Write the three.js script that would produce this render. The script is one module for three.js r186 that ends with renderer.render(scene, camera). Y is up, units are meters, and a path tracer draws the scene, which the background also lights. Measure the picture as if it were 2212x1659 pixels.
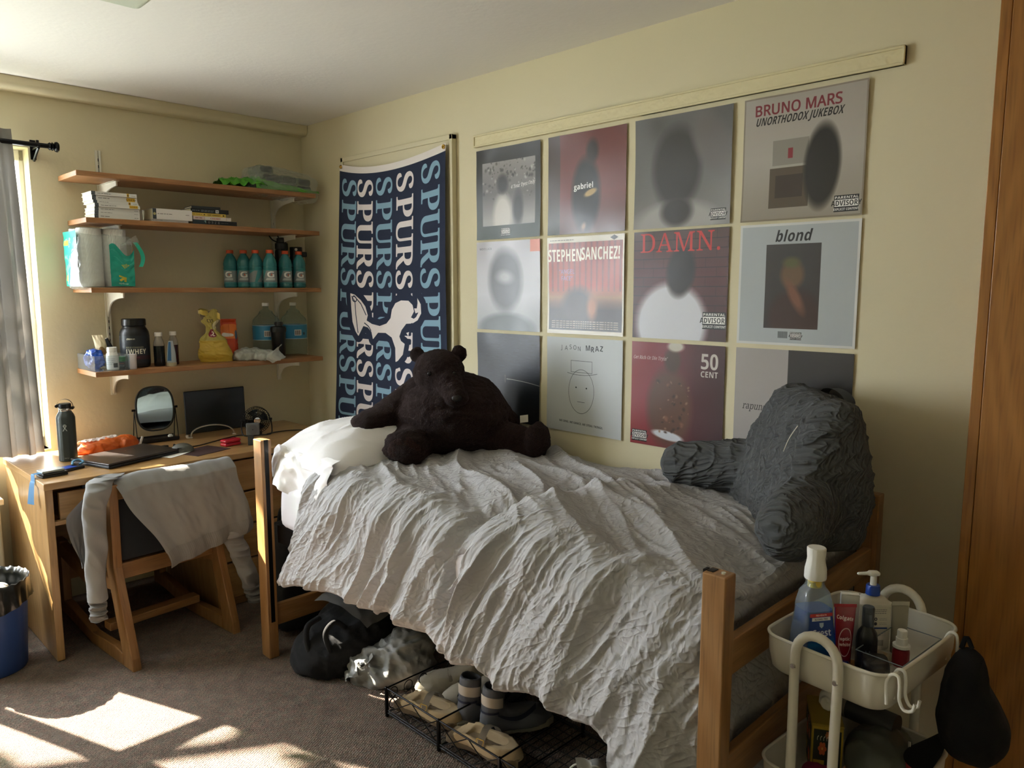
import * as THREE from 'three';
import { RoundedBoxGeometry } from 'three/addons/geometries/RoundedBoxGeometry.js';
import { mergeGeometries, mergeVertices, toCreasedNormals } from 'three/addons/utils/BufferGeometryUtils.js';
import { ImprovedNoise } from 'three/addons/math/ImprovedNoise.js';
import { MarchingCubes } from 'three/addons/objects/MarchingCubes.js';
import { RectAreaLightUniformsLib } from 'three/addons/lights/RectAreaLightUniformsLib.js';

// ---------------------------------------------------------------- camera, sky, sun, exposure
const scene = new THREE.Scene();
const camera = new THREE.PerspectiveCamera(54.12, 2212 / 1659, 0.05, 200);
camera.position.set(-2.414, 1.552, 4.168);
camera.lookAt(-2.414 + 0.7049, 1.552 - 0.1250, 4.168 - 0.6982);
scene.add(camera);
const renderer = new THREE.WebGLRenderer({ antialias: true });
renderer.toneMapping = THREE.LinearToneMapping;
renderer.toneMappingExposure = 1.5;
renderer.shadowMap.enabled = true;
renderer.shadowMap.type = THREE.PCFSoftShadowMap;
scene.background = new THREE.Color().setRGB(0.86, 0.93, 1.0);
scene.backgroundIntensity = 13;
const sun = new THREE.DirectionalLight(new THREE.Color().setRGB(1.0, 0.9, 0.74), 55);
sun.position.set(-2 - 0.36 * 8, 0.8 + 0.8 * 8, 1 - 8);
sun.target.position.set(-2, 0.8, 1);
sun.castShadow = true;
sun.shadow.mapSize.set(4096, 4096);
Object.assign(sun.shadow.camera, { left: -5, right: 5, top: 5, bottom: -5, near: 0.5, far: 25 });
sun.shadow.radius = 1;
scene.add(sun, sun.target);
// daylight of the sky coming in by the window, a lamp of the size of its opening
RectAreaLightUniformsLib.init();
const daylight = new THREE.RectAreaLight(new THREE.Color().setRGB(0.86, 0.93, 1.0), 7, 1.72, 1.42);
daylight.position.set(-2.31, 1.485, 0.02);
daylight.lookAt(-2.31, 1.485, 5);
scene.add(daylight);

// ---------------------------------------------------------------- helpers
let seed = 12345;
const rnd = () => { seed = (seed + 0x6D2B79F5) | 0; let t = Math.imul(seed ^ (seed >>> 15), 1 | seed); t = (t + Math.imul(t ^ (t >>> 7), 61 | t)) ^ t; return ((t ^ (t >>> 14)) >>> 0) / 4294967296; };
const rr = (a, b) => a + (b - a) * rnd();
const PN = new ImprovedNoise();
const noise = (x, y = 0, z = 0) => PN.noise(x + 100.37, y + 57.11, z + 31.73);
const fbm = (x, y, z, o = 4) => { let s = 0, a = 0.5; for (let i = 0; i < o; i++) { s += a * noise(x, y, z); x *= 2.03; y *= 2.03; z *= 2.03; a *= 0.5; } return s; };
const ridge = (x, y, z = 0) => 1 - Math.abs(noise(x, y, z)) * 2;
const clamp = (x, a = 0, b = 1) => Math.min(b, Math.max(a, x));
const sstep = (a, b, x) => { const t = clamp((x - a) / (b - a)); return t * t * (3 - 2 * t); };
const lerp = (a, b, t) => a + (b - a) * t;
const V = (x, y, z) => new THREE.Vector3(x, y, z);
function curve1(pts, x) { // smooth interpolation in a table of [x, y]
  if (x <= pts[0][0]) return pts[0][1];
  for (let i = 1; i < pts.length; i++) if (x <= pts[i][0]) { const t = (x - pts[i - 1][0]) / (pts[i][0] - pts[i - 1][0]); return lerp(pts[i - 1][1], pts[i][1], t * t * (3 - 2 * t)); }
  return pts[pts.length - 1][1];
}
const names = new Map();
function numbered(n) { const k = names.get(n) ?? 0; names.set(n, k + 1); return k ? n + '_' + String(k).padStart(3, '0') : n; }
function shade(o) { o.traverse((m) => { if (m.isMesh) { m.castShadow = true; m.receiveShadow = true; } }); return o; }
function thing(name, label, category, pos = [0, 0, 0], turn = 0, group) {
  const o = new THREE.Group(); o.name = numbered(name); scene.add(o);
  o.position.set(...pos); o.rotation.y = turn; o.userData = { label, category };
  if (group) o.userData.group = group;
  return o;
}
function part(name, geo, mat, parent, label) {
  if (Array.isArray(geo)) geo = merge(geo);
  const m = new THREE.Mesh(geo, mat); m.castShadow = m.receiveShadow = true;
  m.name = name;
  const used = parent.userData._n ?? new Map(); Object.defineProperty(parent.userData, '_n', { value: used, enumerable: false, configurable: true });
  const k = used.get(name) ?? 0; used.set(name, k + 1); if (k) m.name = name + '_' + String(k).padStart(3, '0');
  parent.add(m); if (label) m.userData.label = label;
  return m;
}
function solo(name, geo, mat, label, category, pos = [0, 0, 0], turn = 0, group) { // a thing of one mesh
  if (Array.isArray(geo)) geo = merge(geo);
  const m = new THREE.Mesh(geo, mat); m.name = numbered(name); m.castShadow = m.receiveShadow = true;
  m.position.set(...pos); m.rotation.y = turn; m.userData = { label, category }; if (group) m.userData.group = group;
  scene.add(m); return m;
}
function struct(name, geo, mat, parent) {
  if (parent) return part(name, geo, mat, parent);
  if (Array.isArray(geo)) geo = merge(geo);
  const m = new THREE.Mesh(geo, mat); m.name = name; m.castShadow = m.receiveShadow = true; m.userData.kind = 'structure'; scene.add(m); return m;
}
function copyOf(o, pos, turn, label, group) {
  const c = o.clone(); c.name = numbered(o.name.replace(/_\d{3}$/, '')); scene.add(c); c.position.set(...pos); if (turn !== undefined) c.rotation.y = turn;
  c.userData = { ...o.userData }; if (label) c.userData.label = label; if (group) c.userData.group = group; return c;
}
function merge(list) {
  list = list.map((g) => { g = g.index ? g.toNonIndexed() : g; for (const k of Object.keys(g.attributes)) if (!['position', 'normal', 'uv'].includes(k)) g.deleteAttribute(k); if (!g.attributes.normal) g.computeVertexNormals(); if (!g.attributes.uv) g.setAttribute('uv', new THREE.BufferAttribute(new Float32Array(g.attributes.position.count * 2), 2)); return g; });
  return list.length === 1 ? list[0] : mergeGeometries(list);
}
// uv in metres from the dominant axis of each face; v runs along the grain axis
function uvBox(g, grain = 'y', off = 0) {
  g = g.index ? g.toNonIndexed() : g;
  const p = g.attributes.position, uv = new Float32Array(p.count * 2), gi = 'xyz'.indexOf(grain);
  for (let i = 0; i < p.count; i += 3) {
    const P = [0, 1, 2].map((k) => [p.getX(i + k), p.getY(i + k), p.getZ(i + k)]);
    const a = [0, 1, 2].map((c) => P[1][c] - P[0][c]), b = [0, 1, 2].map((c) => P[2][c] - P[0][c]);
    const n = [Math.abs(a[1] * b[2] - a[2] * b[1]), Math.abs(a[2] * b[0] - a[0] * b[2]), Math.abs(a[0] * b[1] - a[1] * b[0])];
    const d = n.indexOf(Math.max(...n)); let v = gi, u;
    if (d === gi) { u = (gi + 1) % 3; v = (gi + 2) % 3; } else u = 3 - d - gi;
    for (let k = 0; k < 3; k++) { uv[(i + k) * 2] = P[k][u] + off + d * 0.37; uv[(i + k) * 2 + 1] = P[k][v] * (d === gi ? 0.15 : 1) + off * 0.7; }
  }
  g.setAttribute('uv', new THREE.BufferAttribute(uv, 2)); return g;
}
function box(w, h, d, x = 0, y = 0, z = 0, r = 0.003, grain = 'y') { // x, z at the centre, y at the bottom
  const g = r > 0 ? new RoundedBoxGeometry(w, h, d, 2, Math.min(r, w * 0.49, h * 0.49, d * 0.49)) : new THREE.BoxGeometry(w, h, d);
  g.translate(x, y + h / 2, z); return uvBox(g, grain, (x * 1.7 + z * 2.3 + y * 0.9) % 1);
}
const mm = (x0, x1, y0, y1, z0, z1, r = 0.003, grain = 'y') => box(x1 - x0, y1 - y0, z1 - z0, (x0 + x1) / 2, y0, (z0 + z1) / 2, r, grain);
function cyl(r0, r1, h, x = 0, y = 0, z = 0, n = 24) { return new THREE.CylinderGeometry(r1, r0, h, n).translate(x, y + h / 2, z); }
function lathe(pts, n = 40, creased = 0.6) { const g = new THREE.LatheGeometry(pts.map(([r, y]) => new THREE.Vector2(Math.max(r, 1e-5), y)), n); return creased ? toCreasedNormals(g, creased) : g; }
function tube(pts, r, n = 40, m = 10, closed = false) { return new THREE.TubeGeometry(new THREE.CatmullRomCurve3(pts.map((p) => V(...p)), closed, 'centripetal'), n, r, m, closed); }
function rod(a, b, r, m = 8) { const A = V(...a), B = V(...b), d = B.clone().sub(A), g = new THREE.CylinderGeometry(r, r, d.length(), m); g.applyQuaternion(new THREE.Quaternion().setFromUnitVectors(V(0, 1, 0), d.normalize())); return g.translate(...A.add(B).multiplyScalar(0.5).toArray()); }
function bar(a, b, w, h, r = 0.002, up = [0, 1, 0]) { // a rounded bar between two points: w across, h along up
  const A = V(...a), B = V(...b), d = B.clone().sub(A), L = d.length(), z = d.clone().normalize(), u = V(...up), x = u.clone().cross(z).normalize(), y = z.clone().cross(x);
  const g = uvBox(new RoundedBoxGeometry(w, h, L, 2, Math.min(r, w / 2.1, h / 2.1)), 'z', (A.x + A.z) % 1);
  return g.applyMatrix4(new THREE.Matrix4().makeBasis(x, y, z).setPosition(A.add(B).multiplyScalar(0.5)));
}
function extrude(pts, depth, bevel = 0.002, grain = 'y') { // outline in x, y; depth along +z from 0
  const s = pts instanceof THREE.Shape ? pts : new THREE.Shape(pts.map((p) => new THREE.Vector2(...p)));
  const g = new THREE.ExtrudeGeometry(s, { depth: depth - 2 * bevel, bevelEnabled: bevel > 0, bevelThickness: bevel, bevelSize: bevel, bevelOffset: -bevel, bevelSegments: 2, curveSegments: 16 });
  return uvBox(g.translate(0, 0, bevel), grain);
}
function grid(nu, nv, fn, closedU = false, flip = false) { // fn(u, v) -> [x, y, z] or [x, y, z, s, t]
  const P = new Float32Array((nu + 1) * (nv + 1) * 3), U = new Float32Array((nu + 1) * (nv + 1) * 2), I = [];
  for (let j = 0, k = 0; j <= nv; j++) for (let i = 0; i <= nu; i++, k++) { const q = fn(i / nu, j / nv); P.set(q.slice(0, 3), k * 3); U[k * 2] = q[3] ?? i / nu; U[k * 2 + 1] = q[4] ?? j / nv; }
  for (let j = 0; j < nv; j++) for (let i = 0; i < nu; i++) { const a = j * (nu + 1) + i, b = a + 1, c = a + nu + 1, d = c + 1; flip ? I.push(a, c, b, b, c, d) : I.push(a, b, c, b, d, c); }
  const g = new THREE.BufferGeometry(); g.setAttribute('position', new THREE.BufferAttribute(P, 3)); g.setAttribute('uv', new THREE.BufferAttribute(U, 2)); g.setIndex(I); g.computeVertexNormals();
  if (closedU) { const n = g.attributes.normal; for (let j = 0; j <= nv; j++) { const a = j * (nu + 1), b = a + nu, s = V(n.getX(a) + n.getX(b), n.getY(a) + n.getY(b), n.getZ(a) + n.getZ(b)).normalize(); n.setXYZ(a, s.x, s.y, s.z); n.setXYZ(b, s.x, s.y, s.z); } }
  return g;
}
// closed surface of a distance field sampled in a cube, then shaped by its own wrinkles
function sdfGeo(fn, c, half, res, wrinkle) {
  const mc = new MarchingCubes(res, new THREE.MeshStandardMaterial(), false, false, 400000);
  mc.isolation = 0; const s = mc.size, h = mc.halfsize;
  for (let z = 0; z < s; z++) for (let y = 0; y < s; y++) for (let x = 0; x < s; x++) mc.field[z * s * s + y * s + x] = -fn(c[0] + (x - h) / h * half, c[1] + (y - h) / h * half, c[2] + (z - h) / h * half);
  mc.update();
  const n = mc.count ?? mc.geometry.drawRange.count; let g = new THREE.BufferGeometry();
  g.setAttribute('position', new THREE.BufferAttribute(Float32Array.from(mc.positionArray.subarray(0, n * 3), (v, i) => c[i % 3] + v * half), 3));
  g = mergeVertices(g, half / res * 0.05); g.computeVertexNormals();
  const p = g.attributes.position;
  if (wrinkle) { const m = g.attributes.normal; for (let i = 0; i < p.count; i++) { const d = wrinkle(p.getX(i), p.getY(i), p.getZ(i), m.getX(i), m.getY(i), m.getZ(i)); p.setXYZ(i, p.getX(i) + m.getX(i) * d, p.getY(i) + m.getY(i) * d, p.getZ(i) + m.getZ(i) * d); } g.computeVertexNormals(); }
  const uv = new Float32Array(p.count * 2); for (let i = 0; i < p.count; i++) { uv[i * 2] = p.getX(i) + p.getZ(i); uv[i * 2 + 1] = p.getY(i) + p.getZ(i) * 0.3; } g.setAttribute('uv', new THREE.BufferAttribute(uv, 2));
  return g;
}
const smin = (a, b, k) => { const h = Math.max(k - Math.abs(a - b), 0) / k; return Math.min(a, b) - h * h * k * 0.25; };
const sdEll = (x, y, z, rx, ry, rz) => { const k0 = Math.hypot(x / rx, y / ry, z / rz), k1 = Math.hypot(x / rx / rx, y / ry / ry, z / rz / rz); return k1 < 1e-9 ? -Math.min(rx, ry, rz) : k0 * (k0 - 1) / k1; };
function sdCap(x, y, z, a, b, ra, rb) { const bx = b[0] - a[0], by = b[1] - a[1], bz = b[2] - a[2], px = x - a[0], py = y - a[1], pz = z - a[2], t = clamp((px * bx + py * by + pz * bz) / (bx * bx + by * by + bz * bz)); return Math.hypot(px - bx * t, py - by * t, pz - bz * t) - lerp(ra, rb, t); }
const sdRBox = (x, y, z, a, b, c, r) => { const qx = Math.abs(x) - a + r, qy = Math.abs(y) - b + r, qz = Math.abs(z) - c + r; return Math.hypot(Math.max(qx, 0), Math.max(qy, 0), Math.max(qz, 0)) + Math.min(Math.max(qx, qy, qz), 0) - r; };
function move(g, x, y, z, ry = 0, rx = 0, rz = 0) { if (rx) g.rotateX(rx); if (rz) g.rotateZ(rz); if (ry) g.rotateY(ry); return g.translate(x, y, z); }

// ---------------------------------------------------------------- textures and materials
function canvasTex(w, h, draw, srgb = true, rep) {
  const c = document.createElement('canvas'); c.width = w; c.height = h; const x = c.getContext('2d'); draw(x, w, h);
  const t = new THREE.CanvasTexture(c); if (srgb) t.colorSpace = THREE.SRGBColorSpace; t.anisotropy = 8;
  if (rep) { t.wrapS = t.wrapT = THREE.RepeatWrapping; t.repeat.set(...rep); } return t;
}
function dataTex(w, h, fn, srgb, rep) {
  const d = new Uint8Array(w * h * 4);
  for (let j = 0; j < h; j++) for (let i = 0; i < w; i++) { const q = fn(i / w, j / h), k = (j * w + i) * 4; if (typeof q === 'number') d[k] = d[k + 1] = d[k + 2] = clamp(q) * 255; else { d[k] = clamp(q[0]) * 255; d[k + 1] = clamp(q[1]) * 255; d[k + 2] = clamp(q[2]) * 255; } d[k + 3] = 255; }
  const t = new THREE.DataTexture(d, w, h); t.magFilter = THREE.LinearFilter; t.minFilter = THREE.LinearMipmapLinearFilter; t.generateMipmaps = true; if (srgb) t.colorSpace = THREE.SRGBColorSpace; t.wrapS = t.wrapT = THREE.RepeatWrapping; if (rep) t.repeat.set(...rep); t.needsUpdate = true; return t;
}
const tw = (a, n) => [Math.cos(a * 2 * Math.PI) * n / 6.283, Math.sin(a * 2 * Math.PI) * n / 6.283]; // tiling noise by a circle
const tile = (u, v, nu, nv, o = 0) => { const [a, b] = tw(u, nu); const t = v * nv; return lerp(noise(a, b, t + o), noise(a, b, t - nv + o), v); };
const S = (o) => new THREE.MeshStandardMaterial(o);
const PH = (o) => new THREE.MeshPhysicalMaterial(o);
// oak: warm base, fine pores along v, slow bands and a few cathedral figures
const oakMap = dataTex(512, 1024, (u, v) => {
  const w = tile(u, v, 3, 1.5, 3) * 0.9, ring = 0.5 + 0.5 * Math.sin((u * 11 + w * 3.2 + tile(u, v, 6, 2, 9) * 0.6) * 6.283);
  const pore = Math.pow(clamp(0.5 + 0.9 * tile(u, v, 150, 14, 5)), 3), f = clamp(0.5 + tile(u, v, 60, 6, 1) * 0.6);
  const l = 0.9 + 0.06 * ring + 0.08 * (f - 0.5) - 0.14 * pore;
  return [l, l * (0.965 - 0.03 * (1 - ring)), l * (0.9 - 0.08 * (1 - ring))];
}, true, [1.6, 0.9]);
const oakBump = dataTex(256, 512, (u, v) => 0.5 + tile(u, v, 110, 10, 5) * 0.5, false, [3, 1.6]);
const oak = (hex, rough = 0.42, coat = 0.15) => PH({ color: hex, map: oakMap, bumpMap: oakBump, bumpScale: 0.0004, roughness: rough, clearcoat: coat, clearcoatRoughness: 0.3 });
const weave = dataTex(256, 256, (u, v) => 0.5 + 0.25 * Math.sin(u * 6.283 * 64) * Math.sign(Math.sin(v * 6.283 * 32)) + 0.25 * Math.sin(v * 6.283 * 64) + tile(u, v, 40, 40) * 0.3, false, [8, 8]);
const cloth = (hex, rough = 0.92, o = {}) => PH({ color: hex, roughness: rough, bumpMap: weave, bumpScale: 0.0004, sheen: 0.25, sheenRoughness: 0.6, sheenColor: new THREE.Color(hex), side: THREE.DoubleSide, ...o });
const crinkle = dataTex(512, 512, (u, v) => { const w = 0.12 * tile(u, v, 4, 4, 3), a = 1 - 2 * Math.abs(tile(u + w, v + w * 0.6, 9, 5, 11)), b = 1 - 2 * Math.abs(tile(u + v * 1, v + w, 14, 10, 21)), c = 1 - 2 * Math.abs(tile(u - w, v, 26, 22, 31)); return 0.3 * Math.pow(clamp(a), 3) + 0.35 * Math.pow(clamp(b), 3) + 0.2 * Math.pow(clamp(c), 2) + 0.05 * tile(u, v, 100, 100, 5); }, false, [2.6, 2.6]);
const wallBump = dataTex(256, 256, (u, v) => 0.5 + tile(u, v, 30, 30, 2) * 0.5 + tile(u, v, 70, 70, 4) * 0.3, false, [1.6, 1.6]);
const M = {
  wall: S({ color: 0xdbd1b0, roughness: 0.75, bumpMap: wallBump, bumpScale: 0.0006 }),
  ceiling: S({ color: 0xebe7df, roughness: 0.9, bumpMap: wallBump, bumpScale: 0.0006 }),
  trim: S({ color: 0xd6ccab, roughness: 0.55 }),
  deskWood: oak(0xb8976b, 0.34, 0.35), chairWood: oak(0x98744c, 0.42, 0.2), bedWood: oak(0xab845a, 0.42, 0.2), shelfWood: oak(0xb3865f, 0.5, 0.1), closetWood: oak(0xae7a3c, 0.35, 0.3),
  blackMetal: S({ color: 0x0b0b0c, roughness: 0.35, metalness: 0.6 }), blackPlastic: PH({ color: 0x0d0f11, roughness: 0.38 }), darkGrey: S({ color: 0x26292c, roughness: 0.5 }),
  whitePaint: S({ color: 0xe6e2d2, roughness: 0.45 }), whitePlastic: PH({ color: 0xe9e7df, roughness: 0.35 }), chrome: S({ color: 0xd8d8d8, roughness: 0.15, metalness: 1 }), brass: S({ color: 0xc9a24e, roughness: 0.3, metalness: 1 }),
  paper: S({ color: 0xece8dc, roughness: 0.9 }), clear: PH({ color: 0xffffff, roughness: 0.05, transmission: 1, thickness: 0, ior: 1.45 }), film: PH({ color: 0xf4f7f5, roughness: 0.22, transmission: 0.85, thickness: 0, ior: 1.3, side: THREE.DoubleSide }),
};
// ---------------------------------------------------------------- the room
const carpetMap = dataTex(512, 512, (u, v) => {
  const a = Math.sin(u * 6.283 * 64 + Math.sin(v * 6.283 * 32) * 0.7), b = Math.sin(v * 6.283 * 64 + (Math.floor(u * 64) % 2) * 3.14), k = 0.5 + 0.5 * a * b, n = tile(u, v, 120, 120, 1), m = tile(u, v, 14, 14, 7), red = tile(u, v, 40, 40, 12);
  const l = 0.58 + 0.22 * k + 0.22 * n + 0.1 * m; return [l * (1.0 + 0.12 * red), l * 0.93, l * 0.9];
}, true, [1.7, 1.7]);
const carpetBump = dataTex(512, 512, (u, v) => { const a = Math.sin(u * 6.283 * 64 + Math.sin(v * 6.283 * 32) * 0.7), b = Math.sin(v * 6.283 * 64 + (Math.floor(u * 64) % 2) * 3.14); return 0.5 + 0.4 * a * b + 0.35 * tile(u, v, 120, 120, 1); }, false, [1.7, 1.7]);
const H = 2.51, XL = -3.9, ZN = 5.8;
struct('floor', mm(XL - 0.1, 0.1, -0.1, 0, -0.25, ZN + 0.1, 0, 'z'), S({ color: 0xa59a8e, map: carpetMap, bumpMap: carpetBump, bumpScale: 0.004, roughness: 1 }));
struct('ceiling', mm(XL - 0.1, 0.1, H, H + 0.1, -0.25, ZN + 0.1, 0, 'z'), M.ceiling);
struct('wall_right', mm(0, 0.12, 0, H, -0.2, ZN, 0), M.wall);
struct('wall_left', mm(XL - 0.12, XL, 0, H, -0.2, ZN, 0), M.wall);
struct('wall_front', mm(XL, 0, 0, H, ZN, ZN + 0.12, 0), M.wall);
const WX0 = -3.2, WX1 = -1.43, WY0 = 0.775, WY1 = 2.21;
struct('wall_back', [mm(WX1, 0, 0, H, -0.2, 0, 0), mm(XL, WX0, 0, H, -0.2, 0, 0), mm(WX0, WX1, 0, WY0, -0.2, 0, 0), mm(WX0, WX1, WY1, H, -0.2, 0, 0)], M.wall);
{ // the window: frame, two sashes with a meeting rail, panes, sill
  const w = new THREE.Group(); w.name = 'window_1'; w.userData = { kind: 'structure' }; scene.add(w);
  const z0 = -0.16, z1 = -0.1, f = 0.05;
  struct('window_frame', [mm(WX0, WX0 + f, WY0, WY1, z0, z1), mm(WX1 - 0.02, WX1, WY0, WY1, z0, z1), mm(WX0, WX1, WY1 - f, WY1, z0, z1), mm(WX0, WX1, WY0, WY0 + f, z0, z1), mm(-2.34, -2.28, WY0, WY1, z0, z1)], M.whitePaint, w);
  struct('meeting_rail', mm(WX0, WX1, 1.36, 1.41, z0 + 0.005, z1 + 0.005), M.whitePaint, w);
  for (const [a, b] of [[WX0 + f, -2.34], [-2.28, WX1 - 0.02]]) for (const [c, d] of [[WY0 + f, 1.36], [1.41, WY1 - f]]) struct('window_pane', mm(a, b, c, d, -0.134, -0.13, 0), M.clear, w);
  struct('window_sill', mm(WX0, WX1, WY0 - 0.025, WY0, -0.1, 0.0), M.whitePaint, w);
}
// boxed cable trunking under the ceiling, rounded at its lower edge
struct('trim_1', (() => { const s = new THREE.Shape(); s.moveTo(0, 0); s.lineTo(0.05, 0); s.absarc(0.055, 0.026, 0.026, -Math.PI / 2, 0.25, false); s.lineTo(0.078, 0.057); s.lineTo(0, 0.057); const g = new THREE.ExtrudeGeometry(s, { depth: XL * -1 - 0.006, bevelEnabled: false, curveSegments: 8 }); g.rotateY(-Math.PI / 2); return move(g, -0.004, 2.452, 0, 0); })().scale(1, 1, 1), M.trim);
// the tack strip above the posters
struct('trim_2', [mm(-0.014, 0, 2.194, 2.248, 1.545, 3.38, 0.002, 'z'), mm(-0.019, 0, 2.194, 2.202, 1.545, 3.38, 0.002, 'z'), mm(-0.019, 0, 2.24, 2.248, 1.545, 3.38, 0.002, 'z'), mm(-0.019, 0, 2.194, 2.248, 1.545, 1.551, 0.002), mm(-0.019, 0, 2.194, 2.248, 3.374, 3.38, 0.002)], S({ color: 0xdcd1a8, roughness: 0.6, bumpMap: wallBump, bumpScale: 0.003 }));
{ // the painted board behind the banner
  const b = thing('notice_board', 'cream-painted wall board with a moulded edge behind the navy banner', 'notice board', [0, 0, 0]);
  part('board_panel', mm(-0.022, -0.001, 0.98, 2.262, 0.48, 1.395, 0.002), M.trim, b);
  part('frame', [mm(-0.03, -0.001, 2.25, 2.275, 0.462, 1.41, 0.003, 'z'), mm(-0.03, -0.001, 0.97, 0.995, 0.462, 1.41, 0.003, 'z'), mm(-0.03, -0.001, 0.97, 2.275, 1.388, 1.41, 0.003), mm(-0.03, -0.001, 0.97, 2.275, 0.462, 0.485, 0.003)], M.trim, b);
}
{ // unlit ceiling fitting, only its corner in the frame
  const l = thing('ceiling_light', 'unlit ceiling light with a pale ribbed diffuser at the top edge of the photo', 'ceiling light', [-2.1, 0, 1.75]);
  part('base_plate', mm(-0.62, 0.62, H - 0.03, H - 0.001, -0.17, 0.17), M.whitePaint, l);
  part('diffuser', mm(-0.65, 0.65, 2.43, H - 0.02, -0.21, 0.21, 0.025, 'x'), PH({ color: 0xe4ead2, roughness: 0.5, transmission: 0.25, bumpMap: weave, bumpScale: 0.001 }), l);
}
{ // heating convector below the window, left of the desk
  const c = thing('convector_heater', 'cream metal convector heater below the window, left of the desk', 'heater', [0, 0, 0]);
  part('cabinet', mm(-3.4, -1.69, 0.05, 0.58, 0.002, 0.17, 0.01, 'x'), M.whitePaint, c);
  part('top_cover', mm(-3.42, -1.68, 0.58, 0.61, 0.002, 0.2, 0.006, 'x'), M.whitePaint, c);
  for (let i = 0; i < 10; i++) part('vent_slot', mm(-1.84 - i * 0.16, -1.72 - i * 0.16, 0.605, 0.612, 0.05, 0.15, 0.001), M.darkGrey, c);
}
{ // the closet that stands by the foot of the bed
  const w = thing('closet', 'orange-varnished wooden closet front at the right edge of the photo', 'closet', [0, 0, 0]);
  part('side_panel', mm(-0.25, -0.002, 0.002, H - 0.002, 3.665, 3.69, 0.002), M.closetWood, w);
  part('carcass', mm(-0.23, -0.002, 0.002, H - 0.002, 3.69, 5.0, 0.002), M.closetWood, w);
  part('door', mm(-0.256, -0.23, 0.06, H - 0.03, 3.692, 4.33, 0.002), M.closetWood, w);
  part('door', mm(-0.256, -0.23, 0.06, H - 0.03, 4.336, 4.98, 0.002), M.closetWood, w);
}
// ---------------------------------------------------------------- curtain and rod
{
  const r = thing('curtain_rod', 'black curtain rod with ridged end cap on a wall bracket above the window', 'curtain rod', [0, 2.212, 0.1]);
  part('rod', rod([-3.4, 0, 0], [-1.37, 0, 0], 0.011, 16), M.blackMetal, r);
  part('end_cap', move(lathe([[0, 0], [0.014, 0], [0.018, 0.006], [0.014, 0.012], [0.02, 0.016], [0.014, 0.022], [0.022, 0.028], [0.024, 0.036], [0.02, 0.042], [0, 0.044]], 24), -1.37, 0, 0, 0, 0, -Math.PI / 2), M.blackMetal, r);
  part('bracket', [bar([-1.41, -0.01, -0.1], [-1.41, -0.005, 0.012], 0.012, 0.01), mm(-1.422, -1.398, -0.055, 0.035, -0.1, -0.094, 0.002), tube([[-1.41, -0.06, -0.09], [-1.41, -0.03, -0.04], [-1.41, -0.012, 0.0]], 0.006, 12, 8), mm(-1.416, -1.404, -0.012, 0.024, -0.018, -0.008)], M.blackMetal, r);
}
function curtain(x0, x1, y0, label, ph, spread) {
  const g = grid(220, 60, (u, v) => {
    const k = Math.pow(v, 0.8), x = lerp(lerp(x0, x1, u), lerp(x0 - spread, x1 + spread, u), v), w = u * 6.283 * 6 + ph;
    const a = 0.012 + 0.022 * sstep(0, 0.3, v), z = a * Math.sin(w + 0.5 * Math.sin(v * 2 + u * 9)) + 0.006 * noise(u * 20, v * 3, ph);
    return [x + 0.006 * Math.cos(w * 2) * k, lerp(2.268, y0, v), 0.1 + z + 0.012 * (v < 0.03 ? 0 : 1) * 0, u * 1.2, v * 1.5];
  });
  return solo('curtain', g, cloth(0x7b766f, 0.95, { transmission: 0.1 }), label, 'curtain');
}
curtain(-1.88, -1.515, 0.778, 'grey linen curtain panel gathered beside the desk, its hem on the desk top', 0.4, 0.03);
curtain(-3.5, -2.85, 0.63, 'grey linen curtain panel at the far side of the window, outside the photo', 1.9, 0.02);

struct('ground', mm(-40, 40, -3.4, -3.2, -60, -0.5, 0), S({ color: 0x5a6446, roughness: 1 }));
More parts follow.
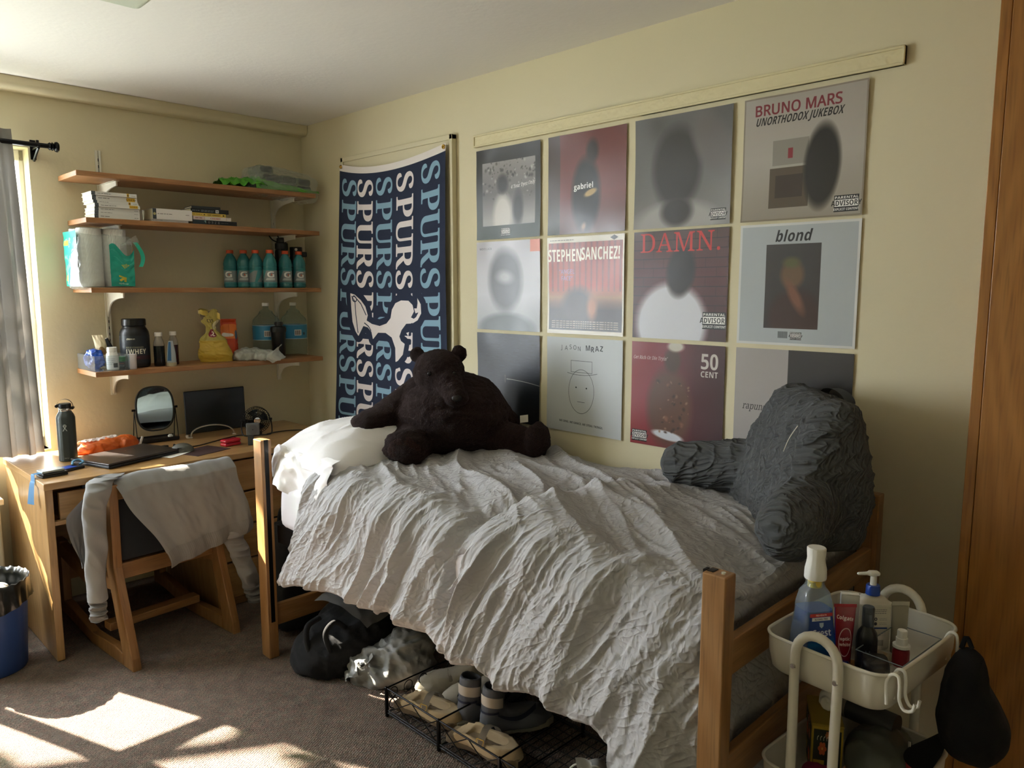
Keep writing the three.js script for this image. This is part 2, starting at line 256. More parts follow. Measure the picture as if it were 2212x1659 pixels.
// the leafy tree outside whose gaps dapple the sun on the carpet
{
  const t = thing('tree', 'leafy tree standing outside the window, beyond the left edge of the photo', 'tree', [-5.0, -3.2, -3.6]);
  part('trunk', [tube([[0, 0, 0], [0.1, 2, 0], [0.0, 4, 0.1], [0.2, 6.2, 0.2], [0.3, 8.4, 0.2]], 0.14, 30, 10), tube([[0.05, 5.6, 0.15], [0.6, 6.4, 0.3], [2.6, 7.6, 0.5]], 0.04, 20, 8), tube([[0.0, 5.2, 0.12], [-0.5, 6.2, 0.3], [-0.9, 7.2, 0.2]], 0.05, 20, 8), tube([[0.2, 6.2, 0.2], [0.9, 7.4, 0.4], [2.0, 8.2, 0.5]], 0.03, 20, 8)], S({ color: 0x5a4a3a, roughness: 0.95 }), t);
  const leaf = grid(4, 6, (u, v) => { const w = 0.045 * Math.sin(Math.PI * Math.pow(v, 0.8)) + 0.001; return [(u * 2 - 1) * w, 0.015 * Math.sin(v * 3) + 0.01 * Math.abs(u * 2 - 1), v * 0.14]; });
  const clumps = []; for (let i = 0; i < 75; i++) clumps.push([2.0 + rr(-1.9, 1.7), 7.0 + rr(-1.5, 1.5), 0.3 + rr(-0.6, 0.6)]);
  const N = 1400, im = new THREE.InstancedMesh(leaf, PH({ color: 0x3c6a22, roughness: 0.7, transmission: 0.3, side: THREE.DoubleSide }), N), m4 = new THREE.Matrix4(), q = new THREE.Quaternion();
  for (let i = 0; i < N; i++) { const a = rr(0, 6.283), b = Math.acos(rr(-1, 1)), r = Math.pow(rnd(), 0.4), c = clumps[i % clumps.length]; q.setFromEuler(new THREE.Euler(rr(-1.2, 1.2), rr(0, 6.28), rr(-0.8, 0.8))); m4.compose(V(c[0] + 0.2 * r * Math.sin(b) * Math.cos(a), c[1] + 0.2 * r * Math.cos(b), c[2] + 0.2 * r * Math.sin(b) * Math.sin(a)), q, V(1, 1, 1).multiplyScalar(rr(0.7, 1.3))); im.setMatrixAt(i, m4); }
  im.name = 'foliage'; im.userData.kind = 'stuff'; im.castShadow = im.receiveShadow = true; t.add(im);
}
// ---------------------------------------------------------------- bed
{
  const b = thing('bed_frame', 'wooden bunk-style bed frame with square posts along the poster wall', 'bed frame');
  const XO = -1.0, XI = -0.955, ZH0 = 1.262, ZH1 = 1.33, ZF0 = 3.352, ZF1 = 3.41, T = 0.94;
  const post = (x0, x1, z0, z1) => part('post', mm(x0, x1, 0.001, T, z0, z1, 0.004), M.bedWood, b);
  const p1 = post(XO, XI, ZH0, ZH1), p2 = post(XO, XI, ZF0, ZF1), p3 = post(-0.09, -0.045, ZF0, ZF1), p4 = post(-0.09, -0.045, ZH0, ZH1);
  for (const [p, x, z] of [[p1, -0.9775, ZH1], [p2, -0.9775, ZF0], [p3, -0.0675, ZF0], [p4, -0.0675, ZH1]]) part('metal_track', mm(x - 0.009, x + 0.009, 0.16, T + 0.001, z - 0.006, z + 0.0012, 0.0005), M.blackMetal, p, 'black slotted metal channel');
  part('slot_cap', mm(-0.988, -0.964, T - 0.001, T + 0.0015, 3.357, 3.372, 0.0005), M.blackMetal, p2);
  part('bolt', move(lathe([[0, 0.004], [0.005, 0.003], [0.006, 0]], 16), -0.978, T, 3.392), M.chrome, p2);
  // rails of head and foot
  for (const [z, name] of [[(ZF0 + ZF1) / 2 + 0.004, 'foot_rail'], [(ZH0 + ZH1) / 2, 'head_rail']]) {
    part(name, mm(XI, -0.09, 0.69, 0.775, z - 0.012, z + 0.012, 0.004, 'x'), M.bedWood, b);
    part(name, name === 'foot_rail' ? mm(XI, -0.09, 0.405, 0.5, z - 0.012, z + 0.012, 0.004, 'x') : mm(XI, -0.09, 0.13, 0.222, z - 0.012, z + 0.012, 0.004, 'x'), M.bedWood, b);
  }
  for (const x of [-0.94, -0.12]) part('side_rail', [mm(x - 0.003, x + 0.003, 0.5, 0.575, ZH1, ZF0 - 0.06, 0.001, 'z'), mm(x < -0.5 ? x : x - 0.03, x < -0.5 ? x + 0.03 : x, 0.5, 0.506, ZH1, ZF0 - 0.06, 0.001, 'z')], M.blackMetal, b, 'black steel side rail');
  part('bed_deck', mm(-0.93, -0.13, 0.545, 0.565, ZH1, ZF0 - 0.06, 0.001), M.blackMetal, b, 'black steel deck under the mattress');
}
const linen = cloth(0xaeadae, 0.95, { bumpMap: crinkle, bumpScale: 0.006 }), whiteCotton = cloth(0xf0eeee, 0.9);
{ // mattress with a fitted sheet
  const g = sdfGeo((x, y, z) => sdRBox(x - 0.015, y, z, 0.46, 0.1, 0.975, 0.045), [0, 0, 0], 1.03, 116, (x, y, z, nx, ny, nz) => {
    const s = Math.abs(ny) < 0.6 ? 1 : 0.4; return s * (0.007 * ridge(x * 9 + z * 9, y * 2.5 + z * 0.5, 1) * sstep(-0.1, 0.05, -y + 0.06) + 0.003 * noise(x * 30 + z * 30, y * 10, 3)) - 0.003;
  });
  const m = thing('mattress', 'twin mattress in a pale lavender-white fitted sheet under the duvet', 'mattress', [-0.51, 0.668, 2.335]);
  part('fitted_sheet', g, cloth(0xdcd8dd, 0.9), m);
}
// pillow: a stuffed bag with its open case end to the room side
{
  const t = thing('pillow', 'white pillow at the head of the bed, its open case end towards the desk', 'pillow', [-0.50, 0.87, 1.5], 0.0);
  const L = 0.43, W = 0.25;
  const wr = (u, v) => 0.012 * ridge(u * 0.9 + v * 0.5, v * 0.8 - u * 0.3, 7) + 0.007 * Math.pow(clamp(ridge(u * 2.2 - v * 1.6, v * 1.4, 3)), 2) + 0.0015 * noise(u * 6, v * 6, 2);
  const side = (s) => grid(110, 70, (u, v) => {
    const a = u * 2 - 1, c = v * 2 - 1, e = Math.pow(clamp(1 - Math.pow(Math.abs(a), 3.2)), 0.55) * Math.pow(clamp(1 - Math.pow(Math.abs(c), 2.6)), 0.6);
    const x = L * a * (1 - 0.05 * c * c), z = W * c * (1 - 0.05 * a * a);
    const h = s > 0 ? 0.125 * e + wr(x * 6, z * 6) * e : -0.06 * e;
    return [x, h + 0.05 * (c < 0 ? c * c * 0.7 : 0) - 0.02 * sstep(0.5, 1, a * -1), z, x, z];
  }, false, s > 0);
  part('pillow_body', merge([side(1), side(-1)]), whiteCotton, t);
  part('pillowcase_flap', grid(70, 50, (u, v) => { // loose open end of the case, drooping over the mattress edge
    const z = lerp(-0.22, 0.235, v), fall = u * u, x = -L + 0.04 - 0.065 * Math.sin(u * 1.5), lump = 0.022 * Math.sin(v * 11 + u * 2) * u + 0.014 * noise(v * 9, u * 5, 4);
    return [x + lump, 0.035 - 0.15 * fall - 0.03 * u + 0.035 * Math.sin(v * 6 + 0.6) * u, z + 0.02 * u * Math.sin(v * 9), u * 0.2, v * 0.5];
  }), whiteCotton, t);
  part('pillowcase_flap', grid(50, 40, (u, v) => { // the corner that hangs lower, towards the foot
    const z = lerp(-0.06, 0.1, v), x = -L + 0.05 - 0.035 * Math.sin(u * 1.6) + 0.012 * Math.sin(v * 14 + u * 3) * u; return [x, 0.02 - 0.2 * u * (0.5 + 0.5 * v), z + 0.03 * u, u * 0.2, v * 0.3];
  }), whiteCotton, t);
}
// ---------------------------------------------------------------- duvet
const HEM = [[1.5, 0.35], [1.56, 0.37], [1.73, 0.416], [1.9, 0.44], [2.13, 0.45], [2.18, 0.474], [2.33, 0.469], [2.49, 0.43], [2.64, 0.455], [2.72, 0.43], [2.84, 0.453], [2.96, 0.45], [3.06, 0.455], [3.11, 0.42], [3.15, 0.3], [3.2, 0.14], [3.25, 0.05], [3.4, 0.04]];
const duvetTop = (x, z) => 0.845 + 0.022 * Math.sin((x + 1) * 3) + 0.03 * noise(x * 2.4, z * 2.2, 5) + 0.022 * sstep(2.5, 2.8, z) * (1 - sstep(3.1, 3.35, z)) - 0.035 * sstep(3.1, 3.4, z);
{
  const z0 = 1.59, z1 = 3.345, X0 = -0.025, XE = -0.955, RT = 0.11;
  const crease = (x, z) => { const c = 2.5 + 0.28 * (x + 0.95) + 0.03 * noise(x * 5, 2), d = Math.abs(z - c); return -0.03 * Math.exp(-d * d / 0.0018) * sstep(-0.1, -0.6, x) + 0.018 * Math.exp(-(z - c - 0.1) * (z - c - 0.1) / 0.006); };
  const folds = (z, s, x) => { // z along the bed, s downwards from the edge (negative on top)
    const side = sstep(-0.14, 0.12, s), top = 1 - side, slant = z + s * 0.55 - 0.25 * s * s, w = slant + 0.05 * noise(z * 3, s * 3, 1);
    const bed = sstep(2.95, 2.5, z) * 0.6 + 0.4;
    const big = Math.pow(clamp(ridge(w * 5.2, s * 1.1, 2)), 1.6), mid = Math.pow(clamp(ridge(w * 12.5, s * 1.8 + 3, 6)), 1.8), fine = ridge(w * 30, s * 4, 9), hair = ridge(w * 58 + noise(z * 9, s * 9) * 2, s * 13, 4);
    let d = side * (0.034 * big + 0.021 * mid * (0.5 + 0.5 * bed) + 0.0085 * fine * (0.35 + 0.65 * bed) + 0.003 * hair);
    const q = x * 0.75 + z * 0.42, r = -x * 0.5 + z; // on top: long soft folds that run from the foot towards the pillow
    const tb = Math.pow(clamp(ridge(q * 5.2 + 0.25 * noise(z * 2, x * 2, 3), r * 1.0, 8)), 1.6), tm = Math.pow(clamp(ridge(q * 13 + 0.3 * noise(z * 4, x * 4, 1), r * 1.7, 3)), 1.6), tf = ridge(q * 34, r * 4.5, 7);
    d += top * (0.028 * tb + 0.013 * tm * (0.6 + 0.4 * bed) + 0.0035 * tf + 0.0016 * hair);
    return d + 0.0012 * noise(z * 90, s * 90, 3) + 0.003 * noise(z * 22, s * 22, 5);
  };
  const NU = 560, NV = 400, TOP = X0 - XE - RT, ARC = RT * 1.45;
  const raw = (u, v) => {
    const z = lerp(z0, z1, u), hem = curve1(HEM, z) + 0.012 * noise(z * 7, 4), yT = duvetTop(XE, z), drop = yT - RT - hem, total = TOP + ARC + drop, s = v * total;
    let x, y, nx, ny, nz = 0;
    if (s < TOP) { x = X0 - s; y = duvetTop(x, z); nx = 0; ny = 1; }
    else if (s < TOP + ARC) { const a = (s - TOP) / ARC * 1.45; x = XE + RT - RT * Math.sin(a) * 1.0; y = yT - RT + RT * Math.cos(a) + (duvetTop(XE + RT, z) - yT) * (1 - a / 1.45); nx = -Math.sin(a); ny = Math.cos(a); }
    else { const a = s - TOP - ARC; x = XE - 0.0 - RT * (1 - Math.sin(1.45)) * 0 - 0.16 * a - 0.05 * a * a; y = yT - RT + RT * Math.cos(1.45) - a; nx = -0.98; ny = 0.12; }
    const sd = s - TOP - ARC * 0.5, tuck = sstep(0, 0.03, v); // the edge by the wall lies flat
    let d = folds(z, sd, x) * (0.25 + 0.75 * tuck) + crease(x, z);
    const slide = sd > 0 ? -0.25 * sd * sstep(2.0, 1.5, z) : 0; // the head-end corner is pulled towards the pillow
    d -= 0.02 * sstep(0.02, 0, u); if (v > 0.985) d -= 0.008 * sstep(0.985, 1, v);
    x += nx * d; y += ny * d + (sd > drop - 0.03 ? 0 : 0);
    if (z > 3.1 && sd > 0) x = Math.max(x, -1.12) ;
    // under the post of the foot end the cover stays inside the post
    const k = sstep(3.27, 3.335, z) * sstep(-0.2, 0.05, sd); x = lerp(x, Math.max(x, -0.99 + 0.02 * noise(z * 20, s * 9)), k);
    return [x, y, z + slide, z, s];
  };
  const outer = grid(NU, NV, raw, false, true);
  // inner skin: follows the outer one about four centimetres inside, coarser, so that the edges have thickness
  const inner = grid(120, 90, (u, v) => { const q = raw(lerp(0.004, 0.996, u), lerp(0.0, 0.992, v)), s = clamp((q[4] - TOP + 0.05) / 0.3); return [q[0] + 0.028 * s, q[1] - 0.028 * (1 - s), q[2], q[3], q[4]]; });
  // seam round the edge joins the two
  const ring = (n, f) => grid(n, 4, (t, w) => { const [u, v] = f(t), a = raw(u, v), s = clamp((a[4] - TOP + 0.05) / 0.3), k = w, bul = 0.012 * Math.sin(k * Math.PI); const ou = u < 0.01 ? -bul : u > 0.99 ? bul : 0; return [a[0] + 0.028 * s * k, a[1] - 0.028 * (1 - s) * k - (v > 0.9 && ou === 0 ? bul : 0), a[2] + ou, a[3], a[4]]; });
  const duvet = thing('duvet', 'rumpled light grey linen duvet hanging over the room side of the bed', 'duvet');
  part('duvet_cover', merge([outer, inner, ring(300, (t) => [0, t]), ring(400, (t) => [t, 1]), ring(200, (t) => [1, t])]), linen, duvet);
  part('foot_drop', grid(140, 80, (u, v) => { // the end that is tucked over the foot and hangs behind the rails
    const x = lerp(-0.945, -0.03, u), f = Math.pow(clamp(ridge(u * 3.4 + v * 1.2, v * 1.2, 3)), 1.5), y = lerp(0.835, 0.30 + 0.1 * u + 0.03 * noise(u * 6, 1), v);
    return [x, y, 3.325 + 0.025 * Math.sqrt(clamp(v * 12)) - 0.02 * sstep(0.1, 0.2, v) + 0.022 * f * sstep(0.3, 0.8, v) + 0.05 * sstep(0.62, 1, v) * (0.4 + 0.6 * f), x, y];
  }), linen, duvet);
}
// ---------------------------------------------------------------- plush bear
const plush = (hex) => PH({ color: hex, roughness: 1, sheen: 0.4, sheenRoughness: 0.5, sheenColor: new THREE.Color(0x3a1a12), bumpMap: furBump, bumpScale: 0.006 });
const furBump = dataTex(256, 256, (u, v) => 0.5 + 0.5 * tile(u + 0.02 * tile(u, v, 12, 12, 3), v, 110, 40, 2) + 0.4 * tile(u, v, 60, 60, 8), false, [5, 5]);
{
  const b = thing('plush_bear', 'big dark brown plush bear sitting against the wall with its head bowed', 'plush toy', [-0.33, 0.865, 1.73], -0.72);
  // local axes: +z the way the bear faces (into the room), +x to its left (towards the foot of the bed)
  const fn = (x, y, z) => {
    let d = sdEll(x - 0.005, y - 0.15, z - 0.01, 0.24, 0.165, 0.2);             // belly
    d = smin(d, sdEll(x, y - 0.225, z + 0.05, 0.19, 0.1, 0.13), 0.07);           // chest
    d = smin(d, sdCap(x, y, z, [-0.13, 0.255, -0.03], [-0.275, 0.15, 0.04], 0.066, 0.06), 0.02);  // arms
    d = smin(d, sdCap(x, y, z, [-0.285, 0.14, 0.045], [-0.345, 0.12, 0.085], 0.062, 0.064), 0.012);
    d = smin(d, sdCap(x, y, z, [0.13, 0.235, -0.05], [0.25, 0.1, -0.06], 0.065, 0.055), 0.03);
    let h = sdEll(x + 0.045, y - 0.338, z - 0.05, 0.108, 0.1, 0.098);             // head
    h = smin(h, sdCap(x, y, z, [-0.005, 0.305, 0.12], [0.025, 0.255, 0.175], 0.056, 0.045), 0.02); // muzzle, hanging
    h = smin(h, sdEll(x + 0.135, y - 0.412, z - 0.03, 0.032, 0.034, 0.02), 0.006); h = smin(h, sdEll(x - 0.042, y - 0.418, z - 0.03, 0.032, 0.034, 0.02), 0.006);
    d = smin(d, h, 0.008);
    d = smin(d, sdCap(x, y, z, [-0.15, 0.06, 0.1], [-0.175, 0.045, 0.245], 0.085, 0.066), 0.025); // legs
    d = smin(d, sdEll(x + 0.177, y - 0.062, z - 0.265, 0.08, 0.07, 0.035), 0.015);
    d = smin(d, sdCap(x, y, z, [0.16, 0.06, 0.05], [0.345, 0.045, 0.14], 0.08, 0.062), 0.025);
    d = smin(d, sdEll((x - 0.36) * 0.8 + (z - 0.155) * 0.6, y - 0.066, (z - 0.155) * 0.8 - (x - 0.36) * 0.6, 0.036, 0.07, 0.076), 0.015);
    return d;
  };
  const pile = (x, y, z) => 0.010 * ridge(x * 5 + 3 * noise(y * 6, z * 3), y * 26 + 6 * x, z * 5) * sstep(0.3, 0.24, y) * sstep(-0.05, 0.05, z) * 0.8 + 0.005 * noise(x * 30, y * 30, z * 30) + 0.003 * noise(x * 75, y * 75, z * 75) + 0.002 * noise(x * 160, y * 160, z * 160);
  const fur = plush(0x210d0a), f2 = plush(0x2c130c);
  part('body', sdfGeo(fn, [0.0, 0.23, 0.0], 0.46, 128, pile), fur, b);
  part('paw_pad', sdfGeo((x, y, z) => sdEll(x + 0.178, y - 0.063, z - 0.292, 0.064, 0.055, 0.014), [-0.178, 0.063, 0.292], 0.09, 30, (x, y, z) => 0.002 * noise(x * 60, y * 60, z * 60)), f2, b);
  part('nose', sdfGeo((x, y, z) => sdEll(x - 0.028, y - 0.255, z - 0.217, 0.021, 0.016, 0.012), [0.028, 0.255, 0.217], 0.05, 20), S({ color: 0x120a08, roughness: 0.5 }), b);
  for (const s of [-1, 1]) part('eye', new THREE.SphereGeometry(0.009, 14, 10).translate(-0.032 + s * 0.05, 0.345, 0.141), PH({ color: 0x0a0605, roughness: 0.15 }), b);
  part('care_tag', grid(6, 8, (u, v) => [0.30 + u * 0.035, 0.115 + v * 0.03 + 0.004 * u, 0.02 - 0.05 * v * 0.2]), M.paper, b, 'small white fabric tag');
}
// ---------------------------------------------------------------- backrest cushion with two arms
{
  const b = thing('backrest_pillow', 'charcoal velour backrest pillow with two arms at the foot of the bed', 'backrest pillow', [-0.27, 0.855, 3.2], -2.42);
  const fn = (x, y, z) => { // local +z is where the sitter leans out
    const w = 0.275 - 0.03 * sstep(0.2, 0.40, y), yy = y - 0.19;
    let d = sdRBox(x, yy, z + 0.03 + 0.16 * (y - 0.1), w, 0.205, 0.13 - 0.07 * sstep(0.1, 0.42, y), 0.06) * 0.85;
    const a = Math.min(sdCap(x, y, z, [-0.23, 0.115, 0.03], [-0.35, 0.092, 0.24], 0.092, 0.08), sdCap(x, y, z, [0.22, 0.12, 0.0], [0.37, 0.094, 0.10], 0.092, 0.08));
    return smin(d, a, 0.007);
  };
  const wr = (x, y, z, nx, ny, nz) => {
    const d1 = Math.pow(clamp(ridge((x + y * 0.9) * 17, (y - x * 0.5) * 5, z * 7)), 2.2), d2 = Math.pow(clamp(ridge((x * 0.7 - y) * 20, (x + y) * 6, z * 9 + 4)), 2.4), d3 = ridge(x * 36 + y * 20, y * 30, z * 34), ar = Math.pow(clamp(ridge(z * 20 + y * 8, x * 6, y * 6)), 1.6);
    const arm = sstep(0.1, 0.18, z); return (1 - arm) * (0.007 * d1 + 0.006 * d2) + arm * 0.007 * ar + 0.001 * d3 - 0.004;
  };
  part('cushion', sdfGeo(fn, [0, 0.2, 0.05], 0.5, 150, wr), cloth(0x4e5051, 0.9, { sheen: 0.4, sheenRoughness: 0.4, bumpMap: crinkle, bumpScale: 0.02 }), b);
  part('carry_loop', grid(40, 4, (u, v) => { const a = u * Math.PI; return [0.06 - 0.1 * Math.cos(a), 0.385 + 0.028 * Math.sin(a), -0.13 + v * 0.028]; }), cloth(0x33373a), b);
  part('loose_thread', tube([[0.2, 0.33, 0.035], [0.205, 0.31, 0.05], [0.198, 0.29, 0.058], [0.206, 0.26, 0.072]], 0.0012, 20, 5), M.paper, b, 'loose white thread');
}
// ---------------------------------------------------------------- wall shelves
const SH = [[2.09, -1.318, -0.093], [1.882, -1.29, -0.076], [1.56, -1.288, -0.076], [1.163, -1.294, -0.079]];
SH.forEach(([y, a, b], i) => solo('shelf_board', mm(a, b, y - 0.024, y, 0.016, 0.3, 0.003, 'x'), M.shelfWood, ['top wooden wall shelf, under the green plastic pack', 'second wooden wall shelf from the top, holding the books', 'third wooden wall shelf, holding paper towels and teal drinks', 'lowest wooden wall shelf, holding the tub and snack bags'][i], 'shelf', [0, 0, 0], 0, 'wall shelves'));
for (const [x, top, label] of [[-1.132, 2.234, 'left white slotted shelf standard with brackets, rising above the top shelf'], [-0.205, 2.12, 'right white slotted shelf standard with brackets, near the room corner']]) {
  const s = thing('shelf_standard', label, 'shelf standard', [x, 0, 0], 0, 'shelf standards');
  part('channel', [mm(-0.012, 0.012, 1.013, top, 0.0005, 0.004, 0), mm(-0.012, -0.009, 1.013, top, 0.0005, 0.013, 0.001), mm(0.009, 0.012, 1.013, top, 0.0005, 0.013, 0.001), mm(-0.012, -0.003, 1.013, top, 0.011, 0.013, 0.0005), mm(0.003, 0.012, 1.013, top, 0.011, 0.013, 0.0005)], M.whitePaint, s);
  const slots = []; for (let y = 1.03; y < top - 0.02; y += 0.032) slots.push(mm(-0.003, 0.003, y, y + 0.014, 0.0042, 0.0048, 0));
  part('slot_row', slots, M.darkGrey, s, 'dark slots').userData.kind = 'stuff';
  for (const [y] of SH) { // bracket: a flange with a concave lower edge
    const sh = new THREE.Shape(); sh.moveTo(0.012, 0); sh.lineTo(0.25, 0); sh.lineTo(0.25, -0.022); sh.quadraticCurveTo(0.13, -0.026, 0.07, -0.05); sh.quadraticCurveTo(0.03, -0.07, 0.012, -0.12); sh.closePath();
    const g = new THREE.ExtrudeGeometry(sh, { depth: 0.006, bevelEnabled: true, bevelSize: 0.001, bevelThickness: 0.001, bevelSegments: 1, curveSegments: 10 });
    part('bracket', [g.rotateY(-Math.PI / 2).translate(0.003, y - 0.0262, 0), mm(-0.012, 0.012, y - 0.027, y - 0.0245, 0.013, 0.25, 0)], M.whitePaint, s);
  }
}
const band = (r, y0, y1, arc, n = 24) => new THREE.CylinderGeometry(r, r, y1 - y0, n, 1, true, -arc / 2, arc).translate(0, (y0 + y1) / 2, 0);
const printed = (w, h, draw, o = {}) => S({ map: canvasTex(w, h, draw), roughness: 0.55, ...o });
function txt(x, s, px, py, size, color, o = {}) { x.save(); x.translate(px, py); if (o.rot) x.rotate(o.rot); x.scale(o.sx ?? 1, o.sy ?? 1); if (o.skew) x.transform(1, 0, o.skew, 1, 0, 0); x.font = (o.style ?? 'bold') + ' ' + size + 'px ' + (o.font ?? 'sans-serif'); x.textAlign = o.align ?? 'center'; x.textBaseline = 'middle'; x.fillStyle = color; if (o.stroke) { x.strokeStyle = o.stroke; x.lineWidth = o.lw ?? 4; x.lineJoin = 'round'; x.strokeText(s, 0, 0); } if (!o.hollow) x.fillText(s, 0, 0); x.restore(); }
const lines = (x, c, x0, x1, y, n, dy, w = 2, jit = 0.3) => { x.fillStyle = c; for (let i = 0; i < n; i++) { let p = x0; while (p < x1) { const l = 3 + ((i * 7 + p * 13) % 9); x.fillRect(p, y + i * dy, Math.min(l * w * 0.6, x1 - p), w * 0.9); p += l * w * 0.6 + w; } } };
// books lying flat, spine to the room
const pages = S({ color: 0xe2dabb, roughness: 0.95, bumpMap: dataTex(8, 128, (u, v) => 0.5 + 0.5 * Math.sin(v * 6.283 * 40), false), bumpScale: 0.0006 });
function book(label, x0, x1, y, t, zf, depth, color, turn, spine, group, kind = 'paperback') {
  const w = x1 - x0, b = thing('book', label, 'book', [(x0 + x1) / 2, y, zf], turn, group), c = 0.0016;
  const cov = S({ color, roughness: 0.45 });
  part('cover', [mm(-w / 2, w / 2, 0, c, -depth, 0, 0.0005), mm(-w / 2, w / 2, t - c, t, -depth, 0, 0.0005), mm(-w / 2, w / 2, 0, t, -0.003, 0, 0.0008)], cov, b);
  part('page_block', mm(-w / 2 + 0.003, w / 2 - 0.003, c, t - c, -depth + 0.004, -0.003, 0.0008), pages, b);
  if (spine) part('spine_print', new THREE.PlaneGeometry(w * 0.995, t * 0.97).translate(0, t / 2, 0.0006), printed(Math.round(w * 2200), Math.max(24, Math.round(t * 2200)), spine, { roughness: 0.45 }), b, 'printed spine');
  return b;
}
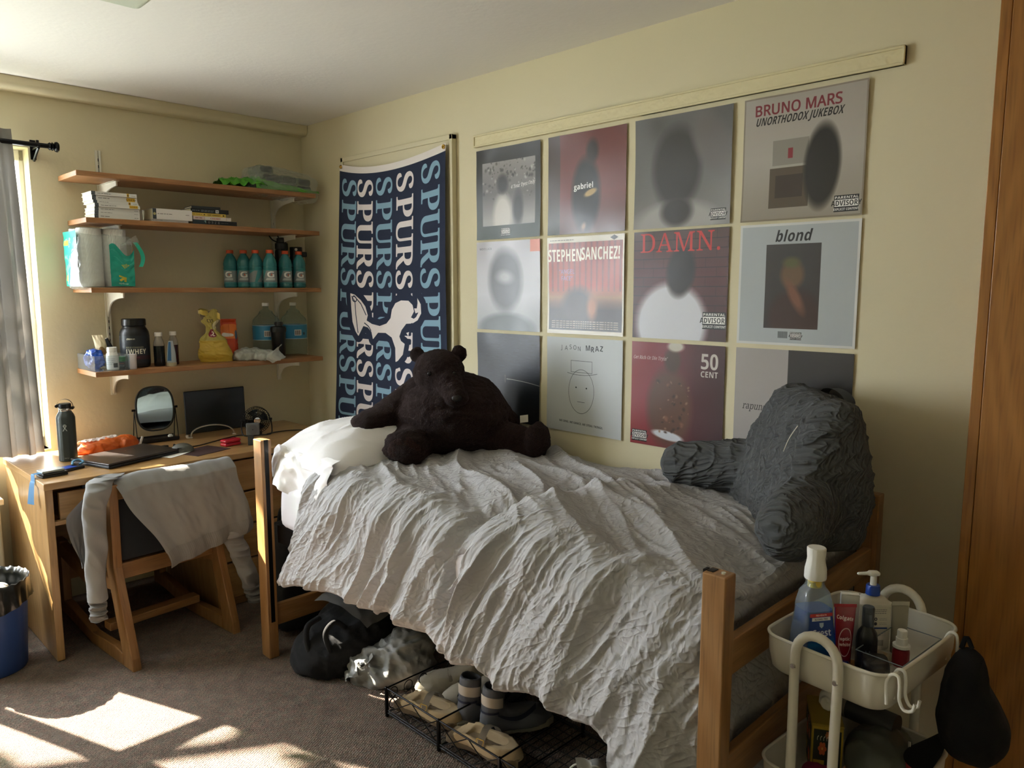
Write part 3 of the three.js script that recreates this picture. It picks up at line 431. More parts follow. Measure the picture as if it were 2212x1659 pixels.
{ // seven white books with yellow stickers on four of them
  const th = [0.0195, 0.015, 0.0165, 0.0165, 0.0135, 0.0215, 0.017], off = [0.004, 0.006, 0.008, 0.008, 0.003, 0.0, -0.004]; let y = 1.8821;
  const st = [0, 0, 0, 2, 1, 2, 1], dd = [0.15, 0.147, 0.145, 0.14, 0.15, 0.143, 0.15], nm = ['bottom', 'second from bottom', 'third from bottom', 'fourth from bottom', 'fifth from bottom', 'sixth from bottom', 'topmost'];
  for (let i = 0; i < 7; i++) {
    book('white paperback, ' + nm[i] + ' in the stack of seven on the second shelf', -1.252 + off[i], -1.052 + off[i], y, th[i], 0.283 - 0.004 * (i % 3), dd[i], 0xdedcd6, (i % 3 - 1) * 0.012, (x, w, h) => {
      x.fillStyle = '#dcdad4'; x.fillRect(0, 0, w, h); x.fillStyle = '#3a4146'; x.fillRect(0, 0, w * 0.085, h); x.fillStyle = '#6d757a'; for (let k = 0; k < 5; k++) x.fillRect(w * (0.01 + 0.014 * k), h * (0.1 + 0.13 * ((k * 2 + i) % 5)), w * 0.02, h * 0.22);
      lines(x, '#6f6d6a', w * 0.13, w * (0.33 + 0.05 * (i % 4)), h * 0.45, 1, 4, h * 0.16); lines(x, '#77746f', w * 0.88, w * 0.97, h * 0.5, 1, 4, h * 0.12);
      if (st[i] === 2) { x.fillStyle = '#d7ab2c'; x.fillRect(w * 0.76, h * 0.1, w * 0.19, h * 0.8); txt(x, 'USED', w * 0.855, h * 0.52, h * 0.5, '#5a4410', { sx: 1.6 }); }
      if (st[i] === 1) { x.fillStyle = '#d7ab2c'; x.fillRect(w * 0.775, 0, w * 0.05, h); x.fillStyle = '#6b5214'; x.fillRect(w * 0.785, h * 0.2, w * 0.03, h * 0.6); }
    }, 'white paperbacks stacked on the second shelf');
    y += th[i] + 0.0004;
  }
  solo('bookmark_card', mm(-0.0008, 0.0008, 0, 0.055, -0.02, 0.02, 0.0003), M.paper, 'small white card standing between the two white book stacks', 'card', [-1.02, 1.8822, 0.2], 0.5);
  book('thin grey book under the thick white book on the second shelf', -0.995, -0.815, 1.8821, 0.0115, 0.285, 0.16, 0xb3aeac, 0.01, (x, w, h) => { x.fillStyle = '#b6b1ae'; x.fillRect(0, 0, w, h); lines(x, '#5d5a58', w * 0.02, w * 0.3, h * 0.3, 1, 4, h * 0.2); });
  book('thick white book with a dark spine end, lying alone on the thin book', -0.987, -0.795, 1.894, 0.052, 0.284, 0.15, 0xe4e0da, -0.015, (x, w, h) => { x.fillStyle = '#e6e1dc'; x.fillRect(0, 0, w, h); x.fillStyle = '#3d4348'; x.fillRect(0, 0, w * 0.09, h); x.fillStyle = '#b9b07c'; x.beginPath(); x.arc(w * 0.045, h * 0.5, h * 0.13, 0, 7); x.fill(); lines(x, '#77716c', w * 0.12, w * 0.5, h * 0.45, 1, 5, h * 0.06); lines(x, '#77716c', w * 0.83, w * 0.93, h * 0.45, 1, 5, h * 0.05); });
  let yy = 1.8821;
  const C = [
    ['black book with pale numerals on its spine, bottom of the mixed stack', -0.795, -0.562, 0.0215, 0x17191b, (x, w, h) => { x.fillStyle = '#1b1e20'; x.fillRect(0, 0, w, h); x.fillStyle = '#24343c'; x.fillRect(0, 0, w * 0.3, h); x.fillStyle = '#8fb0a6'; x.beginPath(); x.moveTo(w * 0.25, h * 0.15); x.lineTo(w * 0.29, h * 0.05); x.lineTo(w * 0.29, h * 0.8); x.closePath(); x.fill(); ['0', '3', 'Z', '8'].forEach((s, i) => txt(x, s, w * (0.36 + i * 0.073), h * 0.5, h * 0.78, '#9b9a99', { style: 'normal', sx: 1.2 })); lines(x, '#6b6b6b', w * 0.63, w * 0.8, h * 0.46, 1, 4, h * 0.12); }, 0.004, 0.17],
    ['white book lettered CHERRY in red in the mixed stack', -0.79, -0.592, 0.0185, 0xd8cfc6, (x, w, h) => { x.fillStyle = '#d9d0c7'; x.fillRect(0, 0, w, h); x.fillStyle = '#d9c2bb'; x.fillRect(0, 0, w * 0.28, h); lines(x, '#8b5550', w * 0.05, w * 0.23, h * 0.4, 1, 4, h * 0.2); x.fillStyle = '#a04a48'; x.fillRect(w * 0.283, h * 0.1, w * 0.006, h * 0.8); x.fillRect(w * 0.87, h * 0.1, w * 0.006, h * 0.8); txt(x, 'CHERRY', w * 0.58, h * 0.52, h * 0.66, '#a83a3c', { sx: 1.05, font: 'serif' }); }, -0.008, 0.15],
    ['yellow book by a novelist with black lettering in the mixed stack', -0.803, -0.617, 0.0165, 0xd2b24c, (x, w, h) => { x.fillStyle = '#d4b450'; x.fillRect(0, 0, w, h); lines(x, '#8f7320', w * 0.05, w * 0.32, h * 0.42, 1, 4, h * 0.2); x.fillStyle = '#4a3b10'; x.beginPath(); x.arc(w * 0.385, h * 0.5, h * 0.2, 0, 7); x.fill(); txt(x, 'KURT VONNEGUT', w * 0.66, h * 0.52, h * 0.62, '#2c240c', { sx: 0.82 }); x.beginPath(); x.ellipse(w * 0.93, h * 0.5, h * 0.3, h * 0.2, 0, 0, 7); x.fillStyle = '#2c240c'; x.fill(); }, 0.01, 0.14],
    ['black paperback with a white spine sticker in the mixed stack', -0.797, -0.601, 0.0215, 0x191c1f, (x, w, h) => { x.fillStyle = '#1a1e21'; x.fillRect(0, 0, w, h); lines(x, '#8c9498', w * 0.03, w * 0.22, h * 0.42, 1, 4, h * 0.14); lines(x, '#8c9498', w * 0.26, w * 0.6, h * 0.32, 2, h * 0.28, h * 0.12); x.fillStyle = '#d8d8d6'; x.fillRect(w * 0.645, h * 0.12, w * 0.085, h * 0.76); x.fillStyle = '#777'; x.fillRect(w * 0.665, h * 0.35, w * 0.045, h * 0.3); }, -0.02, 0.14],
    ['small dark book with pale pages, topmost of the mixed stack', -0.785, -0.64, 0.013, 0x33383c, null, -0.1, 0.13]];
  C.forEach(([l, a, b, t, c, sp, tn, dep], i) => { book(l, a, b, yy, t, i === 4 ? 0.265 : 0.288 - 0.003 * i, dep, c, tn, sp); yy += t + 0.0005; });
}
{ // green pack of grey bundles on the top shelf
  const p = thing('plastic_pack', 'torn green and clear plastic pack of grey-green bundles on the top shelf', 'plastic pack', [-0.32, 2.0905, 0.17]);
  const gm = S({ color: 0x7d8568, roughness: 0.95, bumpMap: furBump, bumpScale: 0.004 });
  let k = 0; for (const [x, y, z, w] of [[-0.03, 0, 0.02, 0.1], [0.07, 0, 0.03, 0.1], [0.165, 0, 0.035, 0.1], [-0.02, 0.044, 0.015, 0.11], [0.085, 0.042, 0.025, 0.1], [0.17, 0.038, 0.03, 0.09], [-0.04, 0.086, 0.0, 0.09]])
    part('bundle', sdfGeo((a, b, c) => sdRBox(a, b, c, w / 2, 0.023, 0.075, 0.018), [0, 0, 0], 0.085, 26, (a, b, c) => 0.004 * noise(a * 40 + k, b * 40, c * 40)).translate(x, y + 0.025, z).rotateZ(-0.02), gm, p).userData.k = ++k;
  const crumple = (x, y, z) => 0.010 * ridge(x * 14, y * 18, z * 14) + 0.005 * ridge(x * 40, y * 40, z * 40);
  part('clear_film', sdfGeo((x, y, z) => sdRBox(x - 0.07, y - 0.052 + 0.12 * Math.max(x - 0.02, 0), z - 0.02, 0.185, 0.066, 0.088, 0.03), [0.07, 0.055, 0.02], 0.22, 60, crumple), M.film, p);
  part('green_wrapper', grid(50, 26, (u, v) => { const a = lerp(-0.3, -0.06, u), c = v * 2 - 1; return [a, 0.035 + (0.055 * (1 - c * c) * (0.35 + 0.65 * u) + 0.018 * ridge(u * 5, v * 4, 2)) - 0.03 + 0.012 * noise(u * 9, v * 9), 0.03 + c * 0.1 * (0.7 + 0.3 * u), u, v]; }), PH({ color: 0x4f9a2c, roughness: 0.35, side: THREE.DoubleSide }), p);
  part('green_wrapper', grid(60, 8, (u, v) => { const a = lerp(-0.12, 0.26, u); return [a, 0.003 + v * lerp(0.05, 0.012, u) + 0.004 * noise(u * 12, v * 4), 0.113 + 0.006 * noise(u * 8, v * 5, 2) - v * 0.006, u, v]; }), PH({ color: 0x5aa235, roughness: 0.35, side: THREE.DoubleSide }), p);
}
{ // paper towels in torn film
  const p = thing('paper_towel_pack', 'opened pack of white paper towels with teal and yellow print on the third shelf', 'paper towels', [-1.205, 1.5605, 0.165]);
  const quilt = S({ color: 0xe9e7e2, roughness: 0.95, bumpMap: dataTex(128, 128, (u, v) => 0.5 + 0.5 * Math.sin((u + v) * 6.283 * 6) * Math.sin((u - v) * 6.283 * 6), false, [6, 6]), bumpScale: 0.003 });
  const rollGeo = lathe([[0.019, 0], [0.051, 0], [0.053, 0.003], [0.053, 0.272], [0.051, 0.275], [0.019, 0.275], [0.019, 0]], 36);
  part('towel_roll', rollGeo.clone().translate(-0.054, 0.002, 0.053), quilt, p); part('towel_roll', rollGeo.clone().translate(0.054, 0.002, 0.053), quilt, p); part('towel_roll', rollGeo.clone().translate(-0.054, 0.002, -0.054), quilt, p); part('towel_roll', rollGeo.clone().translate(0.054, 0.002, -0.054), quilt, p);
  part('clear_film', sdfGeo((x, y, z) => sdRBox(x, y - 0.12, z, 0.113, 0.122, 0.112, 0.02), [0, 0.12, 0], 0.15, 56, (x, y, z) => 0.006 * ridge(x * 16, y * 18, z * 16) + 0.003 * ridge(x * 50, y * 50, z * 50)), M.film, p);
  const teal = (draw) => printed(256, 512, (x, w, h) => { x.fillStyle = '#1b9a86'; x.fillRect(0, 0, w, h); draw(x, w, h); }, { roughness: 0.35, side: THREE.DoubleSide });
  part('printed_panel', grid(24, 40, (u, v) => { const top = 0.19 + 0.035 * Math.sin(u * 5 + 1) - 0.02 * (1 - u); return [lerp(0.01, 0.116, u), lerp(0.006, top, v), 0.122 + 0.006 * noise(u * 5, v * 8) + 0.01 * v * u, u, v]; }), teal((x, w, h) => {
    x.fillStyle = '#c9b33a'; x.save(); x.translate(w * 0.5, h * 0.78); x.scale(1.1, 1.1); x.beginPath(); x.moveTo(-40, 28); x.lineTo(-6, -8); x.lineTo(-40, -8); x.lineTo(-40, -30); x.lineTo(34, -30); x.lineTo(34, 40); x.lineTo(10, 40); x.lineTo(10, 10); x.lineTo(-22, 44); x.closePath(); x.fill(); x.restore();
    txt(x, 'up&up', w * 0.52, h * 0.92, 34, '#d8e6d8', { style: 'normal' }); txt(x, 'BIG', w * 0.62, h * 0.36, 56, '#c9b33a', { rot: -0.9 }); x.fillStyle = 'rgba(255,255,255,.35)'; for (let i = 0; i < 9; i++) x.fillRect((i * 37) % w, (i * 83) % (h * 0.5), 60, 3);
  }), p, 'teal printed film with yellow arrow mark');
  part('printed_panel', grid(16, 40, (u, v) => [-0.119 - 0.004 * noise(v * 8, u * 3), lerp(0.006, 0.262, v), lerp(-0.11, 0.09, u), u, v]), teal((x, w, h) => { x.fillStyle = '#eef3ee'; x.beginPath(); x.moveTo(w * 0.3, h); x.lineTo(w, h); x.lineTo(w, h * 0.3); x.lineTo(w * 0.55, h * 0.42); x.closePath(); x.fill(); x.fillStyle = '#d9d33a'; x.fillRect(w * 0.05, h * 0.16, w * 0.35, h * 0.09); x.fillRect(w * 0.05, h * 0.8, w * 0.16, h * 0.1); }), p, 'teal side print');
  part('torn_flap', grid(14, 22, (u, v) => [0.116 + 0.035 * Math.sin(v * 2.4) + 0.012 * u, lerp(0.215, 0.1, v), 0.125 + 0.02 * u - 0.01 * v, u, v]), PH({ color: 0x35b39a, roughness: 0.3, side: THREE.DoubleSide }), p);
  part('torn_flap', grid(14, 14, (u, v) => [lerp(0.06, 0.14, u), 0.2 + 0.05 * u * v + 0.01 * noise(u * 6, v * 6), 0.118 + 0.02 * Math.sin(v * 3 + u), u, v]), M.film, p);
}
// seven teal sports drinks
{
  const drink = PH({ color: 0x4aa3a8, roughness: 0.08, transmission: 0.4, thickness: 0, ior: 1.4, clearcoat: 0.6 }), cap = S({ color: 0xd8562c, roughness: 0.45 });
  const lab = S({ map: canvasTex(512, 256, (x, w, h) => {
    x.fillStyle = '#3f8d92'; x.fillRect(0, 0, w, h); x.fillStyle = '#8b9496'; x.beginPath(); x.moveTo(0, h * 0.35); x.lineTo(w * 0.2, h * 0.05); x.lineTo(w, h * 0.05); x.lineTo(w, h * 0.9); x.lineTo(0, h * 0.9); x.closePath(); x.fill();
    x.fillStyle = '#3f8d92'; x.beginPath(); x.moveTo(w * 0.28, 0); x.lineTo(w * 0.42, 0); x.lineTo(w * 0.34, h * 0.5); x.lineTo(w * 0.26, h * 0.9); x.lineTo(w * 0.2, h * 0.9); x.closePath(); x.fill();
    txt(x, 'G', w * 0.52, h * 0.34, 150, '#f0eeea'); x.fillStyle = '#c5562a'; x.beginPath(); x.moveTo(w * 0.545, h * 0.2); x.lineTo(w * 0.51, h * 0.37); x.lineTo(w * 0.535, h * 0.37); x.lineTo(w * 0.51, h * 0.5); x.lineTo(w * 0.57, h * 0.32); x.lineTo(w * 0.54, h * 0.32); x.closePath(); x.fill();
    x.fillStyle = '#bfc4c2'; x.beginPath(); x.moveTo(w * 0.42, h * 0.6); x.lineTo(w * 0.62, h * 0.6); x.lineTo(w * 0.62, h * 0.76); x.lineTo(w * 0.38, h * 0.76); x.closePath(); x.fill(); x.fillStyle = '#4b6a70'; x.fillRect(w * 0.38, h * 0.82, w * 0.26, h * 0.035);
  }), roughness: 0.4 });
  const body = lathe([[0, 0.002], [0.033, 0.0], [0.0375, 0.006], [0.0375, 0.018], [0.0357, 0.022], [0.0357, 0.1], [0.0375, 0.104], [0.0375, 0.112], [0.0357, 0.116], [0.0375, 0.12], [0.038, 0.132], [0.0342, 0.152], [0.0262, 0.17], [0.018, 0.182], [0.016, 0.186], [0.016, 0.19]], 36);
  const L = [['frontmost teal sports drink, its G label turned to the room', -0.362, 0.245, -0.5], ['teal sports drink in front of the tall black flask', -0.247, 0.205, -0.3], ['rightmost teal sports drink on the third shelf', -0.158, 0.2, -0.42], ['teal sports drink half hidden right behind the frontmost one', -0.303, 0.14, -0.3], ['teal sports drink left behind the frontmost one', -0.41, 0.175, 1.2], ['second teal sports drink from the left', -0.452, 0.118, -0.6], ['leftmost teal sports drink at the back of the row', -0.505, 0.065, -0.9]];
  let first;
  L.forEach(([label, x, z, t], i) => {
    if (!first) { first = thing('sports_drink', label, 'bottle', [x, 1.5602, z], t, 'teal sports drinks on the third shelf'); part('bottle', body, drink, first); part('cap', lathe([[0, 0.208], [0.0175, 0.208], [0.019, 0.206], [0.0195, 0.19], [0.016, 0.189]], 30), cap, first); part('label', band(0.0363, 0.024, 0.098, 6.28, 40), lab, first); return; }
    copyOf(first, [x, 1.5602, z], t, label);
  });
  // two black flasks behind them
  const f1 = thing('flask', 'tall black flask with a loop handle behind the teal drinks', 'flask', [-0.212, 1.5602, 0.105], -0.4);
  part('flask_body', lathe([[0, 0], [0.036, 0], [0.038, 0.004], [0.038, 0.205], [0.036, 0.214], [0.034, 0.22]], 36), M.blackPlastic, f1);
  part('lid', lathe([[0.036, 0.222], [0.037, 0.226], [0.036, 0.255], [0.028, 0.26], [0.026, 0.285], [0.02, 0.287], [0, 0.287]], 30), M.blackPlastic, f1); part('steel_ring', lathe([[0.0355, 0.2195], [0.0375, 0.221], [0.0355, 0.2225]], 30), M.chrome, f1);
  part('carry_loop', tube([[-0.02, 0.26, 0.01], [-0.05, 0.275, 0.012], [-0.068, 0.305, 0.01], [-0.052, 0.318, 0.008], [-0.026, 0.308, 0.008], [-0.012, 0.28, 0.008]], 0.0035, 40, 8), M.blackPlastic, f1);
  const f2 = thing('flask', 'shorter black flask with a round white lid mark behind the rightmost drink', 'flask', [-0.125, 1.5602, 0.115], -0.45);
  part('flask_body', lathe([[0, 0], [0.038, 0], [0.04, 0.004], [0.04, 0.16], [0.037, 0.175], [0.035, 0.19]], 36), M.blackPlastic, f2); part('lid', [lathe([[0.036, 0.191], [0.036, 0.234], [0.034, 0.237], [0, 0.237]], 30), box(0.03, 0.03, 0.026, 0.046, 0.18, 0, 0.006)], M.blackPlastic, f2);
  part('lid_mark', new THREE.CylinderGeometry(0.008, 0.008, 0.002, 20).rotateX(Math.PI / 2).translate(-0.002, 0.222, 0.0362), M.whitePlastic, f2);
}
// ---- the lowest shelf
const Y4 = 1.1632;
{
  const t = thing('protein_tub', 'large black protein tub lettered WHEY on the lowest shelf', 'tub', [-1.063, Y4, 0.155], -0.42);
  const r = 0.068;
  part('tub_body', lathe([[0, 0.003], [0.058, 0], [0.066, 0.006], [r, 0.014], [r, 0.165], [0.066, 0.178], [0.059, 0.192], [0.053, 0.2], [0.053, 0.206]], 48), M.blackPlastic, t);
  part('lid', lathe([[0.0, 0.243], [0.052, 0.243], [0.0555, 0.24], [0.0565, 0.21], [0.053, 0.208]], 48), PH({ color: 0x0b0d0f, roughness: 0.3 }), t);
  part('label', band(r + 0.0006, 0.022, 0.16, 3.9, 48), printed(1024, 512, (x, w, h) => {
    x.fillStyle = '#1b2126'; x.fillRect(0, 0, w, h); x.fillStyle = '#3a1d24'; x.fillRect(w * 0.3, h * 0.72, w * 0.7, h * 0.14); x.fillStyle = '#5a2631'; x.fillRect(w * 0.34, h * 0.76, w * 0.26, h * 0.045);
    txt(x, 'ON', w * 0.38, h * 0.12, 46, '#d9d4bd', { skew: -0.3, align: 'left' }); lines(x, '#cfc9b0', w * 0.45, w * 0.53, h * 0.1, 2, 12, 8);
    txt(x, 'GOLD STANDARD', w * 0.36, h * 0.42, 44, '#8d8a72', { align: 'left', sx: 0.9 }); txt(x, 'WHEY', w * 0.405, h * 0.57, 128, '#e9e5cf', { align: 'left', sx: 0.9 }); txt(x, '100%', w * 0.375, h * 0.57, 38, '#e9e5cf', { rot: -Math.PI / 2 });
    lines(x, '#8c9299', w * 0.03, w * 0.2, h * 0.1, 8, 22, 8); x.fillStyle = '#c8c8c0'; x.fillRect(w * 0.02, h * 0.04, w * 0.2, 6);
  }, { roughness: 0.4 }), t, 'black label with cream lettering');
  // clear bin with bottles, sachets
  const b = thing('clear_bin', 'clear plastic bin of toiletries at the left end of the lowest shelf', 'storage bin', [-1.215, Y4, 0.16]);
  part('bin_wall', [mm(-0.078, 0.078, 0, 0.003, -0.13, 0.13, 0.001), mm(-0.078, 0.078, 0.003, 0.075, -0.13, -0.1275, 0.001), mm(-0.078, 0.078, 0.003, 0.075, 0.1275, 0.13, 0.001), mm(-0.078, -0.0755, 0.003, 0.075, -0.1275, 0.1275, 0.001), mm(0.0755, 0.078, 0.003, 0.075, -0.1275, 0.1275, 0.001)], PH({ color: 0xf2f6f8, roughness: 0.06, transmission: 0.95, thickness: 0, ior: 1.45 }), b);
  const pb = thing('pill_bottle', 'white pill bottle standing at the front of the clear bin', 'bottle', [-1.2, Y4 + 0.0035, 0.245], -0.4);
  part('bottle', lathe([[0, 0], [0.025, 0], [0.027, 0.003], [0.027, 0.07], [0.022, 0.082], [0.021, 0.086]], 30), M.whitePlastic, pb); part('cap', lathe([[0.0, 0.108], [0.021, 0.108], [0.0225, 0.105], [0.0225, 0.087], [0.02, 0.086]], 30), M.whitePlastic, pb); part('label', band(0.0274, 0.008, 0.062, 4.5), printed(256, 128, (x, w, h) => { x.fillStyle = '#e6e2dc'; x.fillRect(0, 0, w, h); lines(x, '#8b8f96', 30, 160, 20, 4, 20, 5); x.fillStyle = '#22262c'; x.fillRect(140, 70, 44, 50); }), pb);
  const gj = thing('balm_jar', 'small jar with a green lid beside the white pill bottle', 'jar', [-1.157, Y4 + 0.0035, 0.225], -0.4);
  part('jar', lathe([[0, 0], [0.019, 0], [0.02, 0.003], [0.02, 0.034]], 26), S({ color: 0x27343b, roughness: 0.35 }), gj); part('lid', lathe([[0, 0.058], [0.02, 0.058], [0.0215, 0.056], [0.0215, 0.036], [0.019, 0.035]], 30), S({ color: 0x1f7a3d, roughness: 0.4 }), gj); part('label', band(0.0203, 0.006, 0.032, 4.5), printed(128, 64, (x, w, h) => { x.fillStyle = '#2b3a41'; x.fillRect(0, 0, w, h); lines(x, '#a4524a', 40, 92, 12, 1, 10, 8); lines(x, '#9aa2a4', 40, 92, 34, 2, 12, 5); }), gj);
  const wb = thing('lotion_tube', 'small pinkish white bottle right of the green-lidded jar', 'bottle', [-1.115, Y4, 0.262], -0.4);
  part('bottle', lathe([[0, 0], [0.016, 0], [0.018, 0.003], [0.0185, 0.05], [0.021, 0.07], [0.02, 0.074], [0, 0.075]], 26), S({ color: 0xd9cfd0, roughness: 0.4 }), wb);
  const bw = thing('blue_wrapper', 'crumpled shiny blue wrapper at the back of the clear bin', 'wrapper', [-1.245, Y4 + 0.004, 0.13]);
  part('wrapper', sdfGeo((x, y, z) => sdEll(x, y - 0.045, z, 0.034, 0.042, 0.05), [0, 0.05, 0], 0.085, 44, (x, y, z) => 0.016 * ridge(x * 34, y * 30, z * 34) - 0.006 + 0.006 * ridge(x * 90, y * 90, z * 90)), PH({ color: 0x1f4fae, roughness: 0.2, clearcoat: 0.6 }), bw);
  const cr = thing('snack_packet', 'cream snack packet and foil leaning out of the clear bin', 'packet', [-1.19, Y4 + 0.01, 0.12], -0.4);
  part('packet', grid(20, 24, (u, v) => [lerp(-0.026, 0.026, u) - v * 0.03, v * 0.155, 0.012 * (1 - Math.pow(u * 2 - 1, 2)) * Math.sin(v * 3.1) + 0.003 * noise(u * 6, v * 9), u, v]), printed(128, 256, (x, w, h) => { x.fillStyle = '#d9c9a4'; x.fillRect(0, 0, w, h); x.fillStyle = '#8c6b3d'; x.beginPath(); x.arc(w * 0.55, h * 0.5, 34, 0, 7); x.fill(); }, { side: THREE.DoubleSide }), cr);
  const bc = thing('dark_carton', 'slim dark carton with a white end leaning beside the cream packet', 'carton', [-1.125, Y4 + 0.004, 0.11], -0.4);
  part('carton', box(0.028, 0.15, 0.045, 0, 0, 0, 0.001).rotateZ(0.42), S({ color: 0x2e3236, roughness: 0.5 }), bc); part('end_flap', box(0.027, 0.004, 0.044, 0, 0.1502, 0, 0.0005).rotateZ(0.42), M.paper, bc);
  // sauce bottles
  const sauce = (name, label, x, z, liquid, h, r, lab) => { const s = thing(name, label, 'bottle', [x, Y4, z], -0.4); part('bottle', lathe([[r * 0.98, h * 0.6], [r, h * 0.62], [r * 0.9, h * 0.72], [r * 0.62, h * 0.85], [r * 0.6, h * 0.88]], 30), PH({ color: 0xd9d4ca, roughness: 0.1, transmission: 0.7, thickness: 0 }), s); part('sauce', lathe([[0, 0.001], [r - 0.002, 0], [r, 0.003], [r, h * 0.6], [0, h * 0.605]], 30), PH({ color: liquid, roughness: 0.2 }), s); part('cap', lathe([[0, h], [r * 0.66, h], [r * 0.72, h - 0.003], [r * 0.72, h * 0.885], [0, h * 0.88]], 28), M.whitePlastic, s); if (lab) part('label', band(r + 0.0005, h * 0.08, h * 0.55, 2.2), lab, s); return s; };
  sauce('sauce_bottle', 'white-capped bottle of black sauce beside the protein tub', -0.962, 0.195, 0x14181a, 0.172, 0.0265);
  sauce('sauce_bottle', 'white-capped bottle of dark red sauce, right of the black one', -0.878, 0.165, 0x3a1a20, 0.172, 0.024);
  const tb = thing('sauce_tube', 'tapered blue and clear squeeze bottle standing before the dark red sauce', 'bottle', [-0.918, Y4, 0.235], -0.4);
  part('bottle', grid(28, 24, (u, v) => { const a = u * 6.283, w = lerp(0.023, 0.010, v * v), d = lerp(0.02, 0.003, v); return [w * Math.sin(a), 0.01 + v * 0.118, d * Math.cos(a), u, v]; }, true), PH({ color: 0xbfc9d2, roughness: 0.25, transmission: 0.2 }), tb); part('cap', lathe([[0, 0], [0.024, 0], [0.024, 0.018], [0, 0.02]], 24), S({ color: 0xb7aa8e, roughness: 0.4 }), tb); part('label', grid(8, 16, (u, v) => [lerp(-0.018, 0.0, u) * lerp(1, 0.55, v), 0.028 + v * 0.095, lerp(0.0205, 0.006, v * 0.95), u, v]), S({ color: 0x33648f, roughness: 0.4, side: THREE.DoubleSide }), tb);
}
{ // yellow crisp bag with a tied neck
  const c = thing('chip_bag', 'yellow crisp bag with a twisted neck on the lowest shelf', 'snack bag', [-0.655, Y4, 0.17], -0.4); c.scale.set(0.9, 1, 0.9);
  const mat = PH({ color: 0xffffff, roughness: 0.3, clearcoat: 0.3, side: THREE.DoubleSide, map: canvasTex(512, 512, (x, w, h) => { x.fillStyle = '#b8a752'; x.fillRect(0, 0, w, h); x.fillStyle = '#cfae42'; x.fillRect(0, 0, w, h * 0.42); x.fillStyle = '#6f5c40'; x.beginPath(); x.moveTo(w * 0.05, h); x.lineTo(w * 0.05, h * 0.8); x.lineTo(w * 0.3, h * 0.99); x.closePath(); x.fill(); x.fillStyle = '#8c1d33'; x.beginPath(); x.ellipse(w * 0.26, h * 0.56, 46, 40, 0.2, 0, 7); x.fill(); txt(x, "'S", w * 0.26, h * 0.55, 60, '#f2ead8'); txt(x, 'Cla', w * 0.25, h * 0.8, 44, '#3a3018', { font: 'serif', style: 'italic bold' }); x.fillStyle = '#d8cda0'; x.beginPath(); x.ellipse(w * 0.42, h * 0.72, 60, 44, 0.5, 0, 7); x.fill(); }) });
  part('bag', grid(90, 80, (u, v) => {
    const a = u * 6.283, w = curve1([[0, 0.088], [0.12, 0.094], [0.4, 0.075], [0.62, 0.022], [0.68, 0.019], [0.8, 0.042], [1, 0.05]], v), d = curve1([[0, 0.03], [0.15, 0.045], [0.4, 0.04], [0.64, 0.015], [0.8, 0.018], [1, 0.008]], v);
    const pleat = 1 + (0.2 * Math.sin(a * 9) + 0.15 * Math.sin(a * 5 + 1)) * Math.exp(-Math.pow((v - 0.66) / 0.14, 2)), cr = 0.004 * ridge(u * 9, v * 12, 2) + 0.002 * ridge(u * 22, v * 22, 5);
    const t = 0.28 * v; return [(w * Math.sin(a)) * pleat + cr * Math.sin(a) - 0.035 * v, 0.001 + v * 0.275 + 0.01 * Math.sin(a * 2) * (v > 0.9 ? 1 : 0) + 0.008 * noise(u * 6, 3) * sstep(0.9, 1, v), d * Math.cos(a) * pleat + cr * Math.cos(a), (u + 0.25 + 0.0 * t) % 1.0001, 1 - v];
  }), mat, c);
  part('bag', grid(30, 12, (u, v) => [lerp(-0.12, -0.0, u) + 0.03, 0.262 + 0.035 * v * (0.5 + u * 0.5) - 0.035 * u + 0.006 * noise(u * 9, v * 4), 0.01 + 0.012 * Math.sin(u * 7), u, v * 0.3]), PH({ color: 0xd8bb4a, roughness: 0.3, side: THREE.DoubleSide }), c, 'open folded mouth of the bag');
  const g = thing('cracker_bag', 'orange cracker bag standing behind the yellow crisp bag', 'snack bag', [-0.553, Y4, 0.105], -0.3);
  part('bag', grid(48, 40, (u, v) => { const a = u * 6.283, w = 0.047 - 0.006 * v, d = curve1([[0, 0.034], [0.6, 0.03], [0.9, 0.016], [1, 0.004]], v), f = Math.pow(Math.abs(Math.sin(a)), 0.5) * Math.sign(Math.sin(a)), q = Math.pow(Math.abs(Math.cos(a)), 0.5) * Math.sign(Math.cos(a)); return [w * f + 0.003 * ridge(u * 8, v * 9), 0.001 + v * 0.225, d * q + 0.003 * ridge(u * 8, v * 9, 4), (u + 0.5) % 1.0001, 1 - v]; }),
    PH({ color: 0xffffff, roughness: 0.3, side: THREE.DoubleSide, map: canvasTex(256, 256, (x, w, h) => { x.fillStyle = '#d2481f'; x.fillRect(0, 0, w, h); x.fillStyle = '#e77a2c'; x.beginPath(); x.ellipse(w * 0.5, h * 0.7, 70, 46, 0, 0, 7); x.fill(); x.fillStyle = '#e9dfd0'; x.beginPath(); x.ellipse(w * 0.45, h * 0.62, 24, 12, -0.2, 0, 7); x.fill(); x.fillStyle = '#55667a'; x.beginPath(); x.ellipse(w * 0.62, h * 0.6, 14, 34, 0, 0, 7); x.fill(); x.fillStyle = '#b3361a'; x.fillRect(w * 0.56, 0, w * 0.1, h * 0.5); }) }), g);
  const p = thing('crumpled_bag', 'crumpled clear produce bag drooping over the edge of the lowest shelf', 'plastic bag', [-0.455, Y4, 0.215], -0.3);
  const film = PH({ color: 0xdfe2da, roughness: 0.3, transmission: 0.5, thickness: 0, side: THREE.DoubleSide });
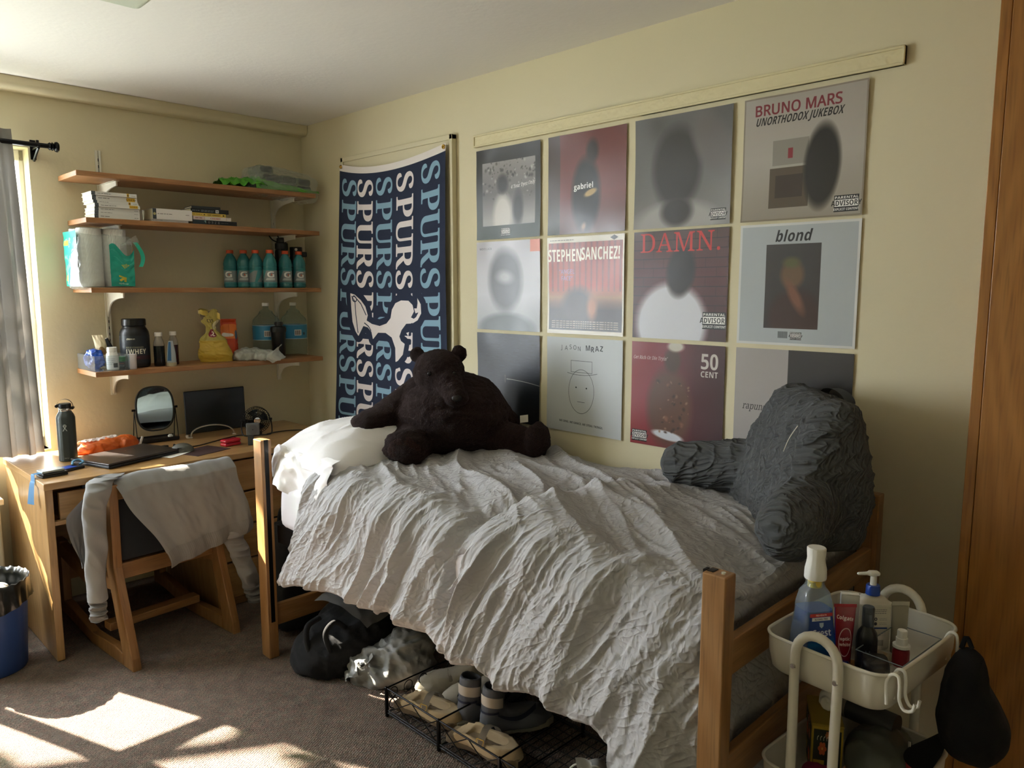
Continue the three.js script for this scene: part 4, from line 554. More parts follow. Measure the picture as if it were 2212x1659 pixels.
  part('bag', sdfGeo((x, y, z) => Math.max(smin(sdEll(x + 0.03, y - 0.02, z, 0.085, 0.042, 0.06), sdEll(x - 0.05, y - 0.02, z - 0.05, 0.05, 0.03, 0.045), 0.02), -y + 0.001), [0, 0.03, 0.02], 0.14, 50, (x, y, z) => (y < 0.004 ? 0 : 0.009 * ridge(x * 24, y * 24, z * 24) + 0.004 * ridge(x * 60, y * 60, z * 60))), film, p);
  part('bag_mouth', grid(26, 16, (u, v) => { const a = lerp(-0.2, 1, v); return [0.055 + 0.075 * u - 0.02 * Math.sin(v * 4), 0.028 - 0.045 * a + 0.05 * u * (1 - v * 0.4) + 0.006 * ridge(u * 6, v * 6), 0.09 + 0.02 * Math.sin(u * 3) + 0.012 * v, u, v]; }), film, p);
  part('contents', sdfGeo((x, y, z) => sdEll(x + 0.045, y - 0.024, z - 0.01, 0.04, 0.022, 0.03), [-0.045, 0.024, 0.01], 0.06, 24, (x, y, z) => 0.003 * noise(x * 60, y * 60, z * 60)), S({ color: 0x8b8440, roughness: 0.8 }), p);
  // water jugs
  const jl = printed(512, 128, (x, w, h) => { x.fillStyle = '#2f83ad'; x.fillRect(0, 0, w, h); x.fillStyle = '#d4e2e8'; x.fillRect(0, 0, w, 3); x.fillRect(0, h - 4, w, 4); x.fillStyle = '#d9d6d0'; x.fillRect(w * 0.46, h * 0.35, 44, 52); x.fillStyle = '#5b4a44'; for (let i = 0; i < 9; i++) x.fillRect(w * 0.468 + i * 4, h * 0.4, i % 3 ? 2 : 3, 40); x.fillStyle = '#22384a'; x.fillRect(w * 0.57, h * 0.55, 16, 22); }, { roughness: 0.35 });
  const jw = PH({ color: 0xe6efee, roughness: 0.05, transmission: 0.93, thickness: 0, ior: 1.33, side: THREE.DoubleSide });
  const jug = thing('water_jug', 'clear gallon water jug with a blue label, left of the pair', 'water jug', [-0.322, Y4, 0.098], -0.4, 'water jugs on the lowest shelf');
  part('jug', grid(64, 70, (u, v) => { const a = u * 6.283, r = curve1([[0, 0.07], [0.04, 0.077], [0.3, 0.077], [0.31, 0.0755], [0.62, 0.0755], [0.64, 0.077], [0.7, 0.072], [0.88, 0.035], [0.95, 0.016], [1, 0.0155]], v), rib = v > 0.64 && v < 0.92 ? 0.0035 * Math.sin(a * 14 + v * 26) * sstep(0.64, 0.7, v) * sstep(0.92, 0.86, v) : v < 0.3 ? 0.0018 * Math.sin(v * 180) : 0; return [(r + rib) * Math.sin(a), 0.001 + v * 0.295, (r + rib) * Math.cos(a), u, v]; }, true), jw, jug);
  part('cap', lathe([[0, 0.312], [0.018, 0.312], [0.0195, 0.31], [0.0195, 0.294], [0, 0.293]], 26), M.whitePlastic, jug); part('label', band(0.0766, 0.1, 0.184, 6.28, 48), jl, jug);
  copyOf(jug, [-0.15, Y4, 0.1], -0.2, 'clear gallon water jug with a blue label, nearest the room corner');
  const s = thing('shaker_cup', 'black plastic shaker cup standing before the water jugs', 'shaker cup', [-0.318, Y4, 0.228], -0.5);
  part('cup', lathe([[0, 0], [0.032, 0], [0.0345, 0.004], [0.041, 0.15], [0.043, 0.155]], 36), PH({ color: 0x101316, roughness: 0.3 }), s); part('lid', lathe([[0.044, 0.15], [0.0445, 0.17], [0.04, 0.18], [0.02, 0.184], [0, 0.184]], 36), M.blackPlastic, s); part('spout', [lathe([[0, 0.208], [0.016, 0.208], [0.018, 0.205], [0.019, 0.183]], 24).translate(0.004, 0, 0.016), bar([-0.02, 0.196, 0.02], [0.028, 0.196, 0.02], 0.012, 0.018)], M.blackPlastic, s);
}
// ---------------------------------------------------------------- desk
{
  const d = thing('desk', 'wooden pedestal desk under the shelves by the window', 'desk');
  const X0 = -1.642, X1 = -0.205, Z0 = 0.045, Z1 = 0.74;
  const w = M.deskWood;
  part('desktop', mm(X0, X1, 0.74, 0.77, Z0, Z1, 0.004, 'x'), w, d);
  part('side_panel', mm(X0 + 0.006, X0 + 0.036, 0.002, 0.74, Z0 + 0.005, Z1 - 0.022, 0.003), w, d);
  part('side_panel', mm(X1 - 0.03, X1 - 0.004, 0.002, 0.74, Z0 + 0.005, Z1 - 0.022, 0.003), w, d);
  part('back_panel', mm(X0 + 0.036, X1 - 0.03, 0.32, 0.74, Z0 + 0.02, Z0 + 0.035, 0.002, 'x'), w, d);
  const dr = part('drawer', mm(X0 + 0.06, -1.3, 0.6, 0.715, Z1 - 0.06, Z1 - 0.04, 0.003, 'x'), w, d);
  part('drawer_bottom', mm(X0 + 0.06, -1.3, 0.6, 0.606, 0.2, Z1 - 0.06, 0), w, dr);
  part('drawer_rail', [mm(X0 + 0.036, -0.93, 0.582, 0.6, Z1 - 0.05, Z1 - 0.025, 0.002, 'x'), mm(-1.3, -0.93, 0.715, 0.74, Z1 - 0.06, Z1 - 0.04, 0.002, 'x')], w, d);
  part('pull_recess', mm(-1.49, -1.3, 0.716, 0.74, Z1 - 0.075, Z1 - 0.045, 0.001), M.darkGrey, d, 'dark finger slot above the drawer');
  part('pedestal_side', mm(-0.945, -0.92, 0.002, 0.74, Z0 + 0.03, Z1 - 0.022, 0.002), w, d);
  for (const [a, b] of [[0.575, 0.728], [0.41, 0.565], [0.235, 0.4], [0.05, 0.225]]) { const f = part('drawer', mm(-0.918, -0.237, a, b, Z1 - 0.045, Z1 - 0.024, 0.004, 'x'), w, d); part('finger_groove', mm(-0.7, -0.45, b - 0.006, b + 0.002, Z1 - 0.05, Z1 - 0.03, 0.001), M.darkGrey, f); }
  part('plinth', mm(-0.918, -0.237, 0.002, 0.045, Z1 - 0.07, Z1 - 0.05, 0.002, 'x'), w, d);
}
const D = 0.7703;
{ // black steel water bottle
  const b = thing('water_bottle', 'dark green-grey steel water bottle with strap lid by the curtain', 'water bottle', [-1.44, D, 0.325], -0.4), r = 0.0385;
  part('bottle_body', lathe([[0, 0], [r - 0.003, 0], [r, 0.004], [r, 0.2], [r - 0.004, 0.213], [0.027, 0.226], [0.025, 0.23]], 48), S({ color: 0x3b413e, roughness: 0.42, metalness: 0.35 }), b);
  part('neck_ring', lathe([[0.0245, 0.23], [0.0255, 0.232], [0.0255, 0.243], [0.0245, 0.244]], 40), M.chrome, b);
  part('lid', lathe([[0.026, 0.245], [0.0265, 0.248], [0.0265, 0.262], [0.024, 0.265], [0, 0.265]], 40), M.blackPlastic, b);
  part('lid_strap', grid(40, 6, (u, v) => { const a = Math.PI * u; return [-0.033 * Math.cos(a) + 0.004 * Math.sin(a), 0.252 + 0.037 * Math.sin(a) - 0.01 * u, lerp(-0.009, 0.009, v)]; }), S({ color: 0x1d2222, roughness: 0.5, side: THREE.DoubleSide }), b); for (const s of [-1, 1]) part('strap_pin', new THREE.CylinderGeometry(0.007, 0.007, 0.024, 16).rotateX(Math.PI / 2).translate(s * 0.031, s > 0 ? 0.243 : 0.254, 0), M.blackPlastic, b);
  part('logo', band(r + 0.0004, 0.14, 0.175, 0.75, 12), printed(128, 128, (x, w, h) => { x.fillStyle = '#2f3836'; x.fillRect(0, 0, w, h); x.strokeStyle = '#c9cfcc'; x.lineWidth = 9; x.lineCap = 'round'; x.beginPath(); x.moveTo(30, 118); x.lineTo(92, 34); x.moveTo(98, 118); x.lineTo(36, 34); x.stroke(); x.lineWidth = 6; x.beginPath(); x.arc(64, 38, 26, Math.PI, 0); x.stroke(); x.beginPath(); x.arc(64, 40, 12, Math.PI, 0); x.stroke(); }), b, 'pale crossed emblem');
  part('word_mark', band(r + 0.0004, 0.014, 0.02, 0.9, 12), printed(256, 32, (x, w, h) => { x.fillStyle = '#2f3836'; x.fillRect(0, 0, w, h); txt(x, 'Hydro Flask', w / 2, h / 2, 26, '#c9cfcc', { style: 'normal' }); }), b);
}
{
  const t = thing('wallet_stack', 'black and grey card wallet at the front left corner of the desk', 'wallet', [-1.575, D, 0.598], 0.12);
  part('wallet', [box(0.1, 0.009, 0.068, 0, 0, 0, 0.003), box(0.097, 0.008, 0.066, 0.002, 0.0095, 0.001, 0.003)], S({ color: 0x1a1f1c, roughness: 0.5 }), t); part('card_holder', box(0.088, 0.01, 0.06, -0.003, 0.018, -0.003, 0.003), S({ color: 0x9aa5a8, roughness: 0.3, metalness: 0.3 }), t);
  const l = thing('lanyard', 'blue lanyard strap hanging over the left edge of the desk', 'lanyard', [0, 0, 0]);
  part('strap', grid(40, 8, (u, v) => { const a = curve1([[0, -1.61], [0.35, -1.648], [1, -1.664]], u), y = curve1([[0, D + 0.02], [0.3, D + 0.018], [0.5, D - 0.012], [1, D - 0.105]], u); return [a + 0.008 * (v - 0.5) * u * 2, y, 0.6 + 0.03 * (v - 0.5) + 0.012 * u + 0.012 * Math.pow(u, 3) * (v - 0.5), u, v]; }), S({ color: 0x3d6f96, roughness: 0.7, side: THREE.DoubleSide }), l);
  const p = thing('card_case', 'blue and black card case beside the wallet on the desk', 'card case', [-1.5, D, 0.535], 0.35);
  part('case', box(0.115, 0.012, 0.07, 0, 0, 0, 0.004), S({ color: 0x15191f, roughness: 0.4 }), p); part('card', box(0.075, 0.0012, 0.055, -0.012, 0.0122, 0.002, 0.0004), S({ color: 0x1d3f9a, roughness: 0.3 }), p); part('wrist_loop', tube([[0.03, 0.014, -0.01], [0.045, 0.026, -0.025], [0.07, 0.03, -0.02], [0.075, 0.022, 0.0], [0.05, 0.015, 0.008]], 0.0045, 30, 8), S({ color: 0x5f93b5, roughness: 0.6 }), p);
}
{
  const l = thing('laptop', 'closed dark laptop on the desk', 'laptop', [-1.235, D, 0.475], 0.32);
  part('base', box(0.375, 0.013, 0.265, 0, 0.002, 0, 0.004), S({ color: 0x1c1e21, roughness: 0.4, metalness: 0.4 }), l); part('lid', box(0.375, 0.009, 0.265, 0, 0.0155, 0, 0.004), PH({ color: 0x3a3432, roughness: 0.3, metalness: 0.5 }), l);
  part('badge', box(0.05, 0.0005, 0.005, 0.06, 0.0247, -0.06, 0.0001), M.chrome, l); part('hinge', rod([-0.15, 0.012, -0.131], [0.15, 0.012, -0.131], 0.005), M.darkGrey, l);
}
{
  const o = thing('orange_bag', 'crumpled bright orange plastic bag behind the laptop', 'plastic bag', [-1.25, D, 0.205], 0.25);
  part('bag', sdfGeo((x, y, z) => Math.max(smin(sdEll(x, y - 0.012, z, 0.13, 0.04, 0.055), sdEll(x - 0.1, y - 0.014, z - 0.01, 0.05, 0.035, 0.045), 0.03), -y + 0.001), [0, 0.03, 0], 0.165, 56, (x, y, z) => (y < 0.004 ? 0 : 0.010 * ridge(x * 20, y * 24, z * 26) + 0.004 * ridge(x * 60, y * 60, z * 60))), PH({ color: 0xe0702c, roughness: 0.35, transmission: 0.25, side: THREE.DoubleSide }), o);
  part('bag_fold', grid(30, 12, (u, v) => [lerp(-0.11, 0.06, u), 0.03 + 0.03 * Math.sin(v * 2.2) + 0.008 * ridge(u * 7, v * 5), lerp(-0.06, 0.02, v), u, v]), PH({ color: 0xe9e1da, roughness: 0.35, transmission: 0.3, side: THREE.DoubleSide }), o, 'white translucent fold');
  const k = thing('earbud', 'small white plastic clip standing by the orange bag', 'clip', [-1.085, D, 0.2], 0.4);
  part('clip', [box(0.012, 0.045, 0.006, 0, 0, 0, 0.002).rotateZ(-0.45), box(0.022, 0.008, 0.01, -0.004, 0, 0, 0.003)], M.whitePlastic, k);
}
{ // make-up mirror on wire legs
  const m = thing('table_mirror', 'rounded table mirror on wire legs with a black tray base', 'mirror', [-0.985, D, 0.15], -0.06);
  const sq = (w, h, n = 64) => { const s = new THREE.Shape(); for (let i = 0; i <= n; i++) { const a = i / n * 6.2832, c = Math.cos(a), q = Math.sin(a), k = 2.7; const x = w * Math.sign(c) * Math.pow(Math.abs(c), 2 / k), y = h * Math.sign(q) * Math.pow(Math.abs(q), 2 / k); i ? s.lineTo(x, y) : s.moveTo(x, y); } return s; };
  const put = (g) => g.rotateX(-0.06).translate(0, 0.17, 0);
  const rim = sq(0.094, 0.116); rim.holes.push(new THREE.Path(sq(0.088, 0.11).getPoints()));
  part('frame', put(new THREE.ExtrudeGeometry(rim, { depth: 0.012, bevelEnabled: true, bevelSize: 0.001, bevelThickness: 0.001, bevelSegments: 2 })), S({ color: 0x2d2f2c, roughness: 0.4, metalness: 0.4 }), m);
  part('mirror_glass', put(new THREE.ExtrudeGeometry(sq(0.0885, 0.1105), { depth: 0.006, bevelEnabled: false }).translate(0, 0, 0.002)), S({ color: 0x98a29a, roughness: 0.02, metalness: 1 }), m);
  part('tray', [box(0.2, 0.012, 0.1, 0, 0.001, 0, 0.005), box(0.2, 0.014, 0.004, 0, 0.006, 0.048, 0.001), box(0.2, 0.014, 0.004, 0, 0.006, -0.048, 0.001)], M.blackPlastic, m);
  for (const s of [-1, 1]) { part('wire_leg', tube([[s * 0.1, 0.17, 0.004], [s * 0.1, 0.012, 0.03], [s * 0.1, 0.006, 0.02], [s * 0.1, 0.006, -0.02], [s * 0.1, 0.012, -0.03], [s * 0.1, 0.17, 0.004]], 0.0022, 60, 6), M.blackMetal, m); part('pivot', new THREE.CylinderGeometry(0.006, 0.006, 0.02, 16).rotateZ(Math.PI / 2).translate(s * 0.101, 0.17, 0.004), M.blackMetal, m); }
  const w = thing('wall_plug', 'small white round plug lying on the mirror tray', 'plug', [-0.915, D + 0.0135, 0.155]); part('plug', lathe([[0, 0], [0.012, 0], [0.013, 0.006], [0.008, 0.012], [0, 0.013]], 20), M.whitePlastic, w);
}
{ // portable monitor on a silver arch
  const m = thing('monitor', 'black portable monitor leaning at the wall behind the silver arch', 'monitor', [-0.648, D, 0.115], 0.0);
  part('screen_case', box(0.338, 0.232, 0.012, 0, 0.004, 0, 0.005).rotateX(-0.05), M.blackPlastic, m);
  part('screen', new THREE.PlaneGeometry(0.33, 0.224).translate(0, 0.12, 0.0068).rotateX(-0.05), PH({ color: 0x1a2021, roughness: 0.3, clearcoat: 0.3 }), m);
  const a = thing('arch_stand', 'silver arched metal stand before the black monitor', 'monitor stand', [-0.725, D, 0.235], -0.3);
  part('arch', grid(50, 12, (u, v) => { const t = u * Math.PI, x = -0.108 * Math.cos(t), y = 0.058 * Math.pow(Math.sin(t), 0.8), b = v * 6.283; return [x + 0.004 * Math.cos(b) * -Math.cos(t), 0.004 + y + 0.004 * Math.cos(b) * Math.sin(t), 0.011 * Math.sin(b), u, v]; }), S({ color: 0xc9c5bd, roughness: 0.28, metalness: 0.9, side: THREE.DoubleSide }), a);
  part('foot', [box(0.03, 0.008, 0.03, -0.115, 0, 0.008, 0.003), box(0.014, 0.016, 0.02, -0.128, 0.004, 0.012, 0.004), box(0.02, 0.008, 0.026, 0.108, 0, 0, 0.003)], S({ color: 0xd9d5cc, roughness: 0.3, metalness: 0.8 }), a);
}
{
  const p = thing('mouse_pad', 'thin dark maroon mouse pad on the desk', 'mouse pad', [-0.93, D, 0.57], 0.32); part('pad', box(0.2, 0.002, 0.16, 0.01, 0, 0, 0.0008), S({ color: 0x3c2624, roughness: 0.7 }), p);
  const m = thing('mouse', 'grey rounded computer mouse at the corner of the maroon pad', 'mouse', [-1.0, D + 0.0022, 0.52], 1.15);
  part('shell', sdfGeo((x, y, z) => Math.max(sdEll(x, y, z, 0.036, 0.042, 0.055), -y + 0.001), [0, 0.02, 0], 0.07, 40), S({ color: 0x55554f, roughness: 0.45 }), m); part('wheel', new THREE.CylinderGeometry(0.006, 0.006, 0.006, 18).rotateZ(Math.PI / 2).translate(0, 0.034, -0.034), M.darkGrey, m); part('side_button', box(0.004, 0.006, 0.018, -0.034, 0.02, -0.01, 0.001), M.darkGrey, m);
  for (const [x, z, t, l, w, h] of [[-1.075, 0.5, 0.5, 'white sheet of paper between the laptop and the mouse', 0.15, 0.2], [-1.1, 0.39, 0.2, 'second white sheet, under the back edge of the first', 0.16, 0.17]]) { const s = thing('paper_sheet', l, 'paper', [x, D + (z > 0.45 ? 0.0012 : 0), z], t); part('sheet', grid(12, 12, (u, v) => [lerp(-w / 2, w / 2, u), 0.0006 + 0.004 * Math.pow(u, 4) * v + 0.002 * Math.max(0, noise(u * 3, v * 3)), lerp(-h / 2, h / 2, v)], false, true), S({ color: 0xf1eee6, roughness: 0.8, side: THREE.DoubleSide }), s); }
  const r = thing('red_case', 'small glossy red case on the right of the desk', 'case', [-0.765, D, 0.535], 0.18); part('case_bottom', sdfGeo((x, y, z) => sdRBox(x, y - 0.009, z, 0.046, 0.009, 0.026, 0.0085), [0, 0.009, 0], 0.055, 36), PH({ color: 0xb8152c, roughness: 0.2, clearcoat: 0.5 }), r); part('case_lid', sdfGeo((x, y, z) => sdRBox(x, y - 0.026, z, 0.046, 0.0085, 0.026, 0.0085), [0, 0.026, 0], 0.055, 36), PH({ color: 0xc21b32, roughness: 0.2, clearcoat: 0.5 }), r);
  solo('desk_cable', tube([[-1.06, D + 0.004, 0.42], [-1.0, D + 0.003, 0.43], [-0.9, D + 0.003, 0.44], [-0.8, D + 0.003, 0.4], [-0.72, D + 0.003, 0.36], [-0.62, D + 0.003, 0.33], [-0.6, D + 0.003, 0.36]], 0.0028, 60, 7), M.blackPlastic, 'thin black cable running across the desk to the fan', 'cable');
  solo('desk_cable', tube([[-0.5, D + 0.003, 0.4], [-0.42, D + 0.003, 0.38], [-0.34, D + 0.003, 0.4], [-0.27, D + 0.003, 0.48], [-0.24, D + 0.003, 0.6]], 0.0028, 40, 7), M.blackPlastic, 'thin black cable right of the fan, running towards the pillow', 'cable');
  const pb = thing('power_adapter', 'black power adapter plug lying behind the grey mouse', 'adapter', [-1.045, D, 0.405], 0.5); part('adapter', [box(0.045, 0.02, 0.026, 0, 0, 0, 0.004), rod([-0.022, 0.01, 0], [-0.05, 0.006, 0.004], 0.004)], M.blackPlastic, pb);
}
{ // desk fan in a wire cage
  const f = thing('desk_fan', 'small black desk fan with a wire cage behind the bed post', 'fan', [-0.54, D, 0.37], -0.35), R = 0.068, cy = 0.083;
  const cage = []; for (const z of [-0.022, 0.022]) for (const r of [R, R * 0.72, R * 0.45]) cage.push(new THREE.TorusGeometry(r, 0.0016, 6, 48).translate(0, cy, z * (r === R ? 1 : r > 0.045 ? 1.25 : 1.4)));
  for (let i = 0; i < 36; i++) { const a = i / 36 * 6.283, c = Math.cos(a), s = Math.sin(a); cage.push(tube([[0.016 * c, cy + 0.016 * s, 0.032], [0.05 * c, cy + 0.05 * s, 0.028], [R * c, cy + R * s, 0.02], [(R + 0.002) * c, cy + (R + 0.002) * s, 0], [R * c, cy + R * s, -0.022], [0.02 * c, cy + 0.02 * s, -0.032]], 0.0011, 14, 5)); }
  part('cage', cage, M.blackMetal, f); part('hub_badge', lathe([[0, 0.006], [0.017, 0.004], [0.018, 0]], 24).rotateX(Math.PI / 2).translate(0, cy, 0.03), M.chrome, f);
  part('motor', new THREE.CylinderGeometry(0.02, 0.017, 0.03, 24).rotateX(Math.PI / 2).translate(0, cy, -0.024), M.blackPlastic, f);
  for (let i = 0; i < 4; i++) part('blade', grid(10, 8, (u, v) => { const r = lerp(0.012, 0.058, v), a = lerp(-0.5, 0.55, u) * (0.6 + 0.4 * v); return [r * Math.sin(a), r * Math.cos(a), 0.012 * (u - 0.5)]; }).rotateZ(i * Math.PI / 2 + 0.4).translate(0, cy, 0.004), S({ color: 0x202428, roughness: 0.25, metalness: 0.4, side: THREE.DoubleSide }), f);
  part('stand', [tube([[-0.074, cy, 0], [-0.078, 0.03, 0], [-0.07, 0.006, 0.02], [0, 0.004, 0.035], [0.07, 0.006, 0.02], [0.078, 0.03, 0], [0.074, cy, 0]], 0.0035, 60, 8), box(0.05, 0.02, 0.05, 0, 0, -0.01, 0.008), rod([-0.08, cy, 0], [-0.066, cy, 0], 0.006), rod([0.066, cy, 0], [0.08, cy, 0], 0.006)], M.blackPlastic, f);
  const s = thing('desk_timer', 'grey square desk timer with a round dial on a dark block', 'timer', [-0.675, D, 0.6], -0.5);
  part('block', box(0.028, 0.05, 0.03, -0.012, 0, 0, 0.002), S({ color: 0x3a3d3f, roughness: 0.6 }), s); part('case', box(0.064, 0.06, 0.03, 0, 0.0505, 0, 0.004), S({ color: 0x606264, roughness: 0.6 }), s); part('dial', new THREE.CylinderGeometry(0.024, 0.024, 0.002, 36).rotateX(Math.PI / 2).translate(0, 0.08, 0.0155), S({ color: 0x55575a, roughness: 0.5 }), s); part('knob', new THREE.CylinderGeometry(0.0035, 0.0035, 0.003, 12).rotateX(Math.PI / 2).translate(0, 0.08, 0.0175), M.darkGrey, s);
}
// ---------------------------------------------------------------- chair with a sweatshirt over its back
const CH = [-1.45, 0, 0.972], CT = THREE.MathUtils.degToRad(5);
{
  const c = thing('desk_chair', 'wooden sled-base chair with dark cushions pushed up to the desk', 'chair', CH, CT), W = 0.48, t = 0.036, w = M.chairWood;
  const side = (pts, x, name) => { const s = extrude(pts, t, 0.004, 'y'); s.rotateY(-Math.PI / 2); part(name, s.translate(x + t, 0, 0), w, c); }; // pts are [z, y]
  for (const x of [0, W - t]) {
    side([[-0.03, 0.0], [0.062, 0.0], [0.055, 0.05], [-0.06, 0.41], [-0.055, 0.76], [-0.115, 0.765], [-0.135, 0.40], [-0.03, 0.055]], x, 'rear_leg');
    side([[-0.03, 0.0], [-0.03, 0.055], [-0.12, 0.062], [-0.33, 0.055], [-0.61, 0.115], [-0.7, 0.12], [-0.7, 0.06], [-0.6, 0.05], [-0.35, 0.002], [-0.15, 0.0]], x, 'runner');
    side([[-0.7, 0.06], [-0.635, 0.06], [-0.635, 0.40], [-0.7, 0.405]], x, 'front_leg');
    side([[-0.7, 0.405], [-0.7, 0.34], [-0.38, 0.27], [-0.10, 0.31], [-0.11, 0.36], [-0.36, 0.335]], x, 'seat_rail');
  }
  part('stretcher', mm(t, W - t, 0.075, 0.11, -0.29, -0.23, 0.004, 'x'), w, c); part('stretcher', mm(t, W - t, 0.2, 0.29, -0.69, -0.665, 0.004, 'x'), w, c);
  part('back_rail', mm(t, W - t, 0.345, 0.415, -0.118, -0.085, 0.004, 'x'), w, c); part('top_rail', mm(t, W - t, 0.69, 0.76, -0.105, -0.075, 0.004, 'x'), w, c);
  const navy = cloth(0x23272c, 0.95);
  part('seat_cushion', sdfGeo((x, y, z) => sdRBox(x, y, z, 0.2, 0.035, 0.25, 0.025), [0, 0, 0], 0.27, 60).rotateX(-0.08).translate(W / 2, 0.385, -0.39), navy, c);
  part('back_cushion', sdfGeo((x, y, z) => sdRBox(x, y, z, 0.2, 0.175, 0.028, 0.02), [0, 0, 0], 0.22, 56).translate(W / 2, 0.595, -0.112), navy, c);
}
{
  const jersey = cloth(0x929190, 0.95), rib = cloth(0x888786, 0.95);
  const s = thing('sweatshirt', 'heather grey sweatshirt draped over the back of the desk chair', 'sweatshirt', CH, CT);
  // path over the chair back: front side up, over the top, down behind
  const xl = (v) => lerp(0.03, 0.2, sstep(0.3, 1.0, v)) , xr = (v) => lerp(0.545, 0.6, sstep(0.3, 1, v));
  const P = (u, v) => { // v: 0 in front of the chair back low, .3 ridge, 1 hem behind
    const x = lerp(xl(v), xr(v), u), ridgeY = 0.792 + 0.012 * noise(u * 5, 2) - 0.012 * u - 0.02 * sstep(0.12, 0, u), a = (v - 0.3) / 0.7;
    let y, z; if (v < 0.3) { const b = (0.3 - v) / 0.3; y = ridgeY - 0.02 * b * b - 0.2 * b; z = -0.092 - 0.058 * Math.pow(b, 0.35); } else { const hem = lerp(0.372, 0.445, u) ; y = ridgeY - 0.012 * Math.min(1, a * 9) * 0 - a * (ridgeY - hem) - 0.0; z = -0.092 + 0.058 * Math.pow(Math.min(1, a / 0.12), 0.6) + 0.035 * a; }
    const f = 0.016 * Math.sin(u * 21 + v * 2) * sstep(0.3, 0.75, v) * (0.5 + 0.5 * noise(u * 4, 5)) + 0.011 * ridge(u * 4.2 + v * 0.6, v * 1.2, 4) * sstep(0.28, 0.5, v) + 0.004 * noise(u * 18, v * 10, 2);
    return [x + 0.01 * noise(v * 4, u * 2, 8), y, z + f, x, y];
  };
  part('body', merge([grid(130, 110, (u, v) => P(u, v * 0.88), false, true), grid(60, 50, (u, v) => { const q = P(lerp(0.02, 0.98, u), v * 0.87); return [q[0], q[1] - 0.006, q[2] - (v > 0.34 ? 0.012 : -0.012), q[3], q[4]]; })]), jersey, s);
  part('hem_band', grid(130, 16, (u, v) => { const q = P(u, lerp(0.87, 1, v)); return [q[0], q[1], q[2] + 0.006 + 0.004 * Math.sin(v * Math.PI) - 0.006 * v + 0.0012 * Math.sin(u * 500), q[3] * 3, q[4]]; }, false, true), rib, s);
  // sleeves: flattened tubes along a path
  const sleeve = (path, w0, w1, d, n0) => { const c = new THREE.CatmullRomCurve3(path.map((p) => V(...p))); return grid(44, 90, (u, v) => { const q = c.getPoint(v), a = u * 6.283, w = lerp(w0, w1, Math.pow(v, 0.8)), r = ridge(v * 8 + u * 1.5, u * 3, n0); return [q.x + w * Math.cos(a) + 0.006 * noise(u * 5, v * 9, n0), q.y + 0.006 * noise(v * 12, u * 4, n0), q.z + d * Math.sin(a) * (0.75 + 0.25 * r) + 0.007 * r * Math.sin(a) + 0.006 * Math.sin(v * 18 + n0), v * 0.6, u * 0.25]; }, true); };
  part('sleeve', sleeve([[0.03, 0.79, -0.12], [-0.03, 0.775, -0.06], [-0.055, 0.68, -0.055], [-0.06, 0.5, -0.07], [-0.068, 0.30, -0.06]], 0.06, 0.036, 0.03, 1), jersey, s);
  part('cuff', sleeve([[-0.068, 0.305, -0.06], [-0.07, 0.26, -0.06], [-0.072, 0.215, -0.06]], 0.034, 0.032, 0.02, 2), rib, s);
  part('shoulder_fold', grid(50, 60, (u, v) => { const y = lerp(0.79, 0.45, v); return [lerp(lerp(-0.005, -0.15, sstep(0, 0.35, v)) + 0.07 * sstep(0.4, 1, v), lerp(0.02, -0.05, v), u) + 0.012 * Math.sin(v * 5), y - 0.03 * (1 - u) * sstep(0, 0.3, v) - 0.02 * Math.sin(u * 3), -0.13 - 0.03 * Math.sin(u * 3.1) + 0.01 * noise(u * 6, v * 6, 3), u * 0.2, v * 0.4]; }), jersey, s);
  part('sleeve', sleeve([[0.5, 0.47, -0.03], [0.52, 0.4, -0.02], [0.545, 0.31, -0.01], [0.58, 0.17, -0.0]], 0.055, 0.042, 0.028, 5), jersey, s);
  part('cuff', sleeve([[0.578, 0.175, 0.0], [0.59, 0.13, 0.0], [0.602, 0.09, 0.0]], 0.04, 0.036, 0.022, 7), rib, s);
}
{ // waste bin with a black liner
  const b = thing('waste_bin', 'blue plastic waste bin with a black liner beside the desk', 'waste bin', [-1.838, 0, 0.59]);
  part('bin', lathe([[0, 0.004], [0.118, 0.002], [0.122, 0.008], [0.142, 0.36], [0.148, 0.365], [0.145, 0.372], [0.138, 0.36], [0.116, 0.012], [0, 0.01]], 48), PH({ color: 0x2d4a86, roughness: 0.45 }), b);
  part('liner', grid(140, 36, (u, v) => { const a = u * 6.283, w = 0.0035 * Math.sin(a * 19) + 0.004 * noise(Math.cos(a) * 5, Math.sin(a) * 5, v * 4), k = Math.abs(v - 0.5) * 2, r = v < 0.5 ? lerp(0.112, 0.138, v * 2) : lerp(0.149, 0.157, Math.pow(v * 2 - 1, 0.5)), y = v < 0.5 ? lerp(0.13, 0.383, v * 2) : lerp(0.383, 0.285 + 0.015 * Math.sin(a * 3), v * 2 - 1); return [(r + w * k) * Math.cos(a), y + 0.003 * Math.sin(a * 23) * (1 - k), (r + w * k) * Math.sin(a), u, v]; }, true), PH({ color: 0x10120f, roughness: 0.28, side: THREE.DoubleSide, clearcoat: 0.3 }), b);
  solo('crumpled_paper', sdfGeo((x, y, z) => sdEll(x, y, z, 0.05, 0.035, 0.05), [0, 0, 0], 0.07, 28, (x, y, z) => 0.01 * ridge(x * 30, y * 30, z * 30)), M.paper, 'crumpled white paper inside the waste bin', 'paper', [-1.8, 0.3, 0.55]);
  solo('liner_roll', sdfGeo((x, y, z) => sdEll(x, y - 0.09, z, 0.06, 0.1, 0.05), [0, 0.09, 0], 0.13, 30, (x, y, z) => 0.012 * ridge(x * 20, y * 20, z * 20)).translate(0, 0.003, 0), S({ color: 0x3b3d42, roughness: 0.6 }), 'dark grey bundle on the floor behind the waste bin', 'bundle', [-1.83, 0, 0.31]);
}
